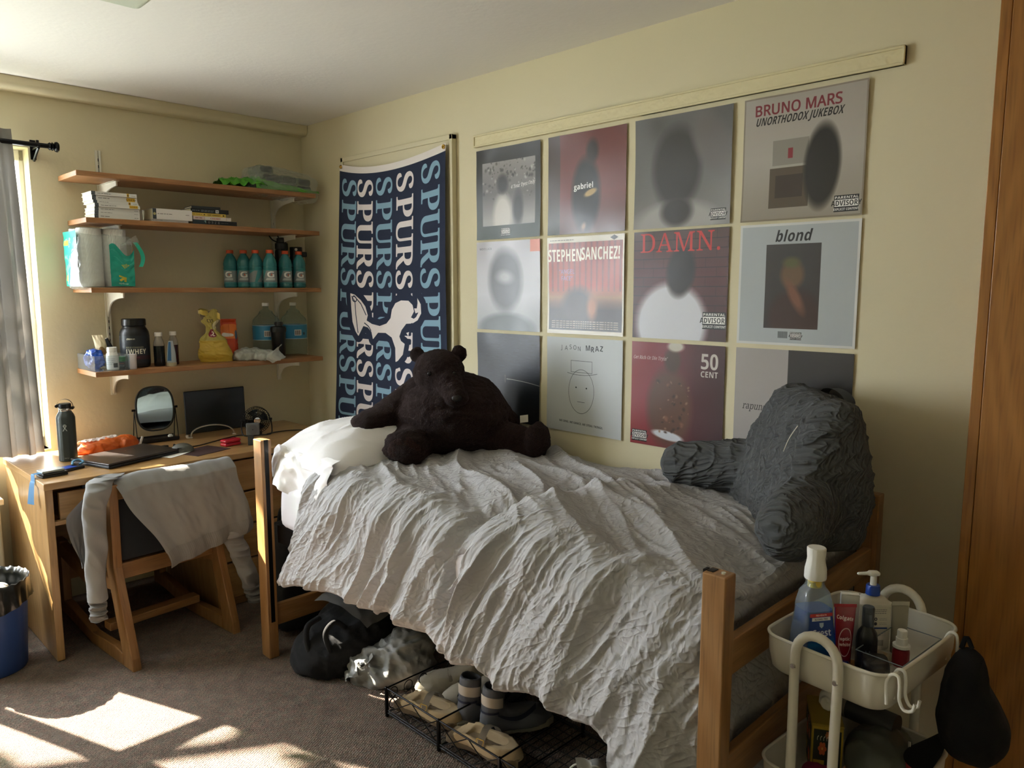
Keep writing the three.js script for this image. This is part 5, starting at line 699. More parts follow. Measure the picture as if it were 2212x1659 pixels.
// ---------------------------------------------------------------- posters: plain stand-in pictures with their lettering
function blob(x, cx, cy, rx, ry, c, rot = 0, soft = 0.55) { x.save(); x.translate(cx, cy); x.rotate(rot); x.scale(rx, ry); const g = x.createRadialGradient(0, 0, soft, 0, 0, 1); g.addColorStop(0, c); g.addColorStop(1, c.length === 7 ? c + '00' : c); x.fillStyle = g; x.beginPath(); x.arc(0, 0, 1, 0, 7); x.fill(); x.restore(); }
function advisory(x, px, py, w) { const h = w * 0.66; x.fillStyle = '#0c0c0c'; x.fillRect(px, py, w, h); x.fillStyle = '#e8e6e0'; x.fillRect(px + w * 0.02, py + h * 0.27, w * 0.96, h * 0.42); txt(x, 'PARENTAL', px + w / 2, py + h * 0.14, h * 0.22, '#e8e6e0', { sx: 1.35 }); txt(x, 'ADVISORY', px + w / 2, py + h * 0.49, h * 0.42, '#0c0c0c', { sx: 0.92 }); txt(x, 'EXPLICIT CONTENT', px + w / 2, py + h * 0.85, h * 0.2, '#e8e6e0', { sx: 0.85 }); }
const mottled = (x, x0, y0, w, h, n, cs, r0, r1) => { for (let i = 0; i < n; i++) { const r = rr(r0, r1); blob(x, x0 + rnd() * w, y0 + rnd() * h, r, r * rr(0.5, 1), cs[Math.floor(rnd() * cs.length)], rr(0, 3), 0.1); } };
const grad = (x, w, h, stops, horiz) => { const g = x.createLinearGradient(0, 0, horiz ? w : 0, horiz ? 0 : h); stops.forEach(([a, c]) => g.addColorStop(a, c)); x.fillStyle = g; x.fillRect(0, 0, w, h); };
const POSTERS = [
  [0, 0, 'poster with a handwritten white title over a dark-edged grey picture, top row, first', 0.35, (x, w) => { grad(x, w, w, [[0, '#2b2a29'], [0.5, '#33342f'], [1, '#46504a']]); x.save(); x.beginPath(); x.rect(w * 0.1, w * 0.15, w * 0.82, w * 0.7); x.clip(); grad(x, w, w, [[0.1, '#9b9794'], [0.5, '#6a6664'], [0.8, '#a5a3a0']]); mottled(x, 0, w * 0.12, w, w * 0.45, 160, ['#4a4846', '#7f7b78', '#b9b5b0', '#3a3938'], 10, 34); blob(x, w * 0.42, w * 0.75, w * 0.18, w * 0.3, '#cfcbc4', 0, 0.6); blob(x, w * 0.66, w * 0.68, w * 0.1, w * 0.24, '#353332', 0, 0.5); blob(x, w * 0.42, w * 0.4, w * 0.11, w * 0.13, '#2a2827', 0, 0.5); x.restore(); txt(x, '4 Your Eyez Only', w * 0.73, w * 0.43, 54, '#f1efe9', { style: 'italic', font: 'serif', rot: -0.08, sx: 0.85 }); advisory(x, w * 0.4, w * 0.88, w * 0.14); }],
  [0, 1, 'dark red poster with the white word gabriel, top row, second', 0.32, (x, w) => { grad(x, w, w, [[0, '#6d3430'], [0.6, '#7a3a35'], [1, '#5d4038']]); grad(x, w * 0.16, w, [[0, '#45302a'], [0.6, '#4b3a30'], [1, '#3c4038']]); blob(x, w * 0.5, w * 0.62, w * 0.21, w * 0.42, '#1d1a1a', 0, 0.7); blob(x, w * 0.58, w * 0.2, w * 0.1, w * 0.15, '#2c1d1a', 0, 0.5); blob(x, w * 0.56, w * 0.6, w * 0.1, w * 0.04, '#b79a62', -0.3, 0.6); blob(x, w * 0.48, w * 0.93, w * 0.04, w * 0.06, '#a88a72', 0.3, 0.3); txt(x, 'gabriel', w * 0.47, w * 0.53, 78, '#f3f1ee', { rot: -0.03 }); }],
  [0, 2, 'dark grey monochrome poster with a small advisory box, top row, third', 0.4, (x, w) => { grad(x, w, w, [[0, '#5f5e5c'], [0.6, '#737270'], [1, '#8a8885']]); blob(x, w * 0.45, w * 0.47, w * 0.29, w * 0.42, '#3a3735', 0, 0.7); blob(x, w * 0.8, w * 0.28, w * 0.2, w * 0.38, '#6d6866', -0.5, 0.6); blob(x, w * 0.46, w * 0.98, w * 0.52, w * 0.25, '#a9a7a3', 0, 0.7); blob(x, w * 0.46, w * 0.86, w * 0.2, w * 0.16, '#3b3836', 0, 0.6); advisory(x, w * 0.81, w * 0.86, w * 0.15); }],
  [0, 3, 'beige poster lettered in red and black script above a dark shape, top row, last', 0.45, (x, w) => { grad(x, w, w, [[0, '#aba39a'], [0.5, '#b1aba1'], [1, '#9a9182']]); x.save(); x.strokeStyle = 'rgba(90,75,50,.35)'; x.lineWidth = 26; x.strokeRect(0, 0, w, w); x.restore(); txt(x, 'BRUNO MARS', w * 0.45, w * 0.105, 118, '#7b2730', { sx: 1.0, style: 'normal', stroke: '#7b2730', lw: 5 }); txt(x, 'UNORTHODOX JUKEBOX', w * 0.46, w * 0.195, 74, '#17140f', { style: 'italic bold', sx: 0.86, sy: 1.2, skew: -0.1 }); x.fillStyle = '#574a39'; x.fillRect(w * 0.24, w * 0.58, w * 0.33, w * 0.32); x.fillStyle = '#3d2f24'; x.fillRect(w * 0.29, w * 0.64, w * 0.23, w * 0.18); x.fillStyle = '#8f8a7f'; x.fillRect(w * 0.26, w * 0.36, w * 0.3, w * 0.2); x.fillStyle = '#8d2730'; x.fillRect(w * 0.39, w * 0.43, w * 0.04, w * 0.08); blob(x, w * 0.67, w * 0.6, w * 0.16, w * 0.36, '#1d1915', 0.05, 0.75); advisory(x, w * 0.78, w * 0.84, w * 0.19); }],
  [1, 0, 'pale grey glossy poster with an orange corner square, middle row, first', 0.3, (x, w) => { grad(x, w, w, [[0, '#b5b1b6'], [0.6, '#bdbcc0'], [1, '#8f9190']]); blob(x, w * 0.46, w * 0.44, w * 0.3, w * 0.4, '#5b5a5c', 0, 0.7); blob(x, w * 0.45, w * 0.4, w * 0.18, w * 0.1, '#a9a8aa', 0.1, 0.3); blob(x, w * 0.48, w * 0.98, w * 0.5, w * 0.2, '#4d524f', 0, 0.7); x.fillStyle = '#cf6a3a'; x.fillRect(w * 0.85, 0, w * 0.15, w * 0.13); txt(x, 'MADVILLAIN', w * 0.15, w * 0.08, 34, '#27272a', { font: 'monospace', style: 'normal' }); }],
  [1, 1, 'white-edged poster with red curtain stripes and white block lettering, middle row, second', 0.4, (x, w) => { x.fillStyle = '#d9d2c2'; x.fillRect(0, 0, w, w); x.save(); x.beginPath(); x.rect(w * 0.02, w * 0.06, w * 0.96, w * 0.9); x.clip(); grad(x, w, w, [[0, '#8d3527'], [0.5, '#b14730'], [0.62, '#9c6a3a'], [0.75, '#3a2a26'], [1, '#2a2226']]); for (let i = 0; i < 26; i++) { x.fillStyle = i % 2 ? 'rgba(60,10,8,.35)' : 'rgba(210,90,60,.18)'; x.fillRect(w * 0.02 + i * w * 0.037, 0, w * rr(0.012, 0.026), w * 0.56); } blob(x, w * 0.4, w * 0.72, w * 0.26, w * 0.24, '#453a38', -0.5, 0.6); blob(x, w * 0.6, w * 0.72, w * 0.09, w * 0.17, '#a8683a', 0, 0.4); for (let i = 0; i < 4; i++) lines(x, '#cbbdb0', w * 0.06, w * 0.94, w * (0.865 + i * 0.022), 1, 8, 9); x.restore(); txt(x, 'STEPHEN', w * 0.235, w * 0.19, 128, '#efe8d8', { sx: 0.85, sy: 1.4 }); txt(x, 'SANCHEZ!', w * 0.7, w * 0.18, 128, '#efe8d8', { sx: 0.85, sy: 1.4 }); txt(x, '“ANGEL', w * 0.26, w * 0.355, 62, '#9c87b4', { style: 'normal' }); txt(x, 'FACE”', w * 0.26, w * 0.425, 62, '#9c87b4', { style: 'normal' }); x.fillStyle = '#22201f'; x.beginPath(); x.moveTo(w * 0.82, w * 0.03); x.lineTo(w * 0.87, w * 0.005); x.lineTo(w * 0.92, w * 0.03); x.lineTo(w * 0.87, w * 0.055); x.closePath(); x.fill(); lines(x, '#444', w * 0.04, w * 0.36, w * 0.03, 1, 5, 7); }],
  [1, 2, 'maroon poster with big red serif letters and a white shape, middle row, third', 0.38, (x, w) => { grad(x, w, w, [[0, '#4e322b'], [0.4, '#592a2d'], [1, '#3c1e22']]); x.fillStyle = 'rgba(25,8,10,.4)'; for (let r = 0; r < 11; r++) for (let c = 0; c < 5; c++) { x.fillRect(0, r * w * 0.085, w, 5); x.fillRect((c + (r % 2) / 2) * w * 0.22, r * w * 0.085, 5, w * 0.085); } blob(x, w * 0.42, w * 0.86, w * 0.42, w * 0.42, '#cfd0d6', 0, 0.8); blob(x, w * 0.52, w * 0.38, w * 0.17, w * 0.26, '#221a19', 0.15, 0.7); txt(x, 'DAMN.', w * 0.5, w * 0.11, 250, '#c9281f', { font: 'serif', style: 'normal', sx: 1.04 }); advisory(x, w * 0.76, w * 0.74, w * 0.23); }],
  [1, 3, 'pale grey white-bordered poster headed blond around a dark picture, middle row, last', 0.5, (x, w) => { x.fillStyle = '#d6d6d2'; x.fillRect(0, 0, w, w); x.fillStyle = '#aeb4b6'; x.fillRect(w * 0.02, w * 0.02, w * 0.96, w * 0.96); x.save(); x.beginPath(); x.rect(w * 0.24, w * 0.17, w * 0.46, w * 0.69); x.clip(); grad(x, w, w, [[0.15, '#3d3a39'], [0.9, '#2f2623']]); blob(x, w * 0.47, w * 0.42, w * 0.12, w * 0.14, '#6b5136', 0, 0.6); blob(x, w * 0.46, w * 0.32, w * 0.1, w * 0.06, '#5a5a34', 0, 0.4); blob(x, w * 0.5, w * 0.78, w * 0.26, w * 0.28, '#3c231a', 0, 0.7); blob(x, w * 0.5, w * 0.6, w * 0.06, w * 0.2, '#7a4d36', -0.5, 0.4); x.restore(); txt(x, 'blond', w * 0.46, w * 0.105, 128, '#131313', { style: 'italic bold', sx: 0.9 }); x.fillStyle = '#2a2a2a'; for (let i = 0; i < 20; i++) x.fillRect(w * 0.37 + i * w * 0.0042, w * 0.885, i % 3 ? 2 : 3, w * 0.055); advisory(x, w * 0.475, w * 0.888, w * 0.095); }],
  [2, 0, 'dark navy poster like a night sea with a thin pale line, bottom row, first', 0.4, (x, w) => { grad(x, w, w, [[0, '#33363f'], [0.45, '#1c212b'], [0.6, '#10151d'], [1, '#0c1117']]); for (let i = 0; i < 900; i++) { const y = rnd() * w * 0.75; x.fillStyle = rnd() < 0.5 ? 'rgba(120,130,150,.10)' : 'rgba(4,6,10,.25)'; x.fillRect(rnd() * w, y, rr(20, 90), rr(1, 4)); } x.strokeStyle = '#a7a59a'; x.lineWidth = 7; x.beginPath(); x.moveTo(w * 0.48, w * 0.515); x.quadraticCurveTo(w * 0.75, w * 0.52, w, w * 0.555); x.stroke(); x.fillStyle = '#56524a'; x.fillRect(w * 0.452, w * 0.47, 9, w * 0.09); }],
  [2, 1, 'white poster of thin black hand lettering and a line doodle, bottom row, second', 0.55, (x, w) => { x.fillStyle = '#bfc3c4'; x.fillRect(0, 0, w, w); [..."JASON MRAZ"].forEach((c, i) => txt(x, c, w * (0.21 + i * 0.058), w * (0.105 + 0.008 * Math.sin(i * 2)), i > 5 ? 78 : 66, '#23272a', { rot: 0.08 * Math.sin(i * 3), style: i > 5 ? 'bold' : 'normal' })); x.strokeStyle = '#2a2d30'; x.lineWidth = 4; x.beginPath(); x.ellipse(w * 0.47, w * 0.56, w * 0.17, w * 0.23, 0, 0, 7); x.stroke(); x.beginPath(); x.moveTo(w * 0.28, w * 0.37); x.quadraticCurveTo(w * 0.47, w * 0.41, w * 0.68, w * 0.36); x.stroke(); x.strokeRect(w * 0.33, w * 0.24, w * 0.28, w * 0.12); x.fillStyle = '#2a2d30'; for (const s of [-0.07, 0.07]) { x.beginPath(); x.arc(w * (0.47 + s), w * 0.52, 9, 0, 7); x.fill(); } x.beginPath(); x.moveTo(w * 0.42, w * 0.67); x.lineTo(w * 0.52, w * 0.67); x.stroke(); txt(x, 'WE SING. WE DANCE. WE STEAL THINGS.', w * 0.47, w * 0.9, 31, '#2a2d30', { rot: 0.03, sx: 1.02 }); }],
  [2, 2, 'red poster with a white number, script line and advisory box, bottom row, third', 0.35, (x, w) => { grad(x, w, w, [[0, '#8f2a2e'], [0.35, '#7b2329'], [0.7, '#4b171d'], [1, '#39131a']], true); blob(x, w * 0.43, w * 0.62, w * 0.28, w * 0.44, '#5c3a29', 0, 0.7); blob(x, w * 0.46, w * 0.16, w * 0.11, w * 0.15, '#4a2e20', 0, 0.6); blob(x, w * 0.49, w * 0.03, w * 0.11, w * 0.06, '#c3bdae', 0, 0.6); blob(x, w * 0.42, w * 0.88, w * 0.2, w * 0.05, '#c9cbd2', 0.12, 0.7); mottled(x, w * 0.3, w * 0.35, w * 0.35, w * 0.5, 40, ['#7d523a', '#8d6a50', '#3a241a'], 10, 36); txt(x, '50', w * 0.845, w * 0.15, 200, '#c6bdb4', { sx: 0.86 }); txt(x, 'CENT', w * 0.845, w * 0.265, 76, '#c6bdb4', { sx: 0.95 }); txt(x, 'Get Rich Or Die Tryin’', w * 0.21, w * 0.15, 46, '#d8c2ba', { style: 'italic', font: 'serif', sx: 0.82 }); advisory(x, w * 0.02, w * 0.86, w * 0.17); }],
  [2, 3, 'poster half blank grey with one black handwritten word, half dark picture, bottom row, last', 0.5, (x, w) => { x.fillStyle = '#a49e99'; x.fillRect(0, 0, w, w); x.save(); x.beginPath(); x.rect(w * 0.47, 0, w * 0.53, w); x.clip(); grad(x, w, w, [[0, '#353230'], [0.5, '#1f1d1c'], [1, '#3a1518']]); blob(x, w * 0.55, w * 0.5, w * 0.12, w * 0.16, '#b9b3ac', 0, 0.6); blob(x, w * 0.82, w * 0.6, w * 0.26, w * 0.22, '#581b20', 0, 0.6); blob(x, w * 0.85, w * 0.43, w * 0.12, w * 0.09, '#7a5240', 0, 0.4); x.restore(); txt(x, 'rapunzel', w * 0.21, w * 0.5, 76, '#1c1b1a', { style: 'italic', font: 'serif', sx: 0.85, sy: 1.1 }); lines(x, '#55504c', w * 0.03, w * 0.12, w * 0.945, 2, 14, 6); }],
];
const ZC = [1.555, 1.999, 2.442, 2.883], YR = [2.177, 1.767, 1.352];
for (const [r, c, label, rough, draw] of POSTERS) {
  const p = thing('poster', label, 'poster', [-0.001, YR[r] - 0.2, ZC[c] + 0.2], 0, 'square posters in a grid on the right wall'), k = r * 4 + c;
  const bend = c < 2 || r === 0 ? 1 : 0.4;
  const sheet = (o, flip) => grid(30, 30, (u, v) => { // u along +z (to the right), v downwards
    const e = Math.pow(Math.abs(u * 2 - 1), 3) * (0.5 + 0.5 * noise(k * 3.1, v * 2)) + Math.pow(Math.abs(v * 2 - 1), 6) * 0.5 * (0.5 + noise(k * 1.7, u * 2, 3));
    const d = 0.0022 + o + bend * (0.006 * Math.max(0, e) + 0.0025 * (0.5 + noise(u * 2.2 + k, v * 2.2, 9)) + 0.003 * Math.exp(-Math.pow((u - 0.15) / 0.12, 2)) * sstep(0.35, 0, v));
    return [-d, 0.2 - v * 0.4, -0.2 + u * 0.4, u, 1 - v];
  }, false, flip);
  const T = r === 0 && c === 3 || true ? 768 : 512;
  part('print', sheet(0.0006, false), PH({ side: THREE.FrontSide, map: canvasTex(T, T, (x, w) => { x.scale(w / 1024, w / 1024); draw(x, 1024); }), roughness: rough, clearcoat: 0.16, clearcoatRoughness: 0.2 }), p, 'printed face');
  part('backing', sheet(0, true), M.paper, p, 'white back of the sheet');
}
// ---------------------------------------------------------------- navy club banner
{
  const b = thing('banner', 'navy banner with rotated blue and white letters and a white cockerel on a ball', 'banner', [-0.04, 0, 0], 0);
  const Wd = 0.9, Hh = 1.5;
  const tex = canvasTex(1024, 1706, (x, w, h) => {
    x.fillStyle = '#1d2740'; x.fillRect(0, 0, w, h); x.fillStyle = '#e6ded8'; x.fillRect(0, 0, w, h * 0.024);
    const cols = ['#86a9bd', '#e2d8d6', '#86a9bd', '#e2d8d6', '#86a9bd'], cx = [0.105, 0.27, 0.455, 0.65, 0.875], st = [0.04, 0.038, 0.036, 0.034, 0.03], pit = [0.083, 0.0845, 0.085, 0.086, 0.087];
    for (let c = 0; c < 5; c++) for (let i = 0; i < 12; i++) { const L = ['S', 'P', 'U', 'R', 'S', 'P', 'U', 'R', 'S', 'P', 'U', 'R', 'S'][i], y = (st[c] + (i + 0.5) * pit[c]) * h; txt(x, L, cx[c] * w, y, 240, cols[c], { rot: Math.PI / 2, font: 'serif', sx: 0.9 * pit[c] / 0.083, sy: 0.92 }); }
    // the cockerel: a navy halo first, then the white shape and its navy lines
    const S_ = (pts, f) => { x.beginPath(); pts.forEach(([a, q], i) => { const X = (a - 103) / 585 * w, Y = (q - 165) / 1440 * h; i ? x.lineTo(X, Y) : x.moveTo(X, Y); }); f(); };
    const body = [[183, 850], [205, 855], [238, 882], [262, 915], [275, 960], [268, 990], [300, 1008], [345, 1016], [385, 1000], [410, 970], [418, 925], [438, 892], [470, 878], [508, 880], [528, 900], [535, 930], [518, 962], [545, 975], [520, 988], [496, 990], [470, 1025], [458, 1060], [468, 1085], [487, 1098], [478, 1150], [452, 1184], [442, 1190], [440, 1120], [418, 1066], [380, 1044], [335, 1046], [308, 1082], [300, 1046], [278, 1022], [252, 1016], [226, 1072], [212, 1050], [196, 1000], [189, 930]];
    const comb = [[555, 864], [572, 895], [574, 940], [556, 974], [530, 990], [520, 980], [548, 958], [560, 935], [545, 940], [538, 915], [552, 915], [556, 890]];
    x.lineJoin = 'round'; x.strokeStyle = '#1d2740'; x.fillStyle = '#1d2740'; x.lineWidth = 92; S_(body, () => { x.closePath(); x.stroke(); x.fill(); }); S_(comb, () => { x.closePath(); x.stroke(); });
    x.fillStyle = '#e6ddda'; x.lineWidth = 8; x.strokeStyle = '#e6ddda'; S_(body, () => { x.closePath(); x.stroke(); x.fill(); }); S_(comb, () => { x.closePath(); x.fill(); }); S_([[497, 1040], [512, 1034], [508, 1056]], () => { x.closePath(); x.fill(); });
    x.strokeStyle = '#1d2740'; x.lineWidth = 7; S_([[188, 862], [207, 890], [212, 960], [224, 1060]], () => x.stroke()); S_([[200, 856], [240, 900], [268, 960]], () => x.stroke()); x.beginPath(); x.ellipse((204 - 103) / 585 * w, (876 - 165) / 1440 * h, 22, 16, 0.3, 0, 7); x.stroke(); S_([[258, 1002], [282, 1020], [296, 1042]], () => x.stroke());
  });
  const fabric = cloth(0xffffff, 0.85, { map: tex, sheen: 0 });
  part('banner_cloth', grid(90, 140, (u, v) => {
    const sag = 0.055 * 4 * u * (1 - u) * Math.pow(1 - v, 2) * (1.0 - 0.3 * u), hang = 0.02 * v, z = lerp(0.482, 1.384, u) - 0.09 * v * (1 - u) + 0.01 * Math.sin(v * 3) * (1 - u);
    const d = 0.006 + 0.010 * v * (1 + Math.sin(u * 9 + v * 2)) + 0.006 * noise(u * 4, v * 3, 3) * Math.min(1, v * 3) + 0.012 * Math.sin(v * 3.1) * 0.5;
    return [-d, 2.238 - 0.004 * u - sag - v * (Hh - 0.02) + hang * 0, z, u, 1 - v];
  }), fabric, b);
  for (const [z, y] of [[0.495, 2.222], [1.37, 2.218]]) part('grommet', new THREE.TorusGeometry(0.008, 0.003, 8, 20).rotateY(Math.PI / 2).translate(-0.009, y, z), M.brass, b, 'brass eyelet');
  for (const [z, y] of [[0.495, 2.222], [1.37, 2.218]]) part('push_pin', move(lathe([[0, 0], [0.005, 0], [0.006, 0.004], [0.003, 0.008], [0, 0.009]], 14), -0.0085, y, z, 0, 0, Math.PI / 2), M.brass, b);
}
// ---------------------------------------------------------------- under and beside the bed
const blackCloth = cloth(0x0e0f11, 0.95, { sheen: 0.1 });
const wr3 = (a, f1, f2, o = 0) => (x, y, z) => a * ridge(x * f1 + o, y * f1 * 0.7, z * f1) + a * 0.5 * ridge(x * f2, y * f2, z * f2 + o);
{
  const b = thing('backpack', 'black backpack standing between the chair and the bed head', 'backpack', [-0.7, 0.003, 1.08], -0.2);
  part('bag', sdfGeo((x, y, z) => Math.max(smin(sdRBox(x, y - 0.24, z, 0.165, 0.24, 0.11, 0.09), sdRBox(x + 0.03, y - 0.15, z - 0.1, 0.12, 0.13, 0.05, 0.04), 0.03), -y), [0, 0.24, 0.02], 0.29, 56, wr3(0.006, 12, 34)), blackCloth, b);
  part('strap', tube([[-0.08, 0.47, -0.06], [-0.06, 0.53, -0.07], [0.0, 0.545, -0.07], [0.06, 0.53, -0.07], [0.08, 0.47, -0.06]], 0.01, 30, 8), blackCloth, b); part('zip', tube([[-0.155, 0.26, 0.085], [-0.13, 0.41, 0.08], [0, 0.465, 0.075], [0.13, 0.41, 0.08], [0.155, 0.26, 0.085]], 0.004, 50, 6), M.darkGrey, b);
  const d = thing('duffel_bag', 'black duffel bag slumped on the carpet under the bed head', 'bag', [-0.72, 0.003, 1.56], 0.25);
  part('bag', sdfGeo((x, y, z) => Math.max(smin(smin(sdEll(x - 0.02, y - 0.09, z, 0.22, 0.14, 0.19), sdEll(x + 0.16, y - 0.06, z + 0.05, 0.1, 0.09, 0.12), 0.06), sdEll(x - 0.05, y - 0.15, z + 0.02, 0.13, 0.09, 0.11), 0.06), -y), [0, 0.13, 0], 0.3, 62, wr3(0.012, 9, 26)), blackCloth, d);
  part('handle', tube([[-0.1, 0.16, 0.06], [-0.18, 0.23, 0.05], [-0.22, 0.2, 0.04], [-0.2, 0.08, 0.06]], 0.011, 30, 8), blackCloth, d);
  part('strap', tube([[-0.2, 0.03, 0.02], [-0.24, 0.11, -0.03], [-0.22, 0.2, -0.06], [-0.16, 0.22, -0.05]], 0.012, 30, 8), blackCloth, d); part('zip_pull', rod([-0.13, 0.16, 0.1], [-0.11, 0.19, 0.09], 0.002), M.chrome, d);
  const g = thing('sports_shirt', 'grey sports shirt with a black three-stripe mark lying on the duffel bag', 'shirt', [-0.72, 0.27, 1.6], 0.2);
  part('shirt', grid(60, 50, (u, v) => [lerp(-0.13, 0.2, u), 0.03 * Math.sin(u * 2.6) + 0.02 * Math.sin(v * 3) + 0.012 * ridge(u * 3, v * 3, 2) - 0.05 * v * v, lerp(-0.14, 0.16, v) + 0.02 * Math.sin(u * 4)], false, true), cloth(0x5f5d5a, 0.95), g);
  part('stripe_mark', [0, 1, 2].map((i) => extrude([[0, 0], [0.007, 0], [0.007 - 0.006 * 0, 0.012 + 0.007 * i], [-0.007, 0.006 + 0.007 * i]], 0.001, 0).rotateX(-0.9).translate(-0.06 + i * 0.011, 0.036, 0.118)), S({ color: 0x0c0c0d, roughness: 0.8 }), g, 'black three-stripe mark');
  const p = thing('plastic_bag', 'crumpled grey-white plastic bag on the carpet under the duvet edge', 'plastic bag', [-0.74, 0.002, 1.78], 0.55);
  part('bag', sdfGeo((x, y, z) => Math.max(smin(sdEll(x, y - 0.04, z, 0.11, 0.085, 0.15), sdEll(x - 0.03, y - 0.09, z - 0.1, 0.1, 0.1, 0.1), 0.05), -y), [0, 0.09, 0], 0.24, 60, (x, y, z) => 0.02 * ridge(x * 12, y * 16, z * 12) + 0.008 * ridge(x * 34, y * 34, z * 34) - 0.008), PH({ color: 0x8f8f8c, roughness: 0.4, transmission: 0.15, side: THREE.DoubleSide }), p);
  part('bag_opening', grid(40, 12, (u, v) => [-0.1 + 0.02 * Math.sin(u * 20) + 0.05 * v, lerp(0.01, 0.11, u) + 0.01 * Math.sin(u * 33), -0.12 + 0.1 * u - 0.03 * v + 0.012 * Math.sin(u * 27), u, v]), PH({ color: 0x9a9a96, roughness: 0.4, side: THREE.DoubleSide }), p);
  solo('shoe_lace', tube([[-0.86, 0.004, 1.57], [-0.87, 0.006, 1.62], [-0.85, 0.005, 1.66], [-0.88, 0.004, 1.68], [-0.86, 0.006, 1.72]], 0.0025, 40, 6), M.blackPlastic, 'black drawstring trailing on the carpet by the grey-white plastic bag', 'string');
}
// wire shoe rack and its shoes
{
  const r = thing('wire_rack', 'low black wire shoe rack on the carpet under the bed side', 'shoe rack'), X0 = -0.905, X1 = -0.5, Z = [2.03, 2.325, 2.62, 2.92], Y0 = 0.018, Y1 = 0.112, t = 0.0032, m = M.blackMetal;
  for (const z of Z) for (const x of [X0, X1]) part('post', [box(0.012, Y1 + 0.004, 0.012, x, 0.001, z, 0.003)], m, r);
  for (const x of [X0, X1]) { part('top_wire', rod([x, Y1, Z[0]], [x, Y1, Z[3]], t), m, r); part('base_wire', [rod([x, Y0, Z[0]], [x, Y0, Z[3]], t), rod([x, Y0 + 0.01, Z[0]], [x, Y0 + 0.01, Z[3]], t * 0.8)], m, r); }
  for (let i = 0; i < 3; i++) { const a = Z[i], b = Z[i + 1], c = (a + b) / 2; part('cross_wire', [rod([X0, Y0, a], [X0, Y1, c], t * 0.6), rod([X0, Y1, c], [X0, Y0, b], t * 0.6), rod([X0, Y1, a], [X0, Y0, c], t * 0.6), rod([X0, Y0, c], [X0, Y1, b], t * 0.6)], m, r); }
  for (const z of Z) part('end_wire', [rod([X0, Y1, z], [X1, Y1, z], t), rod([X0, Y0, z], [X1, Y0, z], t)], m, r);
  const mesh = []; for (let i = 1; i < 9; i++) { const x = lerp(X0, X1, i / 9); mesh.push(rod([x, Y0, Z[0]], [x, Y0, Z[3]], 0.0016, 5)); } for (let z = Z[0] + 0.03; z < Z[3]; z += 0.03) mesh.push(rod([X0, Y0, z], [X1, Y0, z], 0.0016, 5)); part('wire_floor', mesh, m, r).userData.kind = 'stuff';
  const scroll = []; for (let i = 0; i < 6; i++) for (let j = 0; j < 2; j++) scroll.push(new THREE.TorusGeometry(0.019, 0.0022, 5, 18).translate(lerp(X0 + 0.03, X1 - 0.03, i / 5), Y0 + 0.025 + j * 0.042, Z[0])); part('scroll_panel', scroll, m, r);
}
const FY = 0.0235;
function shoe(label, group, pos, turn, o) {
  const s = thing('shoe', label, 'shoe', pos, turn, group), hi = o.high ?? 0.075;
  const foot = (x, z, g = 0) => { const t = clamp((z + 0.14) / 0.28), w = curve1([[0, 0.03], [0.12, 0.037], [0.45, 0.034], [0.72, 0.047], [0.9, 0.038], [1, 0.02]], t) + g; return Math.abs(x - 0.006 * Math.sin(t * 3)) - w; };
  part('sole', sdfGeo((x, y, z) => Math.max(foot(x, z, 0.003), Math.abs(y - 0.013) - 0.013, Math.abs(z) - 0.143) - 0.001, [0, 0.03, 0], 0.155, 52), o.soleMat, s);
  const up = (x, y, z) => { let d = smin(sdEll(x, y - 0.02, z - 0.055, 0.047, 0.055, 0.09), sdCap(x, y, z, [0, 0.03, -0.085], [0, hi, -0.075], 0.04, 0.039), 0.06); d = smin(d, sdCap(x, y, z, [0, 0.05, -0.02], [0, 0.03, 0.05], 0.036, 0.04), 0.04); d = Math.max(d, -y + 0.018, y - hi - 0.02 * sstep(0, -0.1, z)); return o.clog ? Math.max(d, -sdCap(x, y, z, [0, 0.078, -0.15], [0, 0.082, -0.03], 0.05, 0.04), -sdCap(x, y, z, [0, 0.05, -0.05], [0, 0.045, 0.06], 0.034, 0.026)) : Math.max(d, -sdCap(x, y, z, [0, hi + 0.035, -0.075], [0, hi + 0.035, -0.035], 0.03, 0.026), -sdCap(x, y, z, [0, hi + 0.02, -0.075], [0, 0.055, -0.06], 0.029, 0.025)); };
  part('upper', sdfGeo(up, [0, 0.075, 0], 0.16, 64, (x, y, z) => 0.0016 * noise(x * 60, y * 60, z * 60)), o.mat, s);
  return s;
}
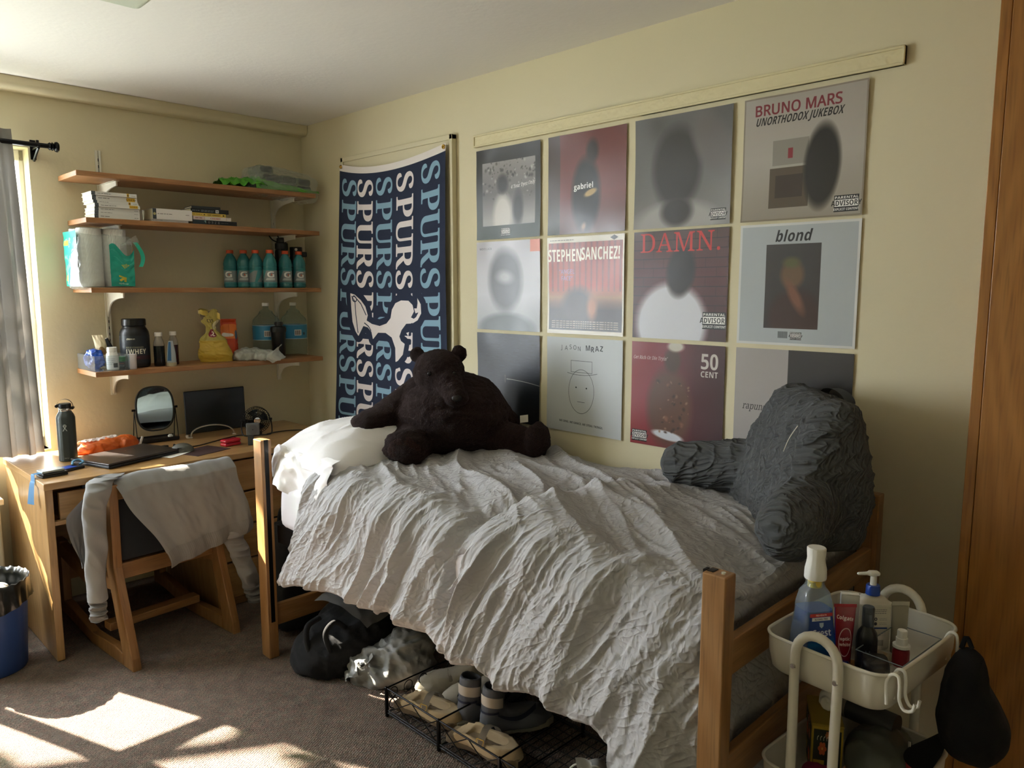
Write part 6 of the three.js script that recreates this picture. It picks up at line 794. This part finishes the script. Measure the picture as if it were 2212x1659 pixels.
{
  const suede = cloth(0xb09a78, 1), taupe = cloth(0x6f6454, 1), off = cloth(0x9d9484, 0.95), tan = S({ color: 0x8d7a5c, roughness: 0.9 }), eva = S({ color: 0x6b5a44, roughness: 0.95 }), foam = S({ color: 0x8f8877, roughness: 0.9 });
  for (const [label, z, t, strapc] of [['tan suede clog with a brass buckle, at the front left of the wire rack', 2.165, 0.22, taupe], ['tan suede clog, at the front middle of the wire rack', 2.46, 0.2, taupe]]) {
    const c = shoe(label, 'tan clogs in the wire rack', [-0.815, FY, z], t, { mat: suede, soleMat: eva, clog: true, high: 0.055 });
    part('strap', grid(26, 5, (u, v) => { const a = lerp(-1.25, 1.25, u); return [0.052 * Math.sin(a) + 0.003 * Math.sign(a), 0.024 + 0.062 * Math.cos(a) * 0.95 + 0.004, -0.005 + v * 0.026 + 0.01 * Math.abs(Math.sin(a))]; }), taupe, c); part('buckle', [bar([-0.05, 0.05, -0.004], [-0.05, 0.05, 0.024], 0.003, 0.003), bar([-0.044, 0.066, -0.004], [-0.044, 0.066, 0.024], 0.003, 0.003), bar([-0.05, 0.05, -0.004], [-0.044, 0.066, -0.004], 0.003, 0.003), bar([-0.05, 0.05, 0.024], [-0.044, 0.066, 0.024], 0.003, 0.003)], M.brass, c);
    part('footbed', grid(12, 24, (u, v) => { const z2 = lerp(-0.135, -0.01, v), w = curve1([[0, 0.02], [0.2, 0.034], [1, 0.033]], v); return [lerp(-w, w, u), 0.0285 + 0.004 * Math.pow(u * 2 - 1, 2), z2]; }, false, true), tan, c);
  }
  for (const [label, x, z, t] of [['cream knit sneaker with a strap, left of the pair behind the clogs', -0.64, 2.09, -2.2], ['cream knit sneaker with a strap, right of the pair behind the clogs', -0.63, 2.225, -2.15]]) {
    const c = shoe(label, 'cream sneakers in the wire rack', [x, FY, z], t, { mat: off, soleMat: foam, high: 0.095 }); part('strap', grid(26, 5, (u, v) => { const a = lerp(-1.4, 1.4, u); return [0.046 * Math.sin(a), 0.04 + 0.046 * Math.cos(a), 0.0 + v * 0.02]; }), cloth(0x8a8171, 0.95), c); part('heel_tab', box(0.022, 0.04, 0.006, 0, 0.075, -0.12, 0.002), cloth(0xa59c8b, 0.9), c);
  }
  for (const [label, x, z, t] of [['grey high-top sneaker seen from the heel, left of the pair', -0.66, 2.315, 1.3], ['grey high-top sneaker with a navy swoosh on its side', -0.655, 2.435, 1.15]]) {
    const c = shoe(label, 'grey high-top sneakers in the wire rack', [x, FY, z], t, { mat: S({ color: 0x55565c, roughness: 0.75 }), soleMat: S({ color: 0x8d8878, roughness: 0.7 }), high: 0.155 });
    part('collar_band', grid(40, 6, (u, v) => { const a = lerp(-2.2, 2.2, u) + Math.PI, r = 0.0405; return [r * Math.sin(a), 0.115 + v * 0.036 - 0.012 * Math.pow(u * 2 - 1, 2), -0.077 + r * 1.02 * Math.cos(a)]; }), S({ color: 0xb7ab9c, roughness: 0.8, side: THREE.DoubleSide }), c);
    part('heel_stripe', grid(40, 3, (u, v) => { const a = lerp(-1.8, 1.8, u) + Math.PI, r = 0.0418; return [r * Math.sin(a), 0.088 + v * 0.008, -0.08 + r * 1.02 * Math.cos(a)]; }), S({ color: 0x151a33, roughness: 0.6, side: THREE.DoubleSide }), c);
    for (const sd of [-1, 1]) part('swoosh', grid(30, 4, (u, v) => { const w = 0.015 * Math.pow(u, 0.8) * (1 - 0.25 * u) + 0.003; const z2 = lerp(-0.075, 0.065, u); return [sd * (0.0425 + 0.004 * Math.sin(u * 3)), 0.085 - 0.032 * Math.sin(u * 2.4) + 0.03 * u * u + (v - 0.5) * w * 1.6, z2]; }), S({ color: 0x12162a, roughness: 0.5, side: THREE.DoubleSide }), c);
  }
  const w = shoe('white sneaker with loose laces at the bottom edge of the photo', undefined, [-0.74, 0.001, 2.83], 1.9, { mat: S({ color: 0xb9b8b2, roughness: 0.8 }), soleMat: S({ color: 0xc9c8c2, roughness: 0.7 }), high: 0.085 });
  for (let i = 0; i < 4; i++) part('lace', tube([[-0.035, 0.066 - i * 0.004, 0.01 + i * 0.02], [0, 0.082 - i * 0.005, 0.012 + i * 0.02], [0.035, 0.066 - i * 0.004, 0.02 + i * 0.02]], 0.0032, 16, 6), M.paper, w);
  part('lace', tube([[0, 0.085, 0.0], [0.03, 0.11, -0.01], [0.05, 0.09, -0.03], [0.02, 0.085, 0.0], [-0.03, 0.115, 0.0], [-0.06, 0.08, 0.02]], 0.0032, 40, 6), M.paper, w); part('tongue', grid(10, 12, (u, v) => [lerp(-0.026, 0.026, u), 0.07 + v * 0.075, 0.0 - v * 0.03 + 0.01 * Math.sin(u * 3.1)]), cloth(0xc6c5bf, 0.9), w);
}
// ---------------------------------------------------------------- rolling cart
const CC = [-0.69, 0, 3.587], CR = -0.1;
const cx_ = Math.cos(CR), sx_ = Math.sin(CR), toW = (x, y, z) => [CC[0] + x * cx_ + z * sx_, y, CC[2] - x * sx_ + z * cx_];
{
  const c = thing('rolling_cart', 'white metal rolling cart with arched handles at the foot of the bed', 'cart', CC, CR), wm = PH({ color: 0xd9d4c6, roughness: 0.35, clearcoat: 0.3 });
  const rr_ = (w, d, r, n = 8) => { const o = []; for (const [sx, sz, a0] of [[1, 1, 0], [-1, 1, 1], [-1, -1, 2], [1, -1, 3]]) for (let i = 0; i <= n; i++) { const a = (a0 + i / n) * Math.PI / 2; o.push([sx * (w - r) + r * Math.cos(a), sz * (d - r) + r * Math.sin(a)]); } return o; };
  const tray = (y, h, name) => { // thin pressed steel tray with rounded corners and a rolled rim
    const W = 0.19, Dp = 0.14, R = 0.045, ring = (k, g) => rr_(W - k, Dp - k, R - k * 0.4, 8).map(([a, b]) => [a, b]);
    const prof = [[0, y, 0.0], [0.0015, y - h * 0.5, 0.0], [0.008, y - h + 0.008, 0], [0.016, y - h, 0], [0.09, y - h, 0]], inner = [[0.09, y - h + 0.0015], [0.0175, y - h + 0.0015], [0.0095, y - h + 0.009], [0.003, y - h * 0.5], [0.0015, y]];
    const all = [...prof.map((p) => [p[0], p[1]]), ...inner], base = ring(0), n = base.length;
    const g = grid(n, all.length - 1, (u, v) => { const j = Math.round(v * (all.length - 1)), i = Math.round(u * n) % n, k = all[j][0], q = rr_(W - k, Dp - k, Math.max(0.004, R - k * 0.5), 8)[i]; return [q[0], all[j][1], q[1]]; }, true);
    const t = part(name, toCreasedNormals(g, 0.7), wm, c);
    part('rim', tube(base.filter((_, i) => i % 2 === 0).map(([a, b]) => [a, y, b]), 0.004, 160, 8, true), wm, t); return t;
  };
  tray(0.783, 0.085, 'top_tray'); tray(0.478, 0.085, 'middle_tray'); tray(0.175, 0.085, 'bottom_tray');
  for (const s of [-1, 1]) { // each end: one bent tube as two legs and an arch, with screws
    const x = s * 0.203, hw = 0.047, yb = 0.07, yt = 0.775; const P = [[x, yb, -hw], [x, 0.3, -hw], [x, 0.6, -hw], [x, yt, -hw]]; for (let i = 1; i < 8; i++) { const a = Math.PI * i / 8; P.push([x, yt + hw * Math.sin(a) * 1.05, -hw * Math.cos(a)]); } P.push([x, yt, hw], [x, 0.6, hw], [x, 0.3, hw], [x, yb, hw]);
    const h = part('handle_frame', tube(P, 0.0105, 120, 14), wm, c);
    for (const z of [-hw, hw]) for (const y of [0.745, 0.44, 0.137]) part('screw', move(lathe([[0, 0.004], [0.005, 0.003], [0.0062, 0]], 14), x + s * 0.0095, y, z, 0, 0, -s * Math.PI / 2), M.chrome, h);
    for (const z of [-hw, hw]) part('caster', [new THREE.CylinderGeometry(0.028, 0.028, 0.018, 24).rotateZ(Math.PI / 2).translate(x, 0.029, z), box(0.024, 0.03, 0.02, x, 0.045, z, 0.004)], M.blackPlastic, c);
  }
}
const cartHook = (label, x, z, turn) => { const q = toW(x, 0, z), h = thing('hook', label, 'hook', [q[0], 0.783, q[2]], CR + turn, 'white wire hooks on the cart rim'); part('wire', tube([[0, -0.06, -0.012], [0, -0.01, -0.014], [0, 0.007, -0.004], [0, 0.006, 0.006], [0, -0.01, 0.01], [0, -0.045, 0.012], [0, -0.06, 0.022], [0, -0.055, 0.036], [0, -0.04, 0.04]], 0.0034, 60, 8), M.whitePlastic, h); return h; };
cartHook('white wire hook on the near corner of the cart rim', -0.17, 0.146, 0.1); cartHook('white wire hook that holds the black cap', 0.12, 0.146, 0);
cartHook('white wire hook next to the near one, turned to the cart end', -0.14, 0.146, -0.1);
{
  const q = toW(0.11, 0, 0.235), k = thing('cap', 'black cap hanging from a hook on the right end of the cart', 'cap', [-0.64, 0.70, 3.795], 0.1), bc = cloth(0x060607, 1, { sheen: 0 });
  part('crown', sdfGeo((x, y, z) => Math.max(smin(sdEll(x, y + 0.02, z + 0.006, 0.07, 0.105, 0.042), sdEll(x, y + 0.085, z - 0.016, 0.078, 0.075, 0.062), 0.04), -(y + 0.15)), [0, -0.05, 0.01], 0.17, 50, (x, y, z) => 0.005 * ridge(x * 18, y * 14, z * 18)), bc, k);
  part('brim', grid(30, 16, (u, v) => { const a = lerp(-1.3, 1.3, u); return [0.085 * Math.sin(a), -0.125 - 0.05 * v - 0.02 * Math.cos(a) * v, -0.03 - 0.085 * v * Math.cos(a), u, v]; }), bc, k); part('strap', tube([[0.0, 0.09, 0], [0.004, 0.11, -0.012], [0.0, 0.085, -0.02]], 0.005, 20, 8), bc, k);
}
const TY = 0.7006;
{ // blue mouthwash
  const q = [-0.755, TY, 3.5], m = thing('mouthwash_bottle', 'clear mouthwash bottle of blue liquid with a tall white cap on the cart', 'bottle', q, -0.6);
  const sec = (y) => curve1([[0, 0.041], [0.01, 0.044], [0.05, 0.044], [0.13, 0.036], [0.165, 0.031], [0.185, 0.021], [0.19, 0.02]], y), shape = (y0, y1, k) => grid(48, 30, (u, v) => { const y = lerp(y0, y1, v), r = sec(y) * k, a = u * 6.283, n = 5, c = Math.cos(a), s = Math.sin(a), f = Math.pow(Math.pow(Math.abs(c), n) + Math.pow(Math.abs(s), n), -1 / n) * lerp(1, 0.86, sstep(0.15, 0.19, y)); return [r * 1.02 * f * c, y, r * 0.8 * f * s, u, v]; }, true);
  part('bottle', shape(0, 0.192, 1), PH({ color: 0xd8e4ea, roughness: 0.08, transmission: 0.78, thickness: 0, ior: 1.45, clearcoat: 0.6, side: THREE.DoubleSide }), m);
  part('liquid', merge([shape(0.002, 0.128, 0.96), grid(48, 2, (u, v) => { const a = u * 6.283, n = 5, c = Math.cos(a), s = Math.sin(a), f = Math.pow(Math.pow(Math.abs(c), n) + Math.pow(Math.abs(s), n), -1 / n) * sec(0.128) * 0.96 * v; return [f * 1.02 * c, 0.128, f * 0.8 * s]; })]), PH({ color: 0x0f6fd0, roughness: 0.12, transmission: 0.25, thickness: 0, side: THREE.DoubleSide }), m);
  part('pour_spout', lathe([[0.011, 0.176], [0.016, 0.178], [0.016, 0.19], [0.014, 0.196]], 26), S({ color: 0xd9b93a, roughness: 0.4 }), m); part('neck_ring', lathe([[0.02, 0.19], [0.0235, 0.192], [0.0235, 0.195], [0.02, 0.197]], 30), M.clear, m);
  part('cap', lathe([[0, 0.27], [0.019, 0.27], [0.0208, 0.268], [0.0208, 0.262], [0.0195, 0.245], [0.0205, 0.236], [0.0238, 0.22], [0.0245, 0.2], [0.0235, 0.197], [0, 0.197]], 40), M.whitePlastic, m);
  part('label', grid(8, 20, (u, v) => { const y = lerp(0.012, 0.125, v), r = sec(y) * 0.8 + 0.0012; return [lerp(-0.034, 0.034, u) * (sec(y) / 0.044), y, r, u, v]; }), printed(256, 400, (x, w, h) => { grad(x, w, h, [[0, '#1b3f97'], [0.45, '#123a86'], [0.62, '#1a6aa8'], [1, '#0b1d52']]); x.fillStyle = '#c22f2f'; x.fillRect(0, 0, w, h * 0.07); txt(x, 'PRO-HEALTH', w / 2, h * 0.035, 20, '#f0d8d0'); x.fillStyle = '#e4e2e6'; x.fillRect(w * 0.1, h * 0.08, w * 0.8, h * 0.07); txt(x, 'ALCOHOL FREE', w / 2, h * 0.115, 20, '#2b2b4a'); x.fillStyle = '#b9cbe0'; x.beginPath(); x.moveTo(w * 0.42, h * 0.19); x.lineTo(w * 0.6, h * 0.19); x.lineTo(w * 0.59, h * 0.26); x.lineTo(w * 0.51, h * 0.3); x.lineTo(w * 0.43, h * 0.26); x.closePath(); x.fill(); txt(x, 'Crest', w * 0.5, h * 0.39, 76, '#d8e6f2', { style: 'bold', stroke: '#8f1f36', lw: 3 }); txt(x, 'CLEAN', w * 0.45, h * 0.9, 36, '#cfe0f0', { style: 'normal' }); }, { roughness: 0.3, side: THREE.DoubleSide }), m, 'blue printed front label');
}
{
  const t = thing('toothpaste_tube', 'red toothpaste tube standing beside the blue mouthwash', 'toothpaste', [-0.735, TY, 3.563], -0.85);
  const body = grid(30, 30, (u, v) => { const a = u * 6.283, w = lerp(0.017, 0.024, v), d = lerp(0.017, 0.0015, Math.pow(v, 0.8)); return [w * Math.sin(a), 0.012 + v * 0.13, d * Math.cos(a), (u + 0.5) % 1.0001, v]; }, true);
  part('tube', body, PH({ map: canvasTex(256, 256, (x, w, h) => { grad(x, w, h, [[0, '#8c1424'], [1, '#7a1020']]); x.fillStyle = '#1c2fa8'; x.fillRect(0, 0, w * 0.3, h); x.fillRect(w * 0.86, 0, w * 0.14, h); txt(x, 'Colgate', w * 0.5, h * 0.2, 24, '#f0e6e2', { sx: 0.9, rot: 0.15 }); x.strokeStyle = '#d8b8b4'; x.lineWidth = 4; x.beginPath(); x.ellipse(w * 0.5, h * 0.62, 30, 62, 0.1, 0, 7); x.stroke(); txt(x, 'optic', w * 0.5, h * 0.56, 20, '#f0d8d4'); txt(x, 'white', w * 0.5, h * 0.66, 20, '#f0d8d4'); }), roughness: 0.25, clearcoat: 0.5, side: THREE.DoubleSide }), t);
  part('crimp', box(0.05, 0.008, 0.002, 0, 0.14, 0, 0.0008), S({ color: 0xa01a2a, roughness: 0.3 }), t); part('cap', lathe([[0, 0], [0.0165, 0], [0.0165, 0.013], [0, 0.014]], 24), M.whitePlastic, t);
  const cl = thing('clear_organizer', 'clear plastic organizer tray inside the top of the cart', 'organizer', toW(0.03, TY, 0.07), CR);
  part('tray', [mm(-0.1, 0.1, 0, 0.0025, -0.05, 0.05, 0.001), mm(-0.1, 0.1, 0, 0.062, -0.05, -0.048, 0.0008), mm(-0.1, 0.1, 0, 0.062, 0.048, 0.05, 0.0008), mm(-0.1, -0.098, 0, 0.062, -0.05, 0.05, 0.0008), mm(0.098, 0.1, 0, 0.062, -0.05, 0.05, 0.0008)], M.clear, cl); part('rim', [rod([-0.1, 0.062, -0.05], [0.1, 0.062, -0.05], 0.0012), rod([0.1, 0.062, -0.05], [0.1, 0.062, 0.05], 0.0012), rod([-0.1, 0.062, 0.05], [0.1, 0.062, 0.05], 0.0012), rod([-0.1, 0.062, -0.05], [-0.1, 0.062, 0.05], 0.0012)], S({ color: 0x6a7376, roughness: 0.2 }), cl);
  const cb = thing('white_carton', 'slim white carton standing between the toothpaste and the lotion', 'carton', [-0.69, TY, 3.556], 0.5); part('carton', box(0.012, 0.155, 0.04, 0, 0, 0, 0.001), S({ color: 0xd8d5ce, roughness: 0.5 }), cb); part('open_flap', box(0.02, 0.001, 0.038, -0.014, 0.155, 0, 0.0003).rotateZ(-0.1), M.paper, cb);
  const sp = thing('spray_bottle', 'small black spray bottle with a smoky clear cap before the lotion', 'bottle', [-0.705, TY, 3.603], -1.1); part('bottle', lathe([[0, 0], [0.021, 0], [0.0225, 0.003], [0.0225, 0.07], [0.02, 0.085], [0.012, 0.098], [0.0115, 0.1]], 30), PH({ color: 0x0b0d12, roughness: 0.35 }), sp); part('sprayer', lathe([[0, 0.128], [0.008, 0.128], [0.009, 0.1], [0, 0.1]], 20), S({ color: 0x14161c, roughness: 0.4 }), sp); part('cap', lathe([[0, 0.145], [0.0115, 0.145], [0.0128, 0.142], [0.0128, 0.1]], 26), PH({ color: 0x6b7484, roughness: 0.1, transmission: 0.8, thickness: 0 }), sp); part('label', band(0.0228, 0.008, 0.062, 1.6), printed(64, 128, (x, w, h) => { x.fillStyle = '#0d1016'; x.fillRect(0, 0, w, h); txt(x, 'TONIC', w * 0.5, h * 0.5, 24, '#6b717c', { rot: -Math.PI / 2 }); }), sp);
  const lo = thing('lotion_bottle', 'white lotion pump bottle with a blue collar on the cart', 'bottle', [-0.6, TY, 3.575], -0.8);
  const lb = (k) => grid(48, 30, (u, v) => { const y = curve1([[0, 0], [0.08, 0.002], [0.12, 0.006], [0.86, 0.118], [0.97, 0.134], [1, 0.136]], v) , w = curve1([[0, 0.0], [0.08, 0.036], [0.12, 0.041], [0.8, 0.043], [0.9, 0.034], [0.97, 0.018], [1, 0.0]], v), d = curve1([[0, 0.0], [0.08, 0.017], [0.12, 0.021], [0.8, 0.022], [0.92, 0.016], [1, 0.0]], v), a = u * 6.283, n = 3.2, c = Math.cos(a), s = Math.sin(a), f = Math.pow(Math.pow(Math.abs(c), n) + Math.pow(Math.abs(s), n), -1 / n); return [w * f * c, y, d * f * s, u, v]; }, true);
  part('bottle', lb(1), PH({ color: 0xd8d2c2, roughness: 0.35, transmission: 0.1 }), lo); part('collar', lathe([[0, 0.158], [0.0145, 0.158], [0.0155, 0.155], [0.016, 0.135], [0, 0.132]], 30), PH({ color: 0x1442a0, roughness: 0.3 }), lo); part('pump', [lathe([[0, 0.182], [0.007, 0.182], [0.0075, 0.158], [0, 0.158]], 20), sdfGeo((x, y, z) => smin(sdRBox(x - 0.0, y, z, 0.012, 0.005, 0.009, 0.004), sdCap(x, y, z, [0, 0, 0], [-0.036, -0.001, 0], 0.005, 0.0035), 0.006), [-0.012, 0, 0], 0.035, 34).translate(0, 0.186, 0)], M.whitePlastic, lo);
  part('label', grid(8, 4, (u, v) => [lerp(-0.034, 0.034, u), lerp(0.012, 0.112, v), 0.0226, u, v]), printed(256, 320, (x, w, h) => { x.fillStyle = '#cfc9b8'; x.fillRect(0, 0, w, h); lines(x, '#4a4d55', 30, 220, 20, 3, 14, 4); for (const y of [96, 132]) { x.fillStyle = '#23283a'; x.beginPath(); x.arc(w * 0.5, y, 13, 0, 7); x.fill(); lines(x, '#70747c', 30, 100, y - 8, 2, 12, 3); lines(x, '#70747c', 160, 225, y - 8, 2, 12, 3); } x.fillStyle = '#cfc9b8'; x.beginPath(); x.arc(w * 0.5, 96, 6, 0, 7); x.fill(); x.fillStyle = '#1c3f86'; x.fillRect(24, 160, 208, 13); lines(x, '#80828a', 30, 220, 186, 4, 12, 3); x.fillStyle = '#4a4a4a'; for (let i = 0; i < 14; i++) x.fillRect(150 + i * 4, 260, i % 3 ? 2 : 3, 46); }), lo, 'printed back label');
  const ct = thing('cream_tube', 'clear and grey cream tube standing right of the lotion bottle', 'tube', [-0.575, TY, 3.63], -0.8); part('tube', grid(28, 24, (u, v) => { const a = u * 6.283; return [lerp(0.017, 0.02, v) * Math.cos(a), v * 0.115, lerp(0.017, 0.002, v) * Math.sin(a), u, v]; }, true), S({ color: 0x9a9482, roughness: 0.4, side: THREE.DoubleSide }), ct); part('crimp', box(0.041, 0.01, 0.002, 0, 0.115, 0, 0.0006), S({ color: 0xb9b3a2, roughness: 0.4 }), ct);
  const rb = thing('dropper_bottle', 'small red bottle with a stepped cream cap at the right of the cart tray', 'bottle', [-0.635, TY, 3.655], 0); part('bottle', lathe([[0, 0], [0.017, 0], [0.018, 0.003], [0.018, 0.034], [0.016, 0.04]], 28), S({ color: 0x8c1420, roughness: 0.35 }), rb); part('cap', lathe([[0, 0.083], [0.0095, 0.083], [0.0105, 0.081], [0.0105, 0.066], [0.0125, 0.065], [0.0125, 0.05], [0.0185, 0.049], [0.0185, 0.043], [0, 0.04]], 30), M.whitePlastic, rb);
  const tr = thing('hair_trimmer', 'black hair trimmer with its cord in the near corner of the cart tray', 'trimmer', toW(-0.08, TY, 0.072), CR + 0.5); part('body', sdfGeo((x, y, z) => smin(sdRBox(x, y - 0.02, z, 0.06, 0.018, 0.022, 0.012), sdRBox(x - 0.05, y - 0.024, z, 0.026, 0.022, 0.026, 0.01), 0.02), [0, 0.02, 0], 0.09, 44), PH({ color: 0x15171a, roughness: 0.4 }), tr); part('cord', tube([[-0.06, 0.02, 0], [-0.085, 0.03, -0.02], [-0.06, 0.045, -0.045], [0.0, 0.03, -0.04], [0.04, 0.012, -0.035]], 0.0035, 40, 7), M.blackPlastic, tr);
  const pi = thing('blue_packet', 'small blue foil packet lying low beside the mouthwash', 'packet', [-0.795, TY + 0.001, 3.565], 0.6); part('packet', sdfGeo((x, y, z) => sdRBox(x, y - 0.014, z, 0.032, 0.012, 0.04, 0.01), [0, 0.014, 0], 0.05, 34, (x, y, z) => 0.002 * ridge(x * 50, y * 50, z * 50)), PH({ color: 0x132a78, roughness: 0.25, clearcoat: 0.5 }), pi);
}
// the middle tray
const T2 = 0.3962;
{
  const f = thing('floral_box', 'yellow box printed with orange flowers in the middle tray of the cart', 'box', [-0.655, T2, 3.5], 0.5);
  const fm = printed(256, 256, (x, w, h) => { x.fillStyle = '#1e2518'; x.fillRect(0, 0, w, h); x.strokeStyle = '#a98d25'; x.lineWidth = 30; x.strokeRect(0, 0, w, h); for (const [a, b, r, c] of [[90, 110, 34, '#b8562c'], [170, 90, 28, '#b86a48'], [180, 190, 36, '#b0521f'], [80, 200, 24, '#a8481f'], [130, 40, 20, '#b86a48']]) { x.fillStyle = c; for (let i = 0; i < 6; i++) { x.beginPath(); x.ellipse(a + r * 0.5 * Math.cos(i * 1.05), b + r * 0.5 * Math.sin(i * 1.05), r * 0.55, r * 0.4, i * 1.05, 0, 7); x.fill(); } x.fillStyle = '#d89a4a'; x.beginPath(); x.arc(a, b, r * 0.22, 0, 7); x.fill(); } x.strokeStyle = '#c9c4a8'; x.lineWidth = 5; for (let i = 0; i < 5; i++) { x.beginPath(); x.arc(60 + i * 26, 62, 14, 2.6, 4.6); x.stroke(); } x.fillStyle = '#a98d25'; x.fillRect(20, 168, 90, 40); });
  const fg = new RoundedBoxGeometry(0.13, 0.13, 0.07, 2, 0.002).translate(0, 0.066, 0); part('carton', fg, fm, f); part('lid', box(0.132, 0.006, 0.072, 0, 0.131, 0, 0.002), S({ color: 0x9c8426, roughness: 0.6 }), f);
  const tp = thing('tissue', 'small grey-white crumpled tissue on the floral box', 'tissue', [-0.63, T2 + 0.138, 3.5], 0.3); part('tissue', sdfGeo((x, y, z) => sdEll(x, y - 0.016, z, 0.026, 0.02, 0.02), [0, 0.016, 0], 0.04, 26, (x, y, z) => 0.006 * ridge(x * 50, y * 50, z * 50)), M.paper, tp);
  const mg = thing('magenta_pouch', 'magenta pouch lying in front of the floral box', 'pouch', [-0.76, T2, 3.54], 0.3); part('pouch', sdfGeo((x, y, z) => sdRBox(x, y - 0.02, z, 0.05, 0.018, 0.045, 0.015), [0, 0.02, 0], 0.07, 34, (x, y, z) => 0.004 * ridge(x * 30, y * 30, z * 30)), cloth(0x8c1848, 0.8), mg);
  const gb = thing('grey_bag', 'large grey-green plastic bag filling the middle tray of the cart', 'plastic bag', [-0.62, T2, 3.62], 0); part('bag', sdfGeo((x, y, z) => sdEll(x, y - 0.06, z, 0.1, 0.06, 0.068), [0, 0.06, 0], 0.13, 46, (x, y, z) => 0.008 * ridge(x * 18, y * 18, z * 18)), PH({ color: 0x53584f, roughness: 0.35 }), gb);
  const gr = thing('grey_canister', 'dark grey canister with a pale end lying at the back of the middle tray', 'canister', toW(0.11, T2 + 0.124, -0.02), CR); part('canister', new THREE.CylinderGeometry(0.028, 0.028, 0.13, 32).rotateX(Math.PI / 2), S({ color: 0x2e3030, roughness: 0.5 }), gr); part('pale_end', new THREE.CylinderGeometry(0.0285, 0.0285, 0.05, 32).rotateX(Math.PI / 2).translate(0, 0, -0.075), S({ color: 0x8a8478, roughness: 0.5 }), gr);
  const ry = thing('red_yellow_box', 'red and yellow carton leaning in the near end of the middle tray', 'carton', [-0.665, T2 + 0.004, 3.702], 0.4); part('carton', box(0.05, 0.1, 0.02, 0, 0, 0, 0.001).rotateZ(-0.5), S({ color: 0x9a9422, roughness: 0.5 }), ry); part('red_band', box(0.0506, 0.045, 0.0206, 0, 0.055, 0, 0.001).rotateZ(-0.5), S({ color: 0x9c1a22, roughness: 0.5 }), ry); part('hang_tab', box(0.034, 0.026, 0.002, 0, 0.1, 0, 0.0006).rotateZ(-0.5), M.paper, ry);
}
scene.traverse((o) => { if (o.userData && o.userData._n) delete o.userData._n; });
renderer.render(scene, camera);
